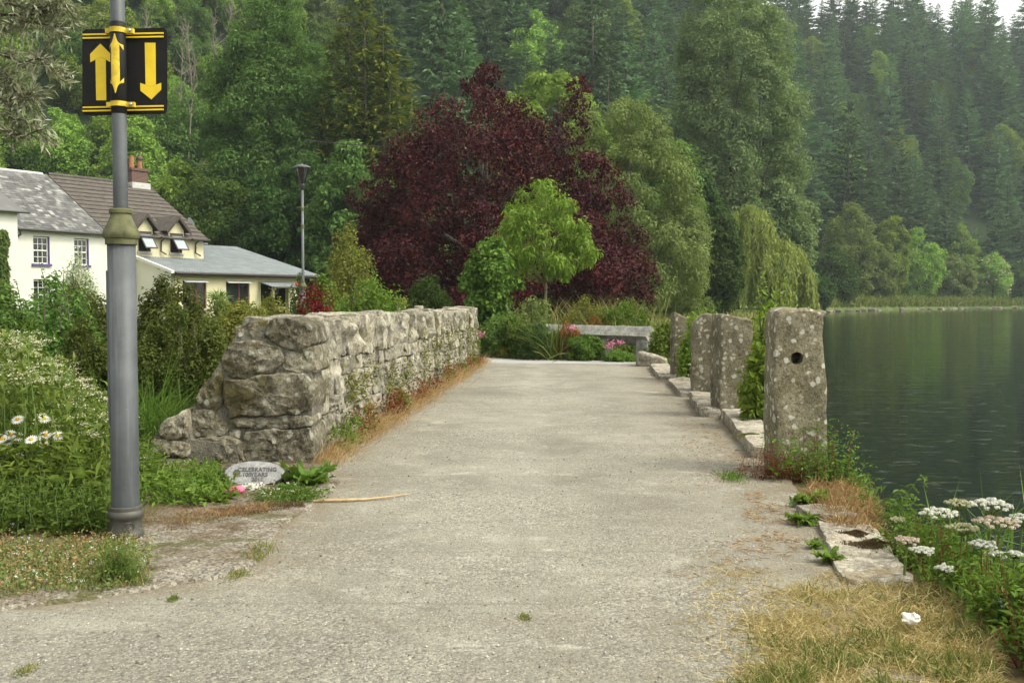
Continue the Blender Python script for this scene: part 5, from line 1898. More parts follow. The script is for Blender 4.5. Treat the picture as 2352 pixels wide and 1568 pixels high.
# moss cushions on the big slab
for i, (u, v, s) in enumerate(((1995, 1252, .085), (1968, 1226, .06), (2010, 1246, .05), (1725, 1000, .12))):
    p = gp(u, v, .10 if i == 3 else .035)
    g = Geo(); n = 700
    n = 1600; q = rng.normal(size=(n, 2)) * s * .5; q = q * (1 + .5 * np.sin(3 * np.arctan2(q[:, 1], q[:, 0]) + i))[:, None]
    P = np.stack([q[:, 0] * 1.1, q[:, 1] * .9, -.004 + .022 * np.exp(-(q ** 2).sum(1) / (s * s * .5))], 1)
    D = unit(np.array([0, 0, .8]) + rng.normal(size=(n, 3)) * .6); N = unit(np.cross(D, rnd_dir(n)))
    g.leaves(P, N, D, .012, .008, rng.random(n))
    o = g.build('moss_cushion', 'moss_brown' if i < 3 else 'moss_fern', None, p)
    o['kind'] = 'stuff'
    tag(o, ('brown moss cushion on the slab by the lake, largest one', 'brown moss cushion near the far end of the lake slab', 'small brown moss cushion at the outer rim of the lake slab', 'orange green moss cushion on the kerb between the posts')[i], 'moss')

# ---- stone rail: square bars set on edge, on short posts
rl_a, rl_b = Vector((3.32, 23.7, 0)), Vector((.10, 26.6, 0))
rd = (rl_b - rl_a); rl = rd.length; ra = math.atan2(rd.y, rd.x)
rail = thing('stone_rail', 'granite rail of diamond set bars on short posts before the flower bed', 'railing', rl_a, ra)
zc, hd = .585, .24
segs = [(0.0, 1.33), (1.345, 2.5), (2.515, rl)]
for i, (a, b) in enumerate(segs):
    bm = bmesh.new()
    rings = []
    for j in range(13):
        x = a + (b - a) * j / 12
        ring = []
        for q in range(16):
            t = q / 16 * 4; e = int(t); f = t - e
            cn = [(0, 1), (1, 0), (0, -1), (-1, 0)]
            yy_ = cn[e][0] * (1 - f) + cn[(e + 1) % 4][0] * f; zz_ = cn[e][1] * (1 - f) + cn[(e + 1) % 4][1] * f
            m_ = max(abs(yy_), abs(zz_))
            s_ = hd * (1 if m_ < .95 else .965)
            nv = mnoise.noise_vector(Vector((x * 4, yy_ * 2 + i * 7, zz_ * 2))) * .012
            ring.append(bm.verts.new((x + (nv.x if 0 < j < 12 else 0), yy_ * s_ + nv.y, zc + zz_ * s_ + nv.z)))
        rings.append(ring)
    for r1, r2 in zip(rings[:-1], rings[1:]):
        for q in range(16): bm.faces.new((r1[q], r1[(q + 1) % 16], r2[(q + 1) % 16], r2[q]))
    bm.faces.new(rings[0][::-1]); bm.faces.new(rings[-1])
    bmesh.ops.recalc_face_normals(bm, faces=bm.faces[:])
    me = bpy.data.meshes.new('bar'); bm.to_mesh(me); bm.free()
    me.materials.append(MATS['granite_rail']); sharpen(me, 40)
    link('bar', me, None, rail)
for i, (x, w) in enumerate(((.17, .36), (1.34, .22), (2.5, .22), (3.45, .3))):
    me = rough_box(w, .34, .62, 530 + i, 6, .03, .1, taper=.08); me.materials.append(MATS['granite_rail'])
    o = link('support', me, None, rail); o.location = (x, 0, -.12)

# ---- oval memorial stone with its writing
pl_c = at(584, 1086, 7.62)
pq = thing('memorial_plaque', 'oval speckled granite plaque with dark lettering at the foot of the wall', 'plaque', (pl_c.x, pl_c.y, 0))
kk = 7.66 / F
tl = R(26)         # the face leans back
def PQ(a, b, o=0.0):
    """a right, b up along the sloping face, o out of the face"""
    return (a, b * math.sin(tl) - o * math.cos(tl), pl_c.z + b * math.cos(tl) + o * math.sin(tl))
t = np.linspace(0, 2 * np.pi, 40, endpoint=False)
ax, bx_ = 69 * kk, 29 * kk
g = Geo()
rings = [(1.0, -.05), (1.0, -.006), (.985, .0), (0.6, .002)]
V = np.concatenate([[PQ(ax * s * math.cos(q), bx_ * s * math.sin(q), o) for q in t] for s, o in rings] + [[PQ(0, 0, .002)]])
Q = [(i * 40 + j, i * 40 + (j + 1) % 40, (i + 1) * 40 + (j + 1) % 40, (i + 1) * 40 + j) for i in range(3) for j in range(40)]
T = [(120 + j, 120 + (j + 1) % 40, 160) for j in range(40)]
g.add(V, Q, T).build('face', 'granite_plaque', pq)
me = rough_box(.56, .3, .2, 541, 6, .08, .4); me.materials.append(MATS['granite_end'])
o = link('backing_stone', me, None, pq); o.location = (-.03, .2, -.06)
Mx = Matrix(((1, 0, 0, 0), (0, math.sin(tl), -math.cos(tl), 0), (0, math.cos(tl), math.sin(tl), 0), (0, 0, 0, 1)))
for txt, a, b, sz in (('CELEBRATING', 0.022, .026, .045), ('100', -.055, -.014, .045), ('YEARS', .04, -.014, .045), ('2016', .03, -.052, .043)):
    cu = bpy.data.curves.new('t', 'FONT'); cu.body = txt; cu.size = sz; cu.align_x = 'CENTER'; cu.align_y = 'CENTER'; cu.extrude = .0012; cu.offset = .0012; cu.space_character = 1.05
    to = bpy.data.objects.new('t', cu); COL.objects.link(to)
    bpy.context.view_layer.update()
    me = bpy.data.meshes.new_from_object(to.evaluated_get(bpy.context.evaluated_depsgraph_get()))
    bpy.data.objects.remove(to)
    me.materials.append(MATS['letter_grey'])
    o = link('lettering', me, None, pq)
    o.matrix_local = Matrix.Translation(PQ(a, b, .004)) @ Mx
g = Geo()
for i in range(9):
    q = i / 9 * 2 * math.pi
    c = (-.135 + .022 * math.cos(q), .0 + .022 * math.sin(q))
    g.prism([PQ(c[0] + .010 * math.cos(w), c[1] + .008 * math.sin(w), .002) for w in np.linspace(0, 2 * math.pi, 7)[:-1]], tuple(np.array(PQ(0, 0, .002)) - np.array(PQ(0, 0, 0))))
g.prism([PQ(-.135 + .013 * math.cos(w), .013 * math.sin(w), .002) for w in np.linspace(0, 2 * math.pi, 9)[:-1]], tuple(np.array(PQ(0, 0, .003)) - np.array(PQ(0, 0, 0))))
g.build('emblem', 'mossy_iron', pq)

# painted pebble and white pebble in front of it
me = rough_box(.14, .09, .055, 551, 6, .03, .75); me.materials.append(MATS['pink_paint'])
o = link('painted_pebble', me, None, None, gp(545, 1140) + Vector((0, -.06, .03))); o.rotation_euler = (0, R(-10), 0)
tag(o, 'smooth bright pink painted pebble before the oval plaque', 'pebble')

# broken reed stalk on the path
g = Geo()
pts = [gp(720, 1150, .012), gp(780, 1148, .02), gp(840, 1146, .014), gp(895, 1140, .02), gp(945, 1133, .008)]
g.tube(pts, [.010, .012, .010, .007, .003], 6)
o = g.build('reed_stalk', 'reed_dry'); tag(o, 'long broken dry reed stalk lying across the left of the path', 'stalk')
# crumpled paper on the dry grass
bm = bmesh.new(); bmesh.ops.create_icosphere(bm, subdivisions=3, radius=1)
for v in bm.verts:
    nv = mnoise.noise_vector(v.co * 1.6 + Vector((4, 0, 2)))
    v.co = Vector((v.co.x * .036, v.co.y * .028, v.co.z * .022)) + nv * .02
me = bpy.data.meshes.new('paper'); bm.to_mesh(me); bm.free(); me.materials.append(MATS['paper_white'])
o = link('crumpled_paper', me, None, None, gp(2093, 1420, .06)); tag(o, 'crumpled white paper scrap on the dry grass', 'litter')

# wooden post top showing above the far half of the wall
o = Geo().lathe([(.09, -.3), (.09, 1.32), (.075, 1.335)], (0, 0), 14).build('wooden_post', 'wood_grey', None, (px_x(968, 19) - .05, 19, 0)); tag(o, 'short round wooden post peeping over the wall', 'post')
# overhead cable
g = Geo(); pts = [at(u, v, 60) for u, v in ((700, 322), (790, 331), (890, 338), (1000, 343))]
g.tube(pts, .03, 5)
o = g.build('overhead_cable', 'cable_black'); tag(o, 'thin black overhead cable crossing to the copper beech', 'cable')

# ================================================================== NEAR TREES
d = 31
yt = tree('young_tree', 'young bright green tree with drooping leaves and a slim trunk', spot(1248, d), Ht(408, d, 1248),
          [(.47, 1.2), (.52, 1.7), (.6, 1.75), (.7, 1.5), (.8, 1.1), (.89, .72), (.96, .35), (.99, .12)], 'leaf_young', 8200, .18, .06, 101, bark='bark_young', nl=34, rl=.42, subr=.5, droop=.9, asp=.30,
          trunk_top=.9, limbs=26, start=.38, rag=.5, subs=9)
d = 28
iv = thing('ivy_tree', 'rounded ivy covered small tree with a leaning pale stem', 'tree', spot(1128, d), 0)
Hh = Ht(562, d, 1128)
C, S = crown_lobes(Hh, [(.05, .35), (.3, .5), (.5, .78), (.7, .85), (.9, .6), (1, .2)], 22, .38, 111)
lobe_leaves(Geo(), C, S, 7500, .12, 111, up=.3, asp=.8, zmin=.05).build('crown', 'leaf_herb', iv)
Geo().tube([(-.1, 0, -.1), (-.02, 0, 1.0), (.1, 0, 1.9)], [.09, .07, .04], 7).build('trunk', 'bark', iv, smooth=True)
Geo().tube([(1.18, .1, -.1), (.85, .05, .45), (.55, 0, .95), (.35, 0, 1.5)], [.07, .06, .05, .03], 7).build('leaning_stem', 'bark_pale', iv, smooth=True)

# silvery willow whose branches reach in from the left
sw = thing('silver_willow', 'silvery willow branches reaching in at the top left corner', 'tree', (-5.9, 8.6, gz(-5.9, 8.6)), 0)
tr = Geo().tube([(0, 0, -.3), (.1, 0, 1.5), (-.1, .1, 3.0), (.1, 0, 4.6)], [.22, .17, .13, .06], 9).build('trunk', 'bark', sw, smooth=True)
g = Geo(); lf = Geo(); r_ = np.random.default_rng(66)
br_px = [[(-60, -20, 8.4), (20, 10, 8.2), (70, 22, 8.0), (112, 12, 8.0)], [(-60, 60, 8.4), (10, 58, 8.2), (60, 50, 8.1), (140, 62, 8.0)], [(-60, 110, 8.4), (0, 124, 8.3), (50, 146, 8.2), (95, 132, 8.1), (135, 180, 8.0)],
         [(-60, 190, 8.4), (5, 165, 8.2), (30, 200, 8.1), (60, 232, 8.0)], [(-60, 290, 8.4), (0, 300, 8.3), (50, 312, 8.2), (100, 296, 8.1)], [(-40, 215, 8.4), (20, 235, 8.2), (70, 215, 8.1)], [(-50, 30, 8.4), (30, 35, 8.2), (95, 35, 8.1), (160, 10, 8.0)],
         [(-50, 255, 8.4), (15, 262, 8.2), (40, 275, 8.1)], [(-50, -10, 8.2), (20, -15, 8.1), (100, -20, 8.0), (145, 5, 7.9)]]
for b in br_px:
    pts = np.array([np.array(at(*p)) - np.array(sw.location) for p in b])
    root = np.array([0, 0, pts[0][2] * .8])
    allp = np.concatenate([[root], pts])
    f = np.linspace(0, 1, 24); ff = np.linspace(0, 1, len(allp))
    sp = np.stack([np.interp(f, ff, allp[:, q]) for q in range(3)], 1)
    sp[1:-1] = (sp[:-2] + sp[1:-1] * 2 + sp[2:]) / 4
    g.tube(sp, np.linspace(.02, .003, 24), 5)
    for i in range(8, 24):
        for q in range(3):
            s0 = sp[i]; dr = unit(np.array([r_.normal() * .6 + .5, r_.normal() * .5, r_.normal() * .5 - .1]))
            e = s0 + dr * (.08 + .16 * r_.random())
            g.tube([s0, e], [.003, .0015], 3)
            k = 9
            t = r_.random(k)
            P = s0 + (e - s0) * t[:, None]
            D = unit(dr + r_.normal(size=(k, 3)) * .6); N = unit(np.array([0, -.4, .8]) + r_.normal(size=(k, 3)) * .6); N = unit(N - D * np.sum(N * D, 1, keepdims=True))
            L = .075 * (.6 + .7 * r_.random(k))
            lf.leaves(P, N, D, L, L * .22, r_.random(k), .05)
g.build('branch', 'bark', sw); lf.build('foliage', 'leaf_silver', sw)

# ================================================================== SHRUBS BEHIND THE WALL AND BEFORE THE COTTAGES
def shrub_px(name, label, u, d, v, wpx, mat, n, leaf, seed, depth=1.0, **kw):
    x = px_x(u, d); z0 = gz(x, d)
    h = top_z(v, d) - z0
    rx = wpx / 2 / F * d
    return shrub(name, label, (x, d, z0), (rx, rx * depth, h), mat, n, leaf, seed, **kw)


shrub_px('box_bush', 'rounded dark small leaved bush just left of the wall end', 425, 11.2, 714, 235, 'leaf_box', 21000, .042, 121, shoots=14, shoot_h=.14)
shrub_px('box_bush', 'dark small leaved bush partly hidden behind the lamp post', 195, 11.6, 742, 170, 'leaf_box', 16000, .042, 122, shoots=10, shoot_h=.16)
shrub_px('olive_bush', 'olive brown bush before the white side wall, right of the lamp post', 395, 17, 650, 185, 'leaf_box', 20000, .062, 123, shoots=14, shoot_h=.12)
shrub_px('olive_bush', 'dark olive hedge bush beneath the white cottage windows', 190, 18, 668, 260, 'leaf_box', 20000, .068, 124, shoots=14, shoot_h=.15)
shrub_px('ash_sapling', 'bright green feathery saplings before the white cottage', 130, 15, 648, 200, 'leaf_mid', 6500, .075, 125, shoots=16, shoot_h=.3)
shrub_px('ash_sapling', 'bright leafy bush at the left edge below the ivy', 20, 14, 672, 170, 'leaf_mid', 8500, .07, 126, shoots=12, shoot_h=.15)
shrub_px('buddleia_bush', 'grey green buddleia against the white cottage wall', 185, 44, 592, 75, 'leaf_silver', 4200, .13, 127, shoots=10, shoot_h=.25)
shrub_px('hypericum_bush', 'golden green tangled bush between the box bush and the red berberis', 560, 14.5, 700, 190, 'leaf_yellow', 10000, .055, 128, shoots=18, shoot_h=.2)
shrub_px('olive_bush', 'brownish green bush in front of the dark red windows', 520, 20, 690, 170, 'leaf_olive', 12000, .07, 129, shoots=12, shoot_h=.15)
shrub_px('pale_bush', 'straw tinted bush below the corrugated porch', 620, 19, 682, 130, 'leaf_yellow', 6500, .055, 130, shoots=10, shoot_h=.12)
shrub_px('berberis_bush', 'dark red berberis rising above the wall top', 716, 12.3, 668, 165, 'leaf_red', 16000, .036, 131, depth=.7, shoots=22, shoot_h=.12, stem='stem_red')
shrub_px('rose_bush', 'fresh green rose bush with upright shoots above the wall', 850, 16.2, 648, 190, 'leaf_weed', 9500, .06, 132, shoots=16, shoot_h=.22)
shrub_px('rose_bush', 'light green bush at the foot of the slim street lamp', 745, 21, 640, 130, 'leaf_weed', 7000, .07, 133, shoots=10, shoot_h=.15)
shrub_px('rose_bush', 'yellowing low bush just left of the wooden post', 915, 17.6, 690, 90, 'leaf_yellow', 3600, .05, 134, shoots=8, shoot_h=.2)
shrub_px('golden_shrub', 'tall golden leaved shrub between street lamp and beech', 805, 39, 530, 130, 'leaf_yellow', 12000, .12, 135, shoots=12, shoot_h=.08)
shrub_px('dark_shrub', 'dark evergreen shrub under the beech behind the wall', 985, 30, 640, 130, 'leaf_dark', 8000, .09, 136)
shrub_px('garden_shrub', 'green shrub with a red bloom right of the porch', 690, 50, 632, 55, 'leaf_mid', 3600, .12, 137)
g = Geo(); n = 40
P = np.array(at(681, 652, 48)) + rng.normal(size=(n, 3)) * .06
g.leaves(P, rnd_dir(n), rnd_dir(n), .06, .05, rng.random(n)); tag(g.build('red_bloom', 'flower_red'), 'single red bloom beside the cottage porch', 'flower')
# small palm by the cream wall
pm = thing('cordyline_palm', 'small spiky palm against the cream wall', 'palm', spot(502, 50), 0)
g = Geo(); n = 70
D = unit(np.stack([rng.normal(size=n), rng.normal(size=n), .9 + .5 * rng.random(n)], 1))
hp = top_z(688, 50)
P = np.tile([0, 0, hp], (n, 1))
g.blades(P, D, .95, .05, np.array([0, 0, -.5]) + D * .3, rng.random(n)); g.build('frond', 'grass_green', pm)
Geo().tube([(0, 0, -.2), (0, 0, hp)], [.09, .07], 7).build('trunk', 'bark', pm)
# low fence rail in front of the extension
o = Geo().tube([at(470, 712, 30), at(660, 708, 30)], .06, 6).build('fence_rail', 'wood_grey'); tag(o, 'weathered round fence rail before the extension', 'fence')

# a meadow of small cream umbels left of the lamp post
g = Geo(); st = Geo(); lv = Geo()
for i in range(230):
    dd = 7.0 + 4.2 * rng.random()
    u = -60 + 330 * rng.random() ** 1.2
    x = px_x(u, dd)
    vt = np.interp(u, [-60, 60, 120, 160, 250, 300], [745, 760, 800, 850, 910, 930]) + 170 * rng.random() ** 1.5
    z1 = top_z(vt, dd); z0 = gz(x, dd)
    b = np.array([x, dd, z0]); c = np.array([x + rng.normal() * .06, dd + rng.normal() * .06, z1])
    st.tube([b, (b + c) / 2 + rng.normal(size=3) * .03, c], [.006, .005, .003], 3)
    for q in range(rng.integers(2, 6)):
        cc_ = c + np.array([rng.normal() * .075, rng.normal() * .075, -.10 * rng.random()])
        n = rng.integers(14, 30)
        P = cc_ + np.stack([rng.normal(size=n) * .026, rng.normal(size=n) * .026, rng.normal(size=n) * .007], 1)
        N = unit(np.array([0, -.25, 1]) + rng.normal(size=(n, 3)) * .3); D = unit(rng.normal(size=(n, 3))); D = unit(D - N * np.sum(N * D, 1, keepdims=True))
        g.leaves(P, N, D, .013, .012, np.clip(rng.random(n) * .8 + rng.random() * .3, 0, 1))
        st.tube([c - (0, 0, .05), cc_], [.0025, .002], 3)
    n = 40
    t = rng.random(n) ** .7
    P = b + (c - b) * t[:, None] + rng.normal(size=(n, 3)) * .05
    D = unit(rng.normal(size=(n, 3)) + np.array([0, -.2, .2])); N = unit(rng.normal(size=(n, 3)) * .5 + np.array([0, -.3, 1])); N = unit(N - D * np.sum(N * D, 1, keepdims=True))
    lv.leaves(P, N, D, .085 * (.6 + rng.random(n)), .028, rng.random(n))
stuff(g.build('umbel_blossom', 'flower_cream'), 'mass of small cream umbels on the left bank', 'flowers')
stuff(st.build('umbel_stems', 'stem_green'), 'thin stems of the cream umbels on the left bank', 'stems')
stuff(lv.build('umbel_leaves', 'leaf_weed'), 'feathery leaves beneath the cream umbels', 'leaves')


def weed_mass(name, label, pts, h, per, leaf, asp, mat, seed, cat='weeds', stem='stem_green', out=.06, flat=.0):
    """many small leafy stems that nobody could count"""
    r0 = np.random.default_rng(seed); lv = Geo(); st = Geo()
    for x, y in pts:
        z = gz(x, y) if y > 9.4 or x > 0 else .02
        hh = h * (.45 + .8 * r0.random())
        b = np.array([x, y, z]); c = b + np.array([r0.normal() * .25 * hh, r0.normal() * .25 * hh, hh])
        n = int(per * (.6 + .8 * r0.random()))
        t = .08 + .92 * r0.random(n)
        P = b + (c - b) * t[:, None] + r0.normal(size=(n, 3)) * np.array([out, out, out * .5])
        P[:, 2] = np.maximum(P[:, 2], z + .004)
        D = unit(r0.normal(size=(n, 3)) * np.array([1, 1, .5]) + np.array([0, 0, .15 - flat])); N = unit(r0.normal(size=(n, 3)) * .45 + np.array([0, 0, 1])); N = unit(N - D * np.sum(N * D, 1, keepdims=True))
        L = leaf * (.55 + .9 * r0.random(n)) * (1.15 - .5 * t)
        lv.leaves(P, N, D, L, L * asp, np.clip(r0.random() * .5 + r0.random(n) * .5, 0, 1), .10)
        st.tube([b, (b + c) / 2 + r0.normal(size=3) * .02 * hh, c], [.004, .003, .0015], 3)
    o = lv.build(name, mat)
    stuff(o, label, cat)
    s_ = st.build('stem', stem, o); s_['kind'] = 'stuff'
    return o


def scatter_px(n, poly_u, poly_v, z=0.0, rs=None):
    """random ground points inside a ground strip given by its corners on the ground"""
    r0 = rs or rng
    out = []
    A = [gp(u, v, z) for u, v in zip(poly_u, poly_v)]
    # bilinear quad
    for _ in range(n):
        a, b = r0.random(), r0.random()
        p = (A[0] * (1 - a) + A[1] * a) * (1 - b) + (A[3] * (1 - a) + A[2] * a) * b
        out.append((p.x, p.y))
    return out


weed_mass('bank_weeds', 'leafy green weeds on the left bank below the umbels', scatter_px(260, (-120, 255, 250, -80), (1190, 1190, 1060, 1050)), .42, 34, .09, .34, 'leaf_weed', 141)
weed_mass('bank_weeds', 'tall large leaved weeds among the daisies on the left bank', scatter_px(70, (-120, 255, 250, -80), (1200, 1190, 1080, 1060)), .40, 30, .15, .30, 'leaf_weed', 140)
weed_mass('bank_weeds', 'lower leafy weeds between the lamp post and the left frame edge', scatter_px(200, (-160, 245, 250, -150), (1265, 1245, 1180, 1180)), .24, 26, .06, .42, 'leaf_herb', 142)
weed_mass('bank_weeds', 'dense weeds behind the lamp post at the wall foot', scatter_px(60, (325, 350, 345, 322), (1130, 1120, 1030, 1040)), .25, 24, .06, .36, 'leaf_weed', 143)
weed_mass('wall_end_weeds', 'nettles and herbs at the foot of the wall end', scatter_px(120, (335, 520, 500, 335), (1180, 1165, 1098, 1105)), .13, 22, .065, .40, 'leaf_weed', 144)
weed_mass('plaque_weeds', 'small weeds with white flowers before the oval plaque', scatter_px(70, (560, 700, 740, 600), (1165, 1160, 1138, 1140)), .035, 18, .035, .5, 'leaf_herb', 145)
weed_mass('clover_mat', 'low clover and moss mat at the lower left', scatter_px(330, (-140, 330, 330, -160), (1398, 1345, 1265, 1265)), .04, 20, .022, .7, 'leaf_olive', 146)
weed_mass('clover_mat', 'brown seeded clover heads around the lamp post base', scatter_px(420, (-140, 310, 310, -140), (1394, 1338, 1256, 1256)), .06, 16, .016, .7, 'grass_rust', 147)
weed_mass('mayweed_tuft', 'feathery dark green weed in front of the lamp post base', scatter_px(26, (235, 310, 300, 245), (1350, 1350, 1330, 1332)), .17, 75, .035, .16, 'leaf_herb', 148, out=.028)

# long grass between the lamp post and the wall ramp
g = Geo(); n = 2600
u = 150 + 270 * rng.random(n) ; dd = 9.1 + 1.6 * rng.random(n)
P = np.stack([(u - CX) / F * dd, dd, np.zeros(n)], 1); P[:, 2] = ground_z(P[:, 0], P[:, 1])
L = .42 + .5 * rng.random(n)
D = unit(np.array([.12, -.05, 1.0]) + rng.normal(size=(n, 3)) * .22)
g.blades(P, D, L, .011, np.array([.3, -.2, -.55]) + rng.normal(size=(n, 3)) * .5, rng.random(n))
stuff(g.build('long_grass', 'grass_green'), 'long arching green grass between lamp post and wall ramp', 'grass')
# sparse grass in the mat at lower left
g = Geo(); n = 5200
pt = np.array(scatter_px(n, (-160, 345, 360, -160), (1405, 1352, 1262, 1250)))
P = np.concatenate([pt, np.full((n, 1), .015)], 1)
D = unit(np.array([0, 0, .8]) + rng.normal(size=(n, 3)) * .5)
g.blades(P, D, .03 + .06 * rng.random(n), .004, rng.normal(size=(n, 3)) * .5, rng.random(n))
stuff(g.build('mat_grass', 'grass_mixed'), 'thin yellowed grass in the clover mat', 'grass')
# dead brown litter round the lamp post and along the verge
g = Geo(); n = 3800
pt = np.concatenate([scatter_px(1900, (60, 480, 440, 60), (1300, 1215, 1180, 1235)), scatter_px(1900, (300, 740, 720, 420), (1230, 1165, 1150, 1190))])
pt = pt[[mnoise.noise(Vector((a * 3, b * 3, 1))) > -.12 for a, b in pt]]; n = len(pt)
P = np.concatenate([pt, np.full((n, 1), .03)], 1)
D = unit(rng.normal(size=(n, 3)) * np.array([1, 1, .25]) + np.array([0, 0, .2]))
g.blades(P, D, .03 + .06 * rng.random(n), .004, rng.normal(size=(n, 3)) * .4, rng.random(n) * .6)
stuff(g.build('dead_litter', 'grass_rust'), 'dead brown plant litter round the lamp post base', 'litter')
g = Geo(); n = 9000
pt = np.array(scatter_px(5200, (225, 700, 690, 330), (1262, 1170, 1158, 1205)) + scatter_px(3800, (60, 300, 300, 90), (1300, 1270, 1235, 1240)))
pt = pt[[mnoise.noise(Vector((a * 3.7, b * 3.7, 11))) + .25 * rng.random() > .0 for a, b in pt]]; n = len(pt)
P = np.concatenate([pt, np.full((n, 1), .022)], 1)
D = unit(np.array([0, 0, .6]) + rng.normal(size=(n, 3)) * .6)
g.blades(P, D, .012 + .02 * rng.random(n), .005, rng.normal(size=(n, 3)) * .4, rng.random(n))
stuff(g.build('brown_moss', 'moss_brown'), 'dark brown moss spread between lamp post and plaque', 'moss')
# small grass tufts at the path edge
for i, (u, v, w, h, m) in enumerate(((580, 1282, 34, .05, 'grass_mixed'), (600, 1262, 26, .045, 'grass_mixed'), (398, 1378, 10, .022, 'grass_mid'), (545, 1322, 26, .025, 'grass_mixed'), (1680, 1098, 34, .06, 'grass_green'), (60, 1540, 24, .012, 'grass_mixed'), (1205, 1420, 13, .012, 'grass_mixed'))):
    p = gp(u, v); s = w / F * p.y
    n = 260 if i != 4 else 420
    q = rng.normal(size=(n, 2)) * np.array([s * .5, s * .9])
    P = np.concatenate([q, np.full((n, 1), -.002)], 1)
    D = unit(np.array([0, 0, .9]) + rng.normal(size=(n, 3)) * .5)
    g = Geo(); g.blades(P, D, h * (.4 + .8 * rng.random(n)), .004, rng.normal(size=(n, 3)) * .4, rng.random(n))
    o = g.build('grass_tuft', m, None, (p.x, p.y, .006))
    o['kind'] = 'stuff'
    tag(o, ('yellow green grass tuft at the left path edge below the reed stalk', 'dry grass tuft just behind another at the left path edge', 'tiny dark green sprig on bare ground near the lamp post', 'flat yellowed grass tuft on the grit left of the path', 'short green grass tuft on the path before the tallest post', 'small moss tuft in the bottom left of the path', 'little green weed lying in the middle of the path')[i], 'grass')


# ---- ox-eye daisies
def daisy(x, y, z0, z1, seed, label, tilt=.75):
    r0 = np.random.default_rng(int(seed))
    o = thing('ox_eye_daisy', label, 'flower', (x, y, z0), r0.random() * .6, 'ox eye daisies on the left bank')
    h = z1 - z0
    top = np.array([r0.normal() * .04, r0.normal() * .04, h])
    Geo().tube([(0, 0, 0), (top[0] * .3 + .01, top[1] * .3, h * .55), top], [.003, .0028, .0024], 4).build('stem', 'stem_green', o)
    up = unit(np.array([r0.normal() * .35, -tilt - .35 * r0.random(), 1.0]))
    e1 = unit(np.cross(up, [1, 0, 0])); e2 = np.cross(up, e1)
    k = 18; a = np.arange(k) / k * 6.283
    D = unit(np.cos(a)[:, None] * e1 + np.sin(a)[:, None] * e2 + up * (-.08 + .1 * r0.random((k, 1))))
    P = top + D * .010
    Geo().leaves(P, np.tile(up, (k, 1)), D, .040, .013, r0.random(k), .02).build('petals', 'flower_white', o)
    g = Geo(); cs_ = [(0.015, 0), (.0142, .005), (.009, .008), (.001, .0095)]
    V = np.concatenate([[top + up * z_ + r_c * (math.cos(q) * e1 + math.sin(q) * e2) for q in np.linspace(0, 6.283, 11)[:-1]] for r_c, z_ in cs_])
    g.add(V, [(i * 10 + j, i * 10 + (j + 1) % 10, (i + 1) * 10 + (j + 1) % 10, (i + 1) * 10 + j) for i in range(3) for j in range(10)]).build('centre', 'flower_yellow', o)
    return o


DZ = [(8, 1005, 'at the left frame edge, upper'), (25, 998, ''), (48, 1000, ''), (72, 1008, 'largest'), (97, 1010, ''), (62, 962, 'topmost'), (78, 962, ''), (45, 1045, ''), (65, 1052, ''), (58, 1100, ''), (108, 1080, ''), (5, 1018, ''), (140, 1000, ''), (18, 1046, ''), (30, 1012, ''), (85, 1000, ''), (-8, 990, ''), (118, 1018, ''), (88, 1058, ''), (20, 1075, ''), (5, 1210, 'alone low at the left frame edge'), (95, 1305, 'wilted in the clover mat')]
for i, (u, v, nt_) in enumerate(DZ):
    dd = 6.9 + .5 * rng.random() if v < 1200 else (6.0 if v < 1250 else 5.4)
    p = at(u, v, dd)
    lb = 'white ox eye daisy in the cluster on the left bank'
    if v == 1210: lb = 'lone white ox eye daisy low at the left edge'
    if v == 1305: lb = 'wilting daisy in the clover mat below the lamp post'
    if i == 5: lb = 'topmost white ox eye daisy of the cluster on the left bank'
    o = daisy(p.x, p.y, .0, p.z, 600 + i, lb)
    if i == 5 or v > 1200: del o['group']
    
# white blossoms beside the pink pebble
o = thing('white_flower', 'small clump of white daisies beside the pink pebble', 'flower', gp(578, 1134), 0)
g = Geo(); n = 120
P = np.stack([rng.normal(size=n) * .035, rng.normal(size=n) * .03, .045 + .03 * rng.random(n)], 1)
N = unit(np.array([0, -.5, 1]) + rng.normal(size=(n, 3)) * .4); D = unit(rng.normal(size=(n, 3))); D = unit(D - N * np.sum(N * D, 1, keepdims=True))
g.leaves(P, N, D, .022, .012, rng.random(n)); g.build('petals', 'flower_white', o)
g = Geo(); g.tube([(0, 0, 0), (0, 0, .05)], .004, 4); g.build('stem', 'stem_green', o)
# scattered tiny white clover and daisy heads
g = Geo()
pt = np.array(scatter_px(90, (-100, 340, 330, -100), (1395, 1345, 1255, 1240)) + scatter_px(30, (560, 720, 700, 570), (1165, 1150, 1120, 1130)))
for x, y in pt:
    n = 7
    P = np.array([x, y, .05 + .03 * rng.random()]) + rng.normal(size=(n, 3)) * .005
    g.leaves(P, rnd_dir(n), rnd_dir(n), .010, .009, rng.random(n))
stuff(g.build('tiny_blossoms', 'flower_white'), 'tiny white blossoms dotted over the clover mat', 'flowers')


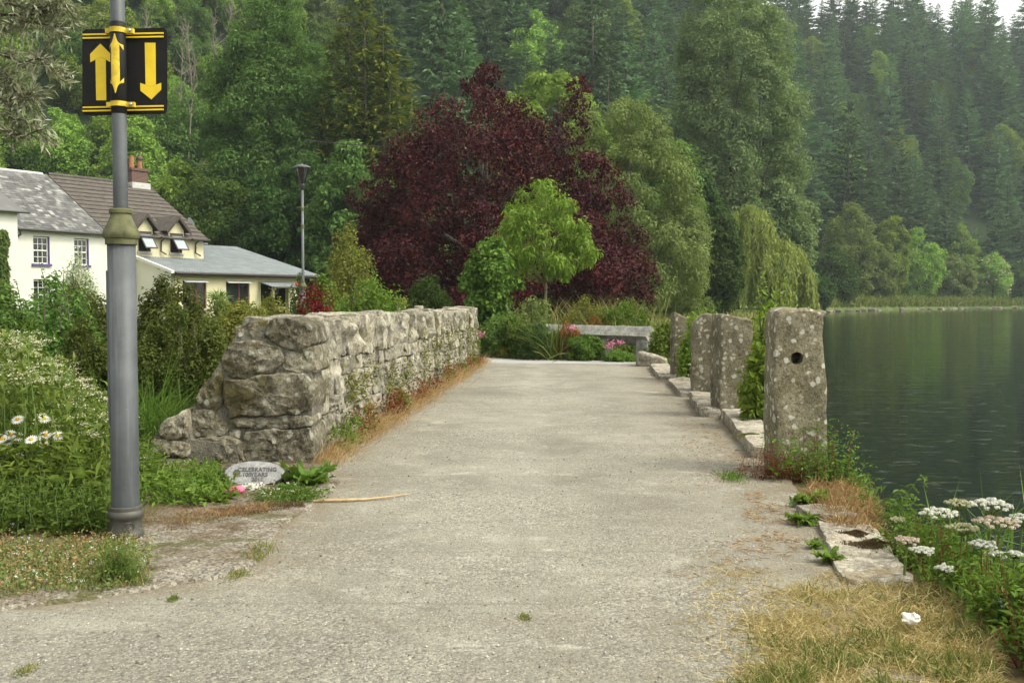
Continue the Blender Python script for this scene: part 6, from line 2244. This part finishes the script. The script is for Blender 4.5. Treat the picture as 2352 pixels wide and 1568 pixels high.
# ---- broad-leaved rosettes: dock and dandelion
def broadleaf(name, label, loc, n, L, W, mat, seed, rise=.55, cat='plant'):
    r0 = np.random.default_rng(int(seed))
    o = thing(name, label, cat, loc, 0)
    m_ = 7
    for i in range(n):
        a = i * 2.4 + r0.normal() * .3
        ln = L * (.6 + .55 * r0.random()); w = W * (.7 + .5 * r0.random()); el = min(1.2, rise * (.5 + .9 * r0.random()) + (.35 if i > n * .7 else 0))
        V = []; t = np.linspace(0, 1, m_ + 1)
        for q in t:
            rad = ln * (q * math.cos(el * (1 - .6 * q))); zz = ln * (q * math.sin(el) - .35 * q * q * (1 - .3 * el))
            ww = w * math.sin(math.pi * min(1, .12 + .88 * q ** .8)) ** .8 * (1 if q < 1 else .05) + .004
            wv = .016 * r0.normal() * L / .2
            c, s = math.cos(a), math.sin(a)
            ctr = np.array([rad * c, rad * s, max(.006, zz + .01)])
            sd = np.array([-s, c, 0])
            V += [ctr - sd * ww / 2 + (0, 0, .14 * ww + wv), ctr, ctr + sd * ww / 2 + (0, 0, .14 * ww - wv)]
        Q = []
        for j in range(m_):
            Q += [(j * 3, j * 3 + 1, j * 3 + 4, j * 3 + 3), (j * 3 + 1, j * 3 + 2, j * 3 + 5, j * 3 + 4)]
        Geo().add(V, Q, None, r0.random() * .7 + .15).build('leaf', mat, o)
    return o


broadleaf('dock_plant', 'large glossy dock plant covering the right of the oval plaque', gp(708, 1118), 60, .22, .07, 'leaf_herb', 701, .75)
broadleaf('dock_plant', 'smaller spreading dock between plaque and reed stalk', gp(655, 1130), 22, .10, .045, 'leaf_herb', 702, .6)
broadleaf('burdock_plant', 'broad leaved plant lying on the soil right of the lamp post', gp(500, 1160), 24, .17, .06, 'leaf_weed', 703, .3)
broadleaf('dandelion_rosette', 'dandelion rosette just below the red herbs of the tallest post', gp(1855, 1160), 44, .15, .05, 'leaf_weed', 704, .55)
broadleaf('dandelion_rosette', 'dandelion rosette beside the pale flagstone end', gp(1845, 1203), 34, .12, .045, 'leaf_weed', 705, .5)
broadleaf('dandelion_rosette', 'tiny dandelion rosette in the middle of the slab edge', gp(1872, 1258), 20, .07, .03, 'leaf_weed', 706, .5)
broadleaf('dandelion_rosette', 'dandelion rosette at the head of the dry grass patch', gp(1905, 1292), 28, .10, .042, 'leaf_weed', 707, .6)

# ---- willowherb round the foot of the tallest post
P1 = gp(1843, 1090)
weed_mass('post_herb', 'red stemmed green willowherb hugging the tallest post', [(P1.x + .33 * rng.normal() * .6 + .12, P1.y - .05 - .28 * rng.random()) for _ in range(34)], .42, 44, .05, .36, 'leaf_weed', 151, stem='stem_red', out=.04)
weed_mass('post_herb', 'rust brown withered herb at the left foot of the tallest post', [(P1.x - .28 + .16 * rng.normal(), P1.y - .06 - .16 * rng.random()) for _ in range(26)], .26, 44, .032, .3, 'leaf_rust', 152, stem='stem_red', out=.035)
weed_mass('post_herb', 'reddish green herb leaning over the water right of the tallest post', [(P1.x + .42 + .13 * rng.normal(), P1.y - .15 - .22 * rng.random()) for _ in range(22)], .38, 40, .042, .3, 'leaf_olive', 153, stem='stem_red', out=.035)

# ---- bright green elder saplings behind the posts
shrub_px('elder_sapling', 'bright green elder sapling rising behind the two nearest posts', 1765, 13.2, 690, 120, 'leaf_bright', 3200, .085, 161, shoots=9, shoot_h=.25)
shrub_px('elder_sapling', 'low dark leafy growth behind the square post', 1765, 11.2, 800, 130, 'leaf_bright', 2400, .085, 162, shoots=5, shoot_h=.15)
shrub_px('elder_sapling', 'fresh green sapling between the slimmest and round topped posts', 1600, 17.5, 735, 90, 'leaf_bright', 2200, .08, 163, shoots=8, shoot_h=.25)
shrub_px('bramble_bush', 'leafy bramble between the stone rail end and the slimmest post', 1530, 22.4, 745, 90, 'leaf_weed', 4200, .075, 164, shoots=10, shoot_h=.25)
shrub_px('bramble_bush', 'light green bramble beyond the stone rail above the meadow', 1640, 24, 715, 200, 'leaf_weed', 6000, .085, 165, shoots=14, shoot_h=.2)
shrub_px('elder_sapling', 'tall thin elder shoots reaching above the square post', 1790, 14.5, 672, 60, 'leaf_bright', 900, .10, 166, shoots=6, shoot_h=.3)

# ================================================================== FLOWER BED BEHIND THE RAIL
BED = [('bed_shrub', 'dark green leafy shrub at the left end of the flower bed', 1150, 25.6, 725, 130, 'leaf_mid', 6500, .07, 171),
       ('bed_shrub', 'green shrub spilling to the road in the flower bed', 1185, 25.1, 735, 120, 'leaf_herb', 7500, .07, 172),
       ('bed_shrub', 'dark low juniper like shrub beside the grass tuft', 1240, 24.6, 742, 125, 'leaf_dark', 5500, .05, 173),
       ('bed_shrub', 'fresh green mound below the stone bar', 1345, 24.0, 772, 90, 'leaf_herb', 5500, .065, 174),
       ('bed_shrub', 'light green mound with pink flowers between the rail posts', 1425, 23.6, 806, 70, 'leaf_weed', 5000, .06, 175),
       ('bed_shrub', 'olive shrub behind the left half of the rail', 1220, 27.2, 690, 130, 'leaf_olive', 6000, .075, 176),
       ('bed_shrub', 'yellow green perennial behind the middle of the rail', 1345, 27.2, 690, 130, 'leaf_yellow', 5000, .08, 177),
       ('bed_shrub', 'pale leafy perennials behind the right end of the rail', 1440, 26.6, 695, 120, 'leaf_weed', 4800, .08, 178),
       ('bed_shrub', 'rust leaved low shrub just behind the stone bar', 1370, 26.4, 728, 100, 'leaf_rustmix', 1500, .06, 179),
       ('bed_shrub', 'lime green spurge at the road edge of the flower bed', 1160, 24.9, 795, 36, 'leaf_yellow', 1200, .06, 180),
       ('azalea_bush', 'orange leaved azalea draped over the stone bar', 1307, 24.3, 735, 60, 'leaf_rustmix', 1800, .06, 181)]
for nm, lb, u, dd, v, w, m, n, lf_, sd in BED:
    shrub_px(nm, lb, u, dd, v, w, m, n, lf_, sd, shoots=6, shoot_h=.15)


def grass_clump(name, label, u, d, v, n, spread, mat, seed, width=.012, lean=.35):
    x = px_x(u, d); z0 = gz(x, d); h = top_z(v, d) - z0
    r0 = np.random.default_rng(int(seed))
    P = np.concatenate([r0.normal(size=(n, 2)) * spread * .3, np.zeros((n, 1))], 1)
    D = unit(np.array([0, 0, 1.0]) + r0.normal(size=(n, 3)) * lean)
    g = Geo(); g.blades(P, D, 1.25 * h * (.55 + .5 * r0.random(n)), width, unit(D * np.array([1, 1, 0]) + 1e-6) * .35 + np.array([0, 0, -.12]), r0.random(n))
    o = g.build(name, mat, None, (x, d, z0))
    return tag(o, label, 'grass')


grass_clump('day_lily_tuft', 'yellow green strappy tuft arching over the stone bar', 1272, 24.4, 712, 120, .5, 'grass_mid', 191, .026, .5)
grass_clump('plume_grass', 'tall yellow green grass directly behind the stone bar', 1385, 26.6, 705, 200, 2.6, 'grass_mid', 195, .022, .3)
grass_clump('plume_grass', 'long mixed grass behind the orange azalea', 1300, 27.0, 705, 150, 2.2, 'grass_mixed', 196, .022, .3)
grass_clump('plume_grass', 'feathery pale grass standing behind the flower bed', 1400, 28, 668, 260, 2.4, 'grass_mixed', 192, .022, .12)
grass_clump('plume_grass', 'tall seeding grass behind the left of the stone bar', 1330, 28.5, 675, 200, 2.0, 'grass_mixed', 193, .022, .14)
grass_clump('reed_tuft', 'thin upright stalks standing beyond the flower bed toward the meadow', 1510, 30, 668, 26, 1.2, 'grass_mixed', 194, .014, .06)
for i, (u, v, d_, lb) in enumerate(((1312, 803, 25.0, 'a'), (1405, 788, 23.3, ''), (1425, 785, 23.4, ''), (1400, 795, 23.3, ''), (1100, 764, 24.8, ''), (1312, 752, 24.0, ''))):
    if i == 0: u, v = 1103, 770
    p = at(u, v, d_); x, y, z = p
    z0 = gz(x, y)
    o = thing('pink_flower', ('pink bloom low beside the end of the wall', 'pink flower head left between the rail posts', 'pink flower head right between the rail posts', 'lowest pink flower head under the stone bar', 'pink bloom above the wall end in the flower bed', 'pink flower head standing above the stone bar')[i], 'flower', (x, y, z0))
    n = 46
    P = np.array([0, 0, z - z0]) + rng.normal(size=(n, 3)) * np.array([.05, .05, .03])
    g = Geo(); g.leaves(P, rnd_dir(n), rnd_dir(n), .045, .03, rng.random(n)); g.build('petals', 'flower_pink', o)
    Geo().tube([(0, 0, 0), (0, 0, z - z0)], .006, 4).build('stem', 'stem_green', o)

# meadow grass beyond the bed, down to the willow
g = Geo(); n = 16000
y = 27 + 60 * rng.random(n) ** 1.4
x = shore_x(y) - .4 - (shore_x(y) * .9 + 2) * rng.random(n)
P = np.stack([x, y, ground_z(x, y)], 1)
g.blades(P, unit(np.array([0, 0, 1.0]) + rng.normal(size=(n, 3)) * .3), .2 + .35 * rng.random(n), .03 + .001 * y, rng.normal(size=(n, 3)) * .4, rng.random(n))
stuff(g.build('meadow_grass', 'grass_mixed'), 'short meadow grass between the flower bed and the willow', 'grass')

# ================================================================== RIGHT BANK: DRY GRASS, HERBS, HOGWEED
def patch_density(u, v, x, y):
    """how thickly dry grass covers the ground at the lower right"""
    left = np.interp(v, [1300, 1335, 1380, 1470, 1600], [1860, 1770, 1710, 1690, 1665])
    nz = np.array([mnoise.noise(Vector((a * 3.1, b * 3.1, 2))) + .5 * mnoise.noise(Vector((a * 9, b * 9, 2))) for a, b in zip(x, y)])
    top = np.interp(u, [1700, 1800, 1900, 2000, 2080, 2300], [1400, 1340, 1312, 1330, 1338, 1345])
    dl = (u - left + nz * 75) / 110; dt = (v - top + nz * 18) / 26
    return np.clip(np.minimum(dl, dt), 0, 1), nz


def ground_px(n, u0, u1, v0, v1):
    """even scatter on the ground between two sight lines"""
    A, B = gp(CX, v1).y, gp(CX, v0).y
    y = A + (B - A) * rng.random(n)
    v = np.array([CY - F * math.tan(math.atan2(-CAMZ, yy_) + PITCH) for yy_ in y])
    u = u0 + (u1 - u0) * rng.random(n)
    x = (u - CX) / F * np.hypot(y, CAMZ) / np.cos(np.arctan2(CY - v, F)) * 1.0
    x = np.array([gp(a, b).x for a, b in zip(u, v)])
    return u, v, x, y


g = Geo(); n = 34000
u, v, x, y = ground_px(n, 1600, 2290, 1295, 1610)
dn_, nz = patch_density(u, v, x, y)
ok = rng.random(n) < dn_ * np.clip(.75 + nz, .25, 1); x, y, dn_ = x[ok], y[ok], dn_[ok]; n = len(x)
P = np.stack([x, y, np.full(n, .004)], 1)
D = unit(rng.normal(size=(n, 3)) * np.array([1, 1, .35]) + np.array([0, -.1, .30]))
g.blades(P, D, (.035 + .085 * rng.random(n)) * (.5 + .5 * dn_), .0034, rng.normal(size=(n, 3)) * .35 + np.array([0, 0, -.2]), rng.random(n))
stuff(g.build('dry_grass', 'grass_dry'), 'matted straw coloured dry grass at the lower right', 'grass')
g = Geo(); n = 26000
u, v, x, y = ground_px(n, 1640, 2290, 1350, 1612)
dn_, nz = patch_density(u, v, x, y)
gr = np.array([mnoise.noise(Vector((a * 4.3, b * 4.3, 7))) for a, b in zip(x, y)])
w_ = np.clip((v - 1440 + (u - 1950) * .12) / 110, 0.0, 1) * .75 + .06
ok = rng.random(n) < dn_ * w_ * np.clip(.35 + gr * 2.0, 0, 1); x, y = x[ok], y[ok]; n = len(x)
P = np.stack([x, y, np.full(n, .004)], 1)
D = unit(np.array([0, 0, .75]) + rng.normal(size=(n, 3)) * .6)
g.blades(P, D, .03 + .06 * rng.random(n), .0055, rng.normal(size=(n, 3)) * .45 + np.array([0, 0, -.2]), rng.random(n))
stuff(g.build('green_grass', 'grass_mid'), 'short green grass clumps at the bottom right', 'grass')
g = Geo(); n = 1300
pt = np.array(scatter_px(n, (1480, 1720, 1800, 1640), (1600, 1600, 1320, 1290)))
P = np.concatenate([pt, np.full((n, 1), .004)], 1)
D = unit(rng.normal(size=(n, 3)) * np.array([1, 1, .2]) + np.array([0, 0, .2]))
keepm = rng.random(n) < np.clip((pt[:, 0] - .62) * 2.2, .05, 1); P, D = P[keepm], D[keepm]; n = len(P)
g.blades(P, D, .03 + .06 * rng.random(n), .0034, rng.normal(size=(n, 3)) * .3, rng.random(n))
stuff(g.build('stray_straw', 'grass_dry'), 'stray straws where dry grass thins onto the path', 'grass')
# straw and leaf litter drifted along the right path edge
g = Geo(); n = 2600
pt = np.concatenate([scatter_px(900, (1690, 1870, 1800, 1720), (1310, 1270, 1150, 1130)), scatter_px(800, (1600, 1760, 1680, 1560), (1120, 1110, 980, 960)), scatter_px(500, (1540, 1650, 1590, 1490), (960, 960, 880, 860)), scatter_px(400, (1500, 1760, 1850, 1700), (1330, 1330, 1230, 1230))])
pt = pt[[mnoise.noise(Vector((a * 6, b * 6, 4))) > -.05 for a, b in pt]]; n = len(pt)
P = np.concatenate([pt, np.full((n, 1), .012)], 1)
D = unit(rng.normal(size=(n, 3)) * np.array([1, 1, .12]) + np.array([0, 0, .06]))
g.blades(P, D, .02 + .06 * rng.random(n), .004, rng.normal(size=(n, 3)) * .25, rng.random(n))
stuff(g.build('path_litter', 'grass_rust'), 'brown straw litter drifted along the right path edge', 'litter')
g = Geo(); n = 2100
pt = np.array(scatter_px(900, (1900, 2040, 1995, 1880), (1215, 1240, 1165, 1165)) + scatter_px(1200, (1870, 2040, 1960, 1850), (1190, 1190, 1120, 1120)))
P = np.concatenate([pt, np.full((n, 1), .03)], 1)
D = unit(np.array([.2, -.2, .5]) + rng.normal(size=(n, 3)) * .6)
g.blades(P, D, .04 + .08 * rng.random(n), .005, rng.normal(size=(n, 3)) * .5, rng.random(n))
stuff(g.build('edge_grass', 'grass_rust'), 'brown dry grass fringe behind the lake slab', 'grass')

# loose grit on the path
g = Geo(); n = 5200
y = 2.9 + 9 * rng.random(n) ** 1.8
x = -3 + 5.2 * rng.random(n)
ok = (x < path_right(y)) & (x > np.where(y < LP[0, 1] + .05, -9, path_left(y)))
x, y = x[ok], y[ok]; n = len(x)
s = .0025 + .006 * rng.random(n) ** 3
oc = np.array([(1, 0, 0), (0, 1, 0), (-1, 0, 0), (0, -1, 0), (0, 0, .8), (0, 0, -.6)], float)
V = (np.stack([x, y, np.full(n, .004)], 1)[:, None] + oc[None] * s[:, None, None] * (.7 + .6 * rng.random((n, 6, 1))))
b = np.arange(n)[:, None, None] * 6
T = (b + np.array([(0, 1, 4), (1, 2, 4), (2, 3, 4), (3, 0, 4), (1, 0, 5), (2, 1, 5), (3, 2, 5), (0, 3, 5)])[None]).reshape(-1, 3)
g.add(V.reshape(-1, 3), None, T, np.repeat(rng.random(n), 6))
leafmat('grit', (.10, .095, .085), (.28, .26, .22), (.5, .47, .41), trans=0, rough=.9, objvar=0)
stuff(g.build('loose_grit', 'grit'), 'loose grit scattered over the path', 'grit')

# leafy herbs on the bank at the right edge
def bank_pts(n, y0, y1, dx0, dx1, r0=rng):
    out = []
    for _ in range(n):
        y_ = y0 + (y1 - y0) * r0.random()
        out.append((float(shore_x(y_)) - dx1 + (dx1 - dx0) * r0.random(), y_))
    return out


weed_mass('bank_herb', 'red flecked green willowherb along the lake edge at lower right', bank_pts(150, 4.0, 5.7, -.22, .42), .27, 52, .05, .32, 'leaf_weed', 201, stem='stem_red', out=.035)
weed_mass('bank_herb', 'dark green nettle like herbs in the bottom right corner', bank_pts(170, 3.0, 4.8, -.35, .34), .28, 40, .07, .42, 'leaf_herb', 202, out=.05)
weed_mass('bank_herb', 'green herbs on the bank behind the lake slab', bank_pts(80, 5.5, 8.2, -.2, .22), .34, 40, .07, .36, 'leaf_herb', 203, out=.05)
weed_mass('bank_seedheads', 'dry reddish seed stems among the bank herbs', bank_pts(80, 3.8, 5.6, -.2, .40), .30, 26, .018, .5, 'leaf_rust', 204, stem='stem_red', out=.008)


def umbel(u, v, d, wpx, mat, seed, label, root=None, name='hogweed'):
    r0 = np.random.default_rng(int(seed))
    c = np.array(at(u, v, d)); R0 = wpx / 2 / F * d
    y0 = d + .05; x0 = min(c[0], float(shore_x(y0)) + .08) if root is None else root
    z0 = min(gz(x0, y0), -.05)
    o = thing(name, label, 'flower', (x0, y0, z0), 0, 'hogweed on the lake bank')
    c = c - np.array([x0, y0, z0])
    hub = c + np.array([0, .01, -R0 * .75])
    st = Geo(); st.tube([(0, 0, 0), (c[0] * .3, c[1] * .4, hub[2] * .55), hub], [.009, .007, .005], 6)
    ub = Geo(); m = 24
    for i in range(m):
        q = math.sqrt((i + .5) / m); a = i * 2.4
        e = c + np.array([R0 * q * math.cos(a), R0 * q * math.sin(a), -R0 * .22 * q * q + r0.normal() * .004])
        st.tube([hub, (hub + e) / 2 + (0, 0, -.006), e], [.0022, .0018, .0014], 3)
        n = 44
        rr0 = R0 * .16
        dd_ = unit(r0.normal(size=(n, 3)) + np.array([0, 0, .7]))
        P = e + dd_ * rr0 * (.6 + .45 * r0.random((n, 1))) * np.array([1, 1, .4])
        N = dd_; D = unit(r0.normal(size=(n, 3))); D = unit(D - N * np.sum(N * D, 1, keepdims=True))
        ub.leaves(P, N, D, .0085, .008, r0.random(n))
    st.build('stem', 'stem_green', o); ub.build('umbel', mat, o)
    return o


HG = [(2158, 1170, 5.3, 84, 'flower_white', 'flat white hogweed head, leftmost of the tall ones'), (2205, 1150, 5.6, 62, 'flower_cream', 'cream hogweed head behind the leftmost tall one'), (2278, 1150, 5.0, 92, 'flower_white', 'largest domed white hogweed head at the right'),
      (2290, 1190, 4.9, 100, 'umbel_pink', 'brownish seeding hogweed head under the largest white one'), (2212, 1205, 5.1, 72, 'flower_cream', 'flat white hogweed head just below the leftmost tall one'), (2258, 1244, 4.9, 60, 'flower_white', 'pinkish white hogweed head in the middle of the clump'),
      (2288, 1268, 4.8, 46, 'flower_white', 'small white hogweed head low right of the clump'), (2332, 1268, 4.8, 40, 'flower_white', 'small white hogweed head at the right frame edge'), (2085, 1235, 5.0, 52, 'umbel_pink', 'pink tinged low hogweed head, far left of the clump'),
      (2118, 1258, 4.9, 54, 'flower_white', 'white hogweed head low at the left of the clump'), (2335, 1352, 4.5, 70, 'umbel_pink', 'pale pink domed head in the lower right'), (2310, 1380, 4.4, 56, 'flower_white', 'white head tucked below the pale pink one'),
      (2350, 1185, 5.2, 70, 'flower_white', 'white hogweed head cut by the right frame edge'), (2062, 1190, 5.6, 30, 'flower_cream', 'small cream yellow head beside the lake slab'), (2170, 1300, 4.8, 40, 'flower_white', 'tiny white head among the green bank herbs')]
for i, (u, v, d_, w, m, lb) in enumerate(HG):
    umbel(u, v, d_, w, m, 800 + i, lb)
g = Geo(); n = 90
pt = np.array(bank_pts(n, 4.6, 6.2, -.3, .1)); P = np.concatenate([pt, np.full((n, 1), -.2)], 1)
g.blades(P, unit(np.array([.05, 0, 1.0]) + rng.normal(size=(n, 3)) * .22), .35 + .35 * rng.random(n), .016, rng.normal(size=(n, 3)) * .5 + np.array([.2, 0, -.3]), rng.random(n))
stuff(g.build('reed_blades', 'grass_green'), 'reed like green blades among the hogweed', 'reeds')

# ================================================================== HAZE
g = Geo(); g.b2((-720, -80, -4), (930, 1440, 150))
hz = g.build('haze', None)
m, nt, out = mat_new('haze')
T = NT(nt)
pv = T.add('ShaderNodeVolumePrincipled')
pv.inputs['Color'].default_value = (.82, .94, 1.0, 1)
pv.inputs['Density'].default_value = .00027
pv.inputs['Anisotropy'].default_value = .2
T.link(pv.outputs[0], out.inputs['Volume'])
hz.data.materials.append(m)
hz['kind'] = 'stuff'; hz['label'] = 'thin pale haze filling the valley'; hz['category'] = 'haze'
print('stones', nst, 'conifers', nC, 'scrub', len(sc_pts), 'objects', len(bpy.data.objects))
tris = sum(sum(len(p.vertices) - 2 for p in me.polygons) if len(me.polygons) < 2000 else len(me.polygons) * 2 for me in bpy.data.meshes)
print('TRIS', tris)
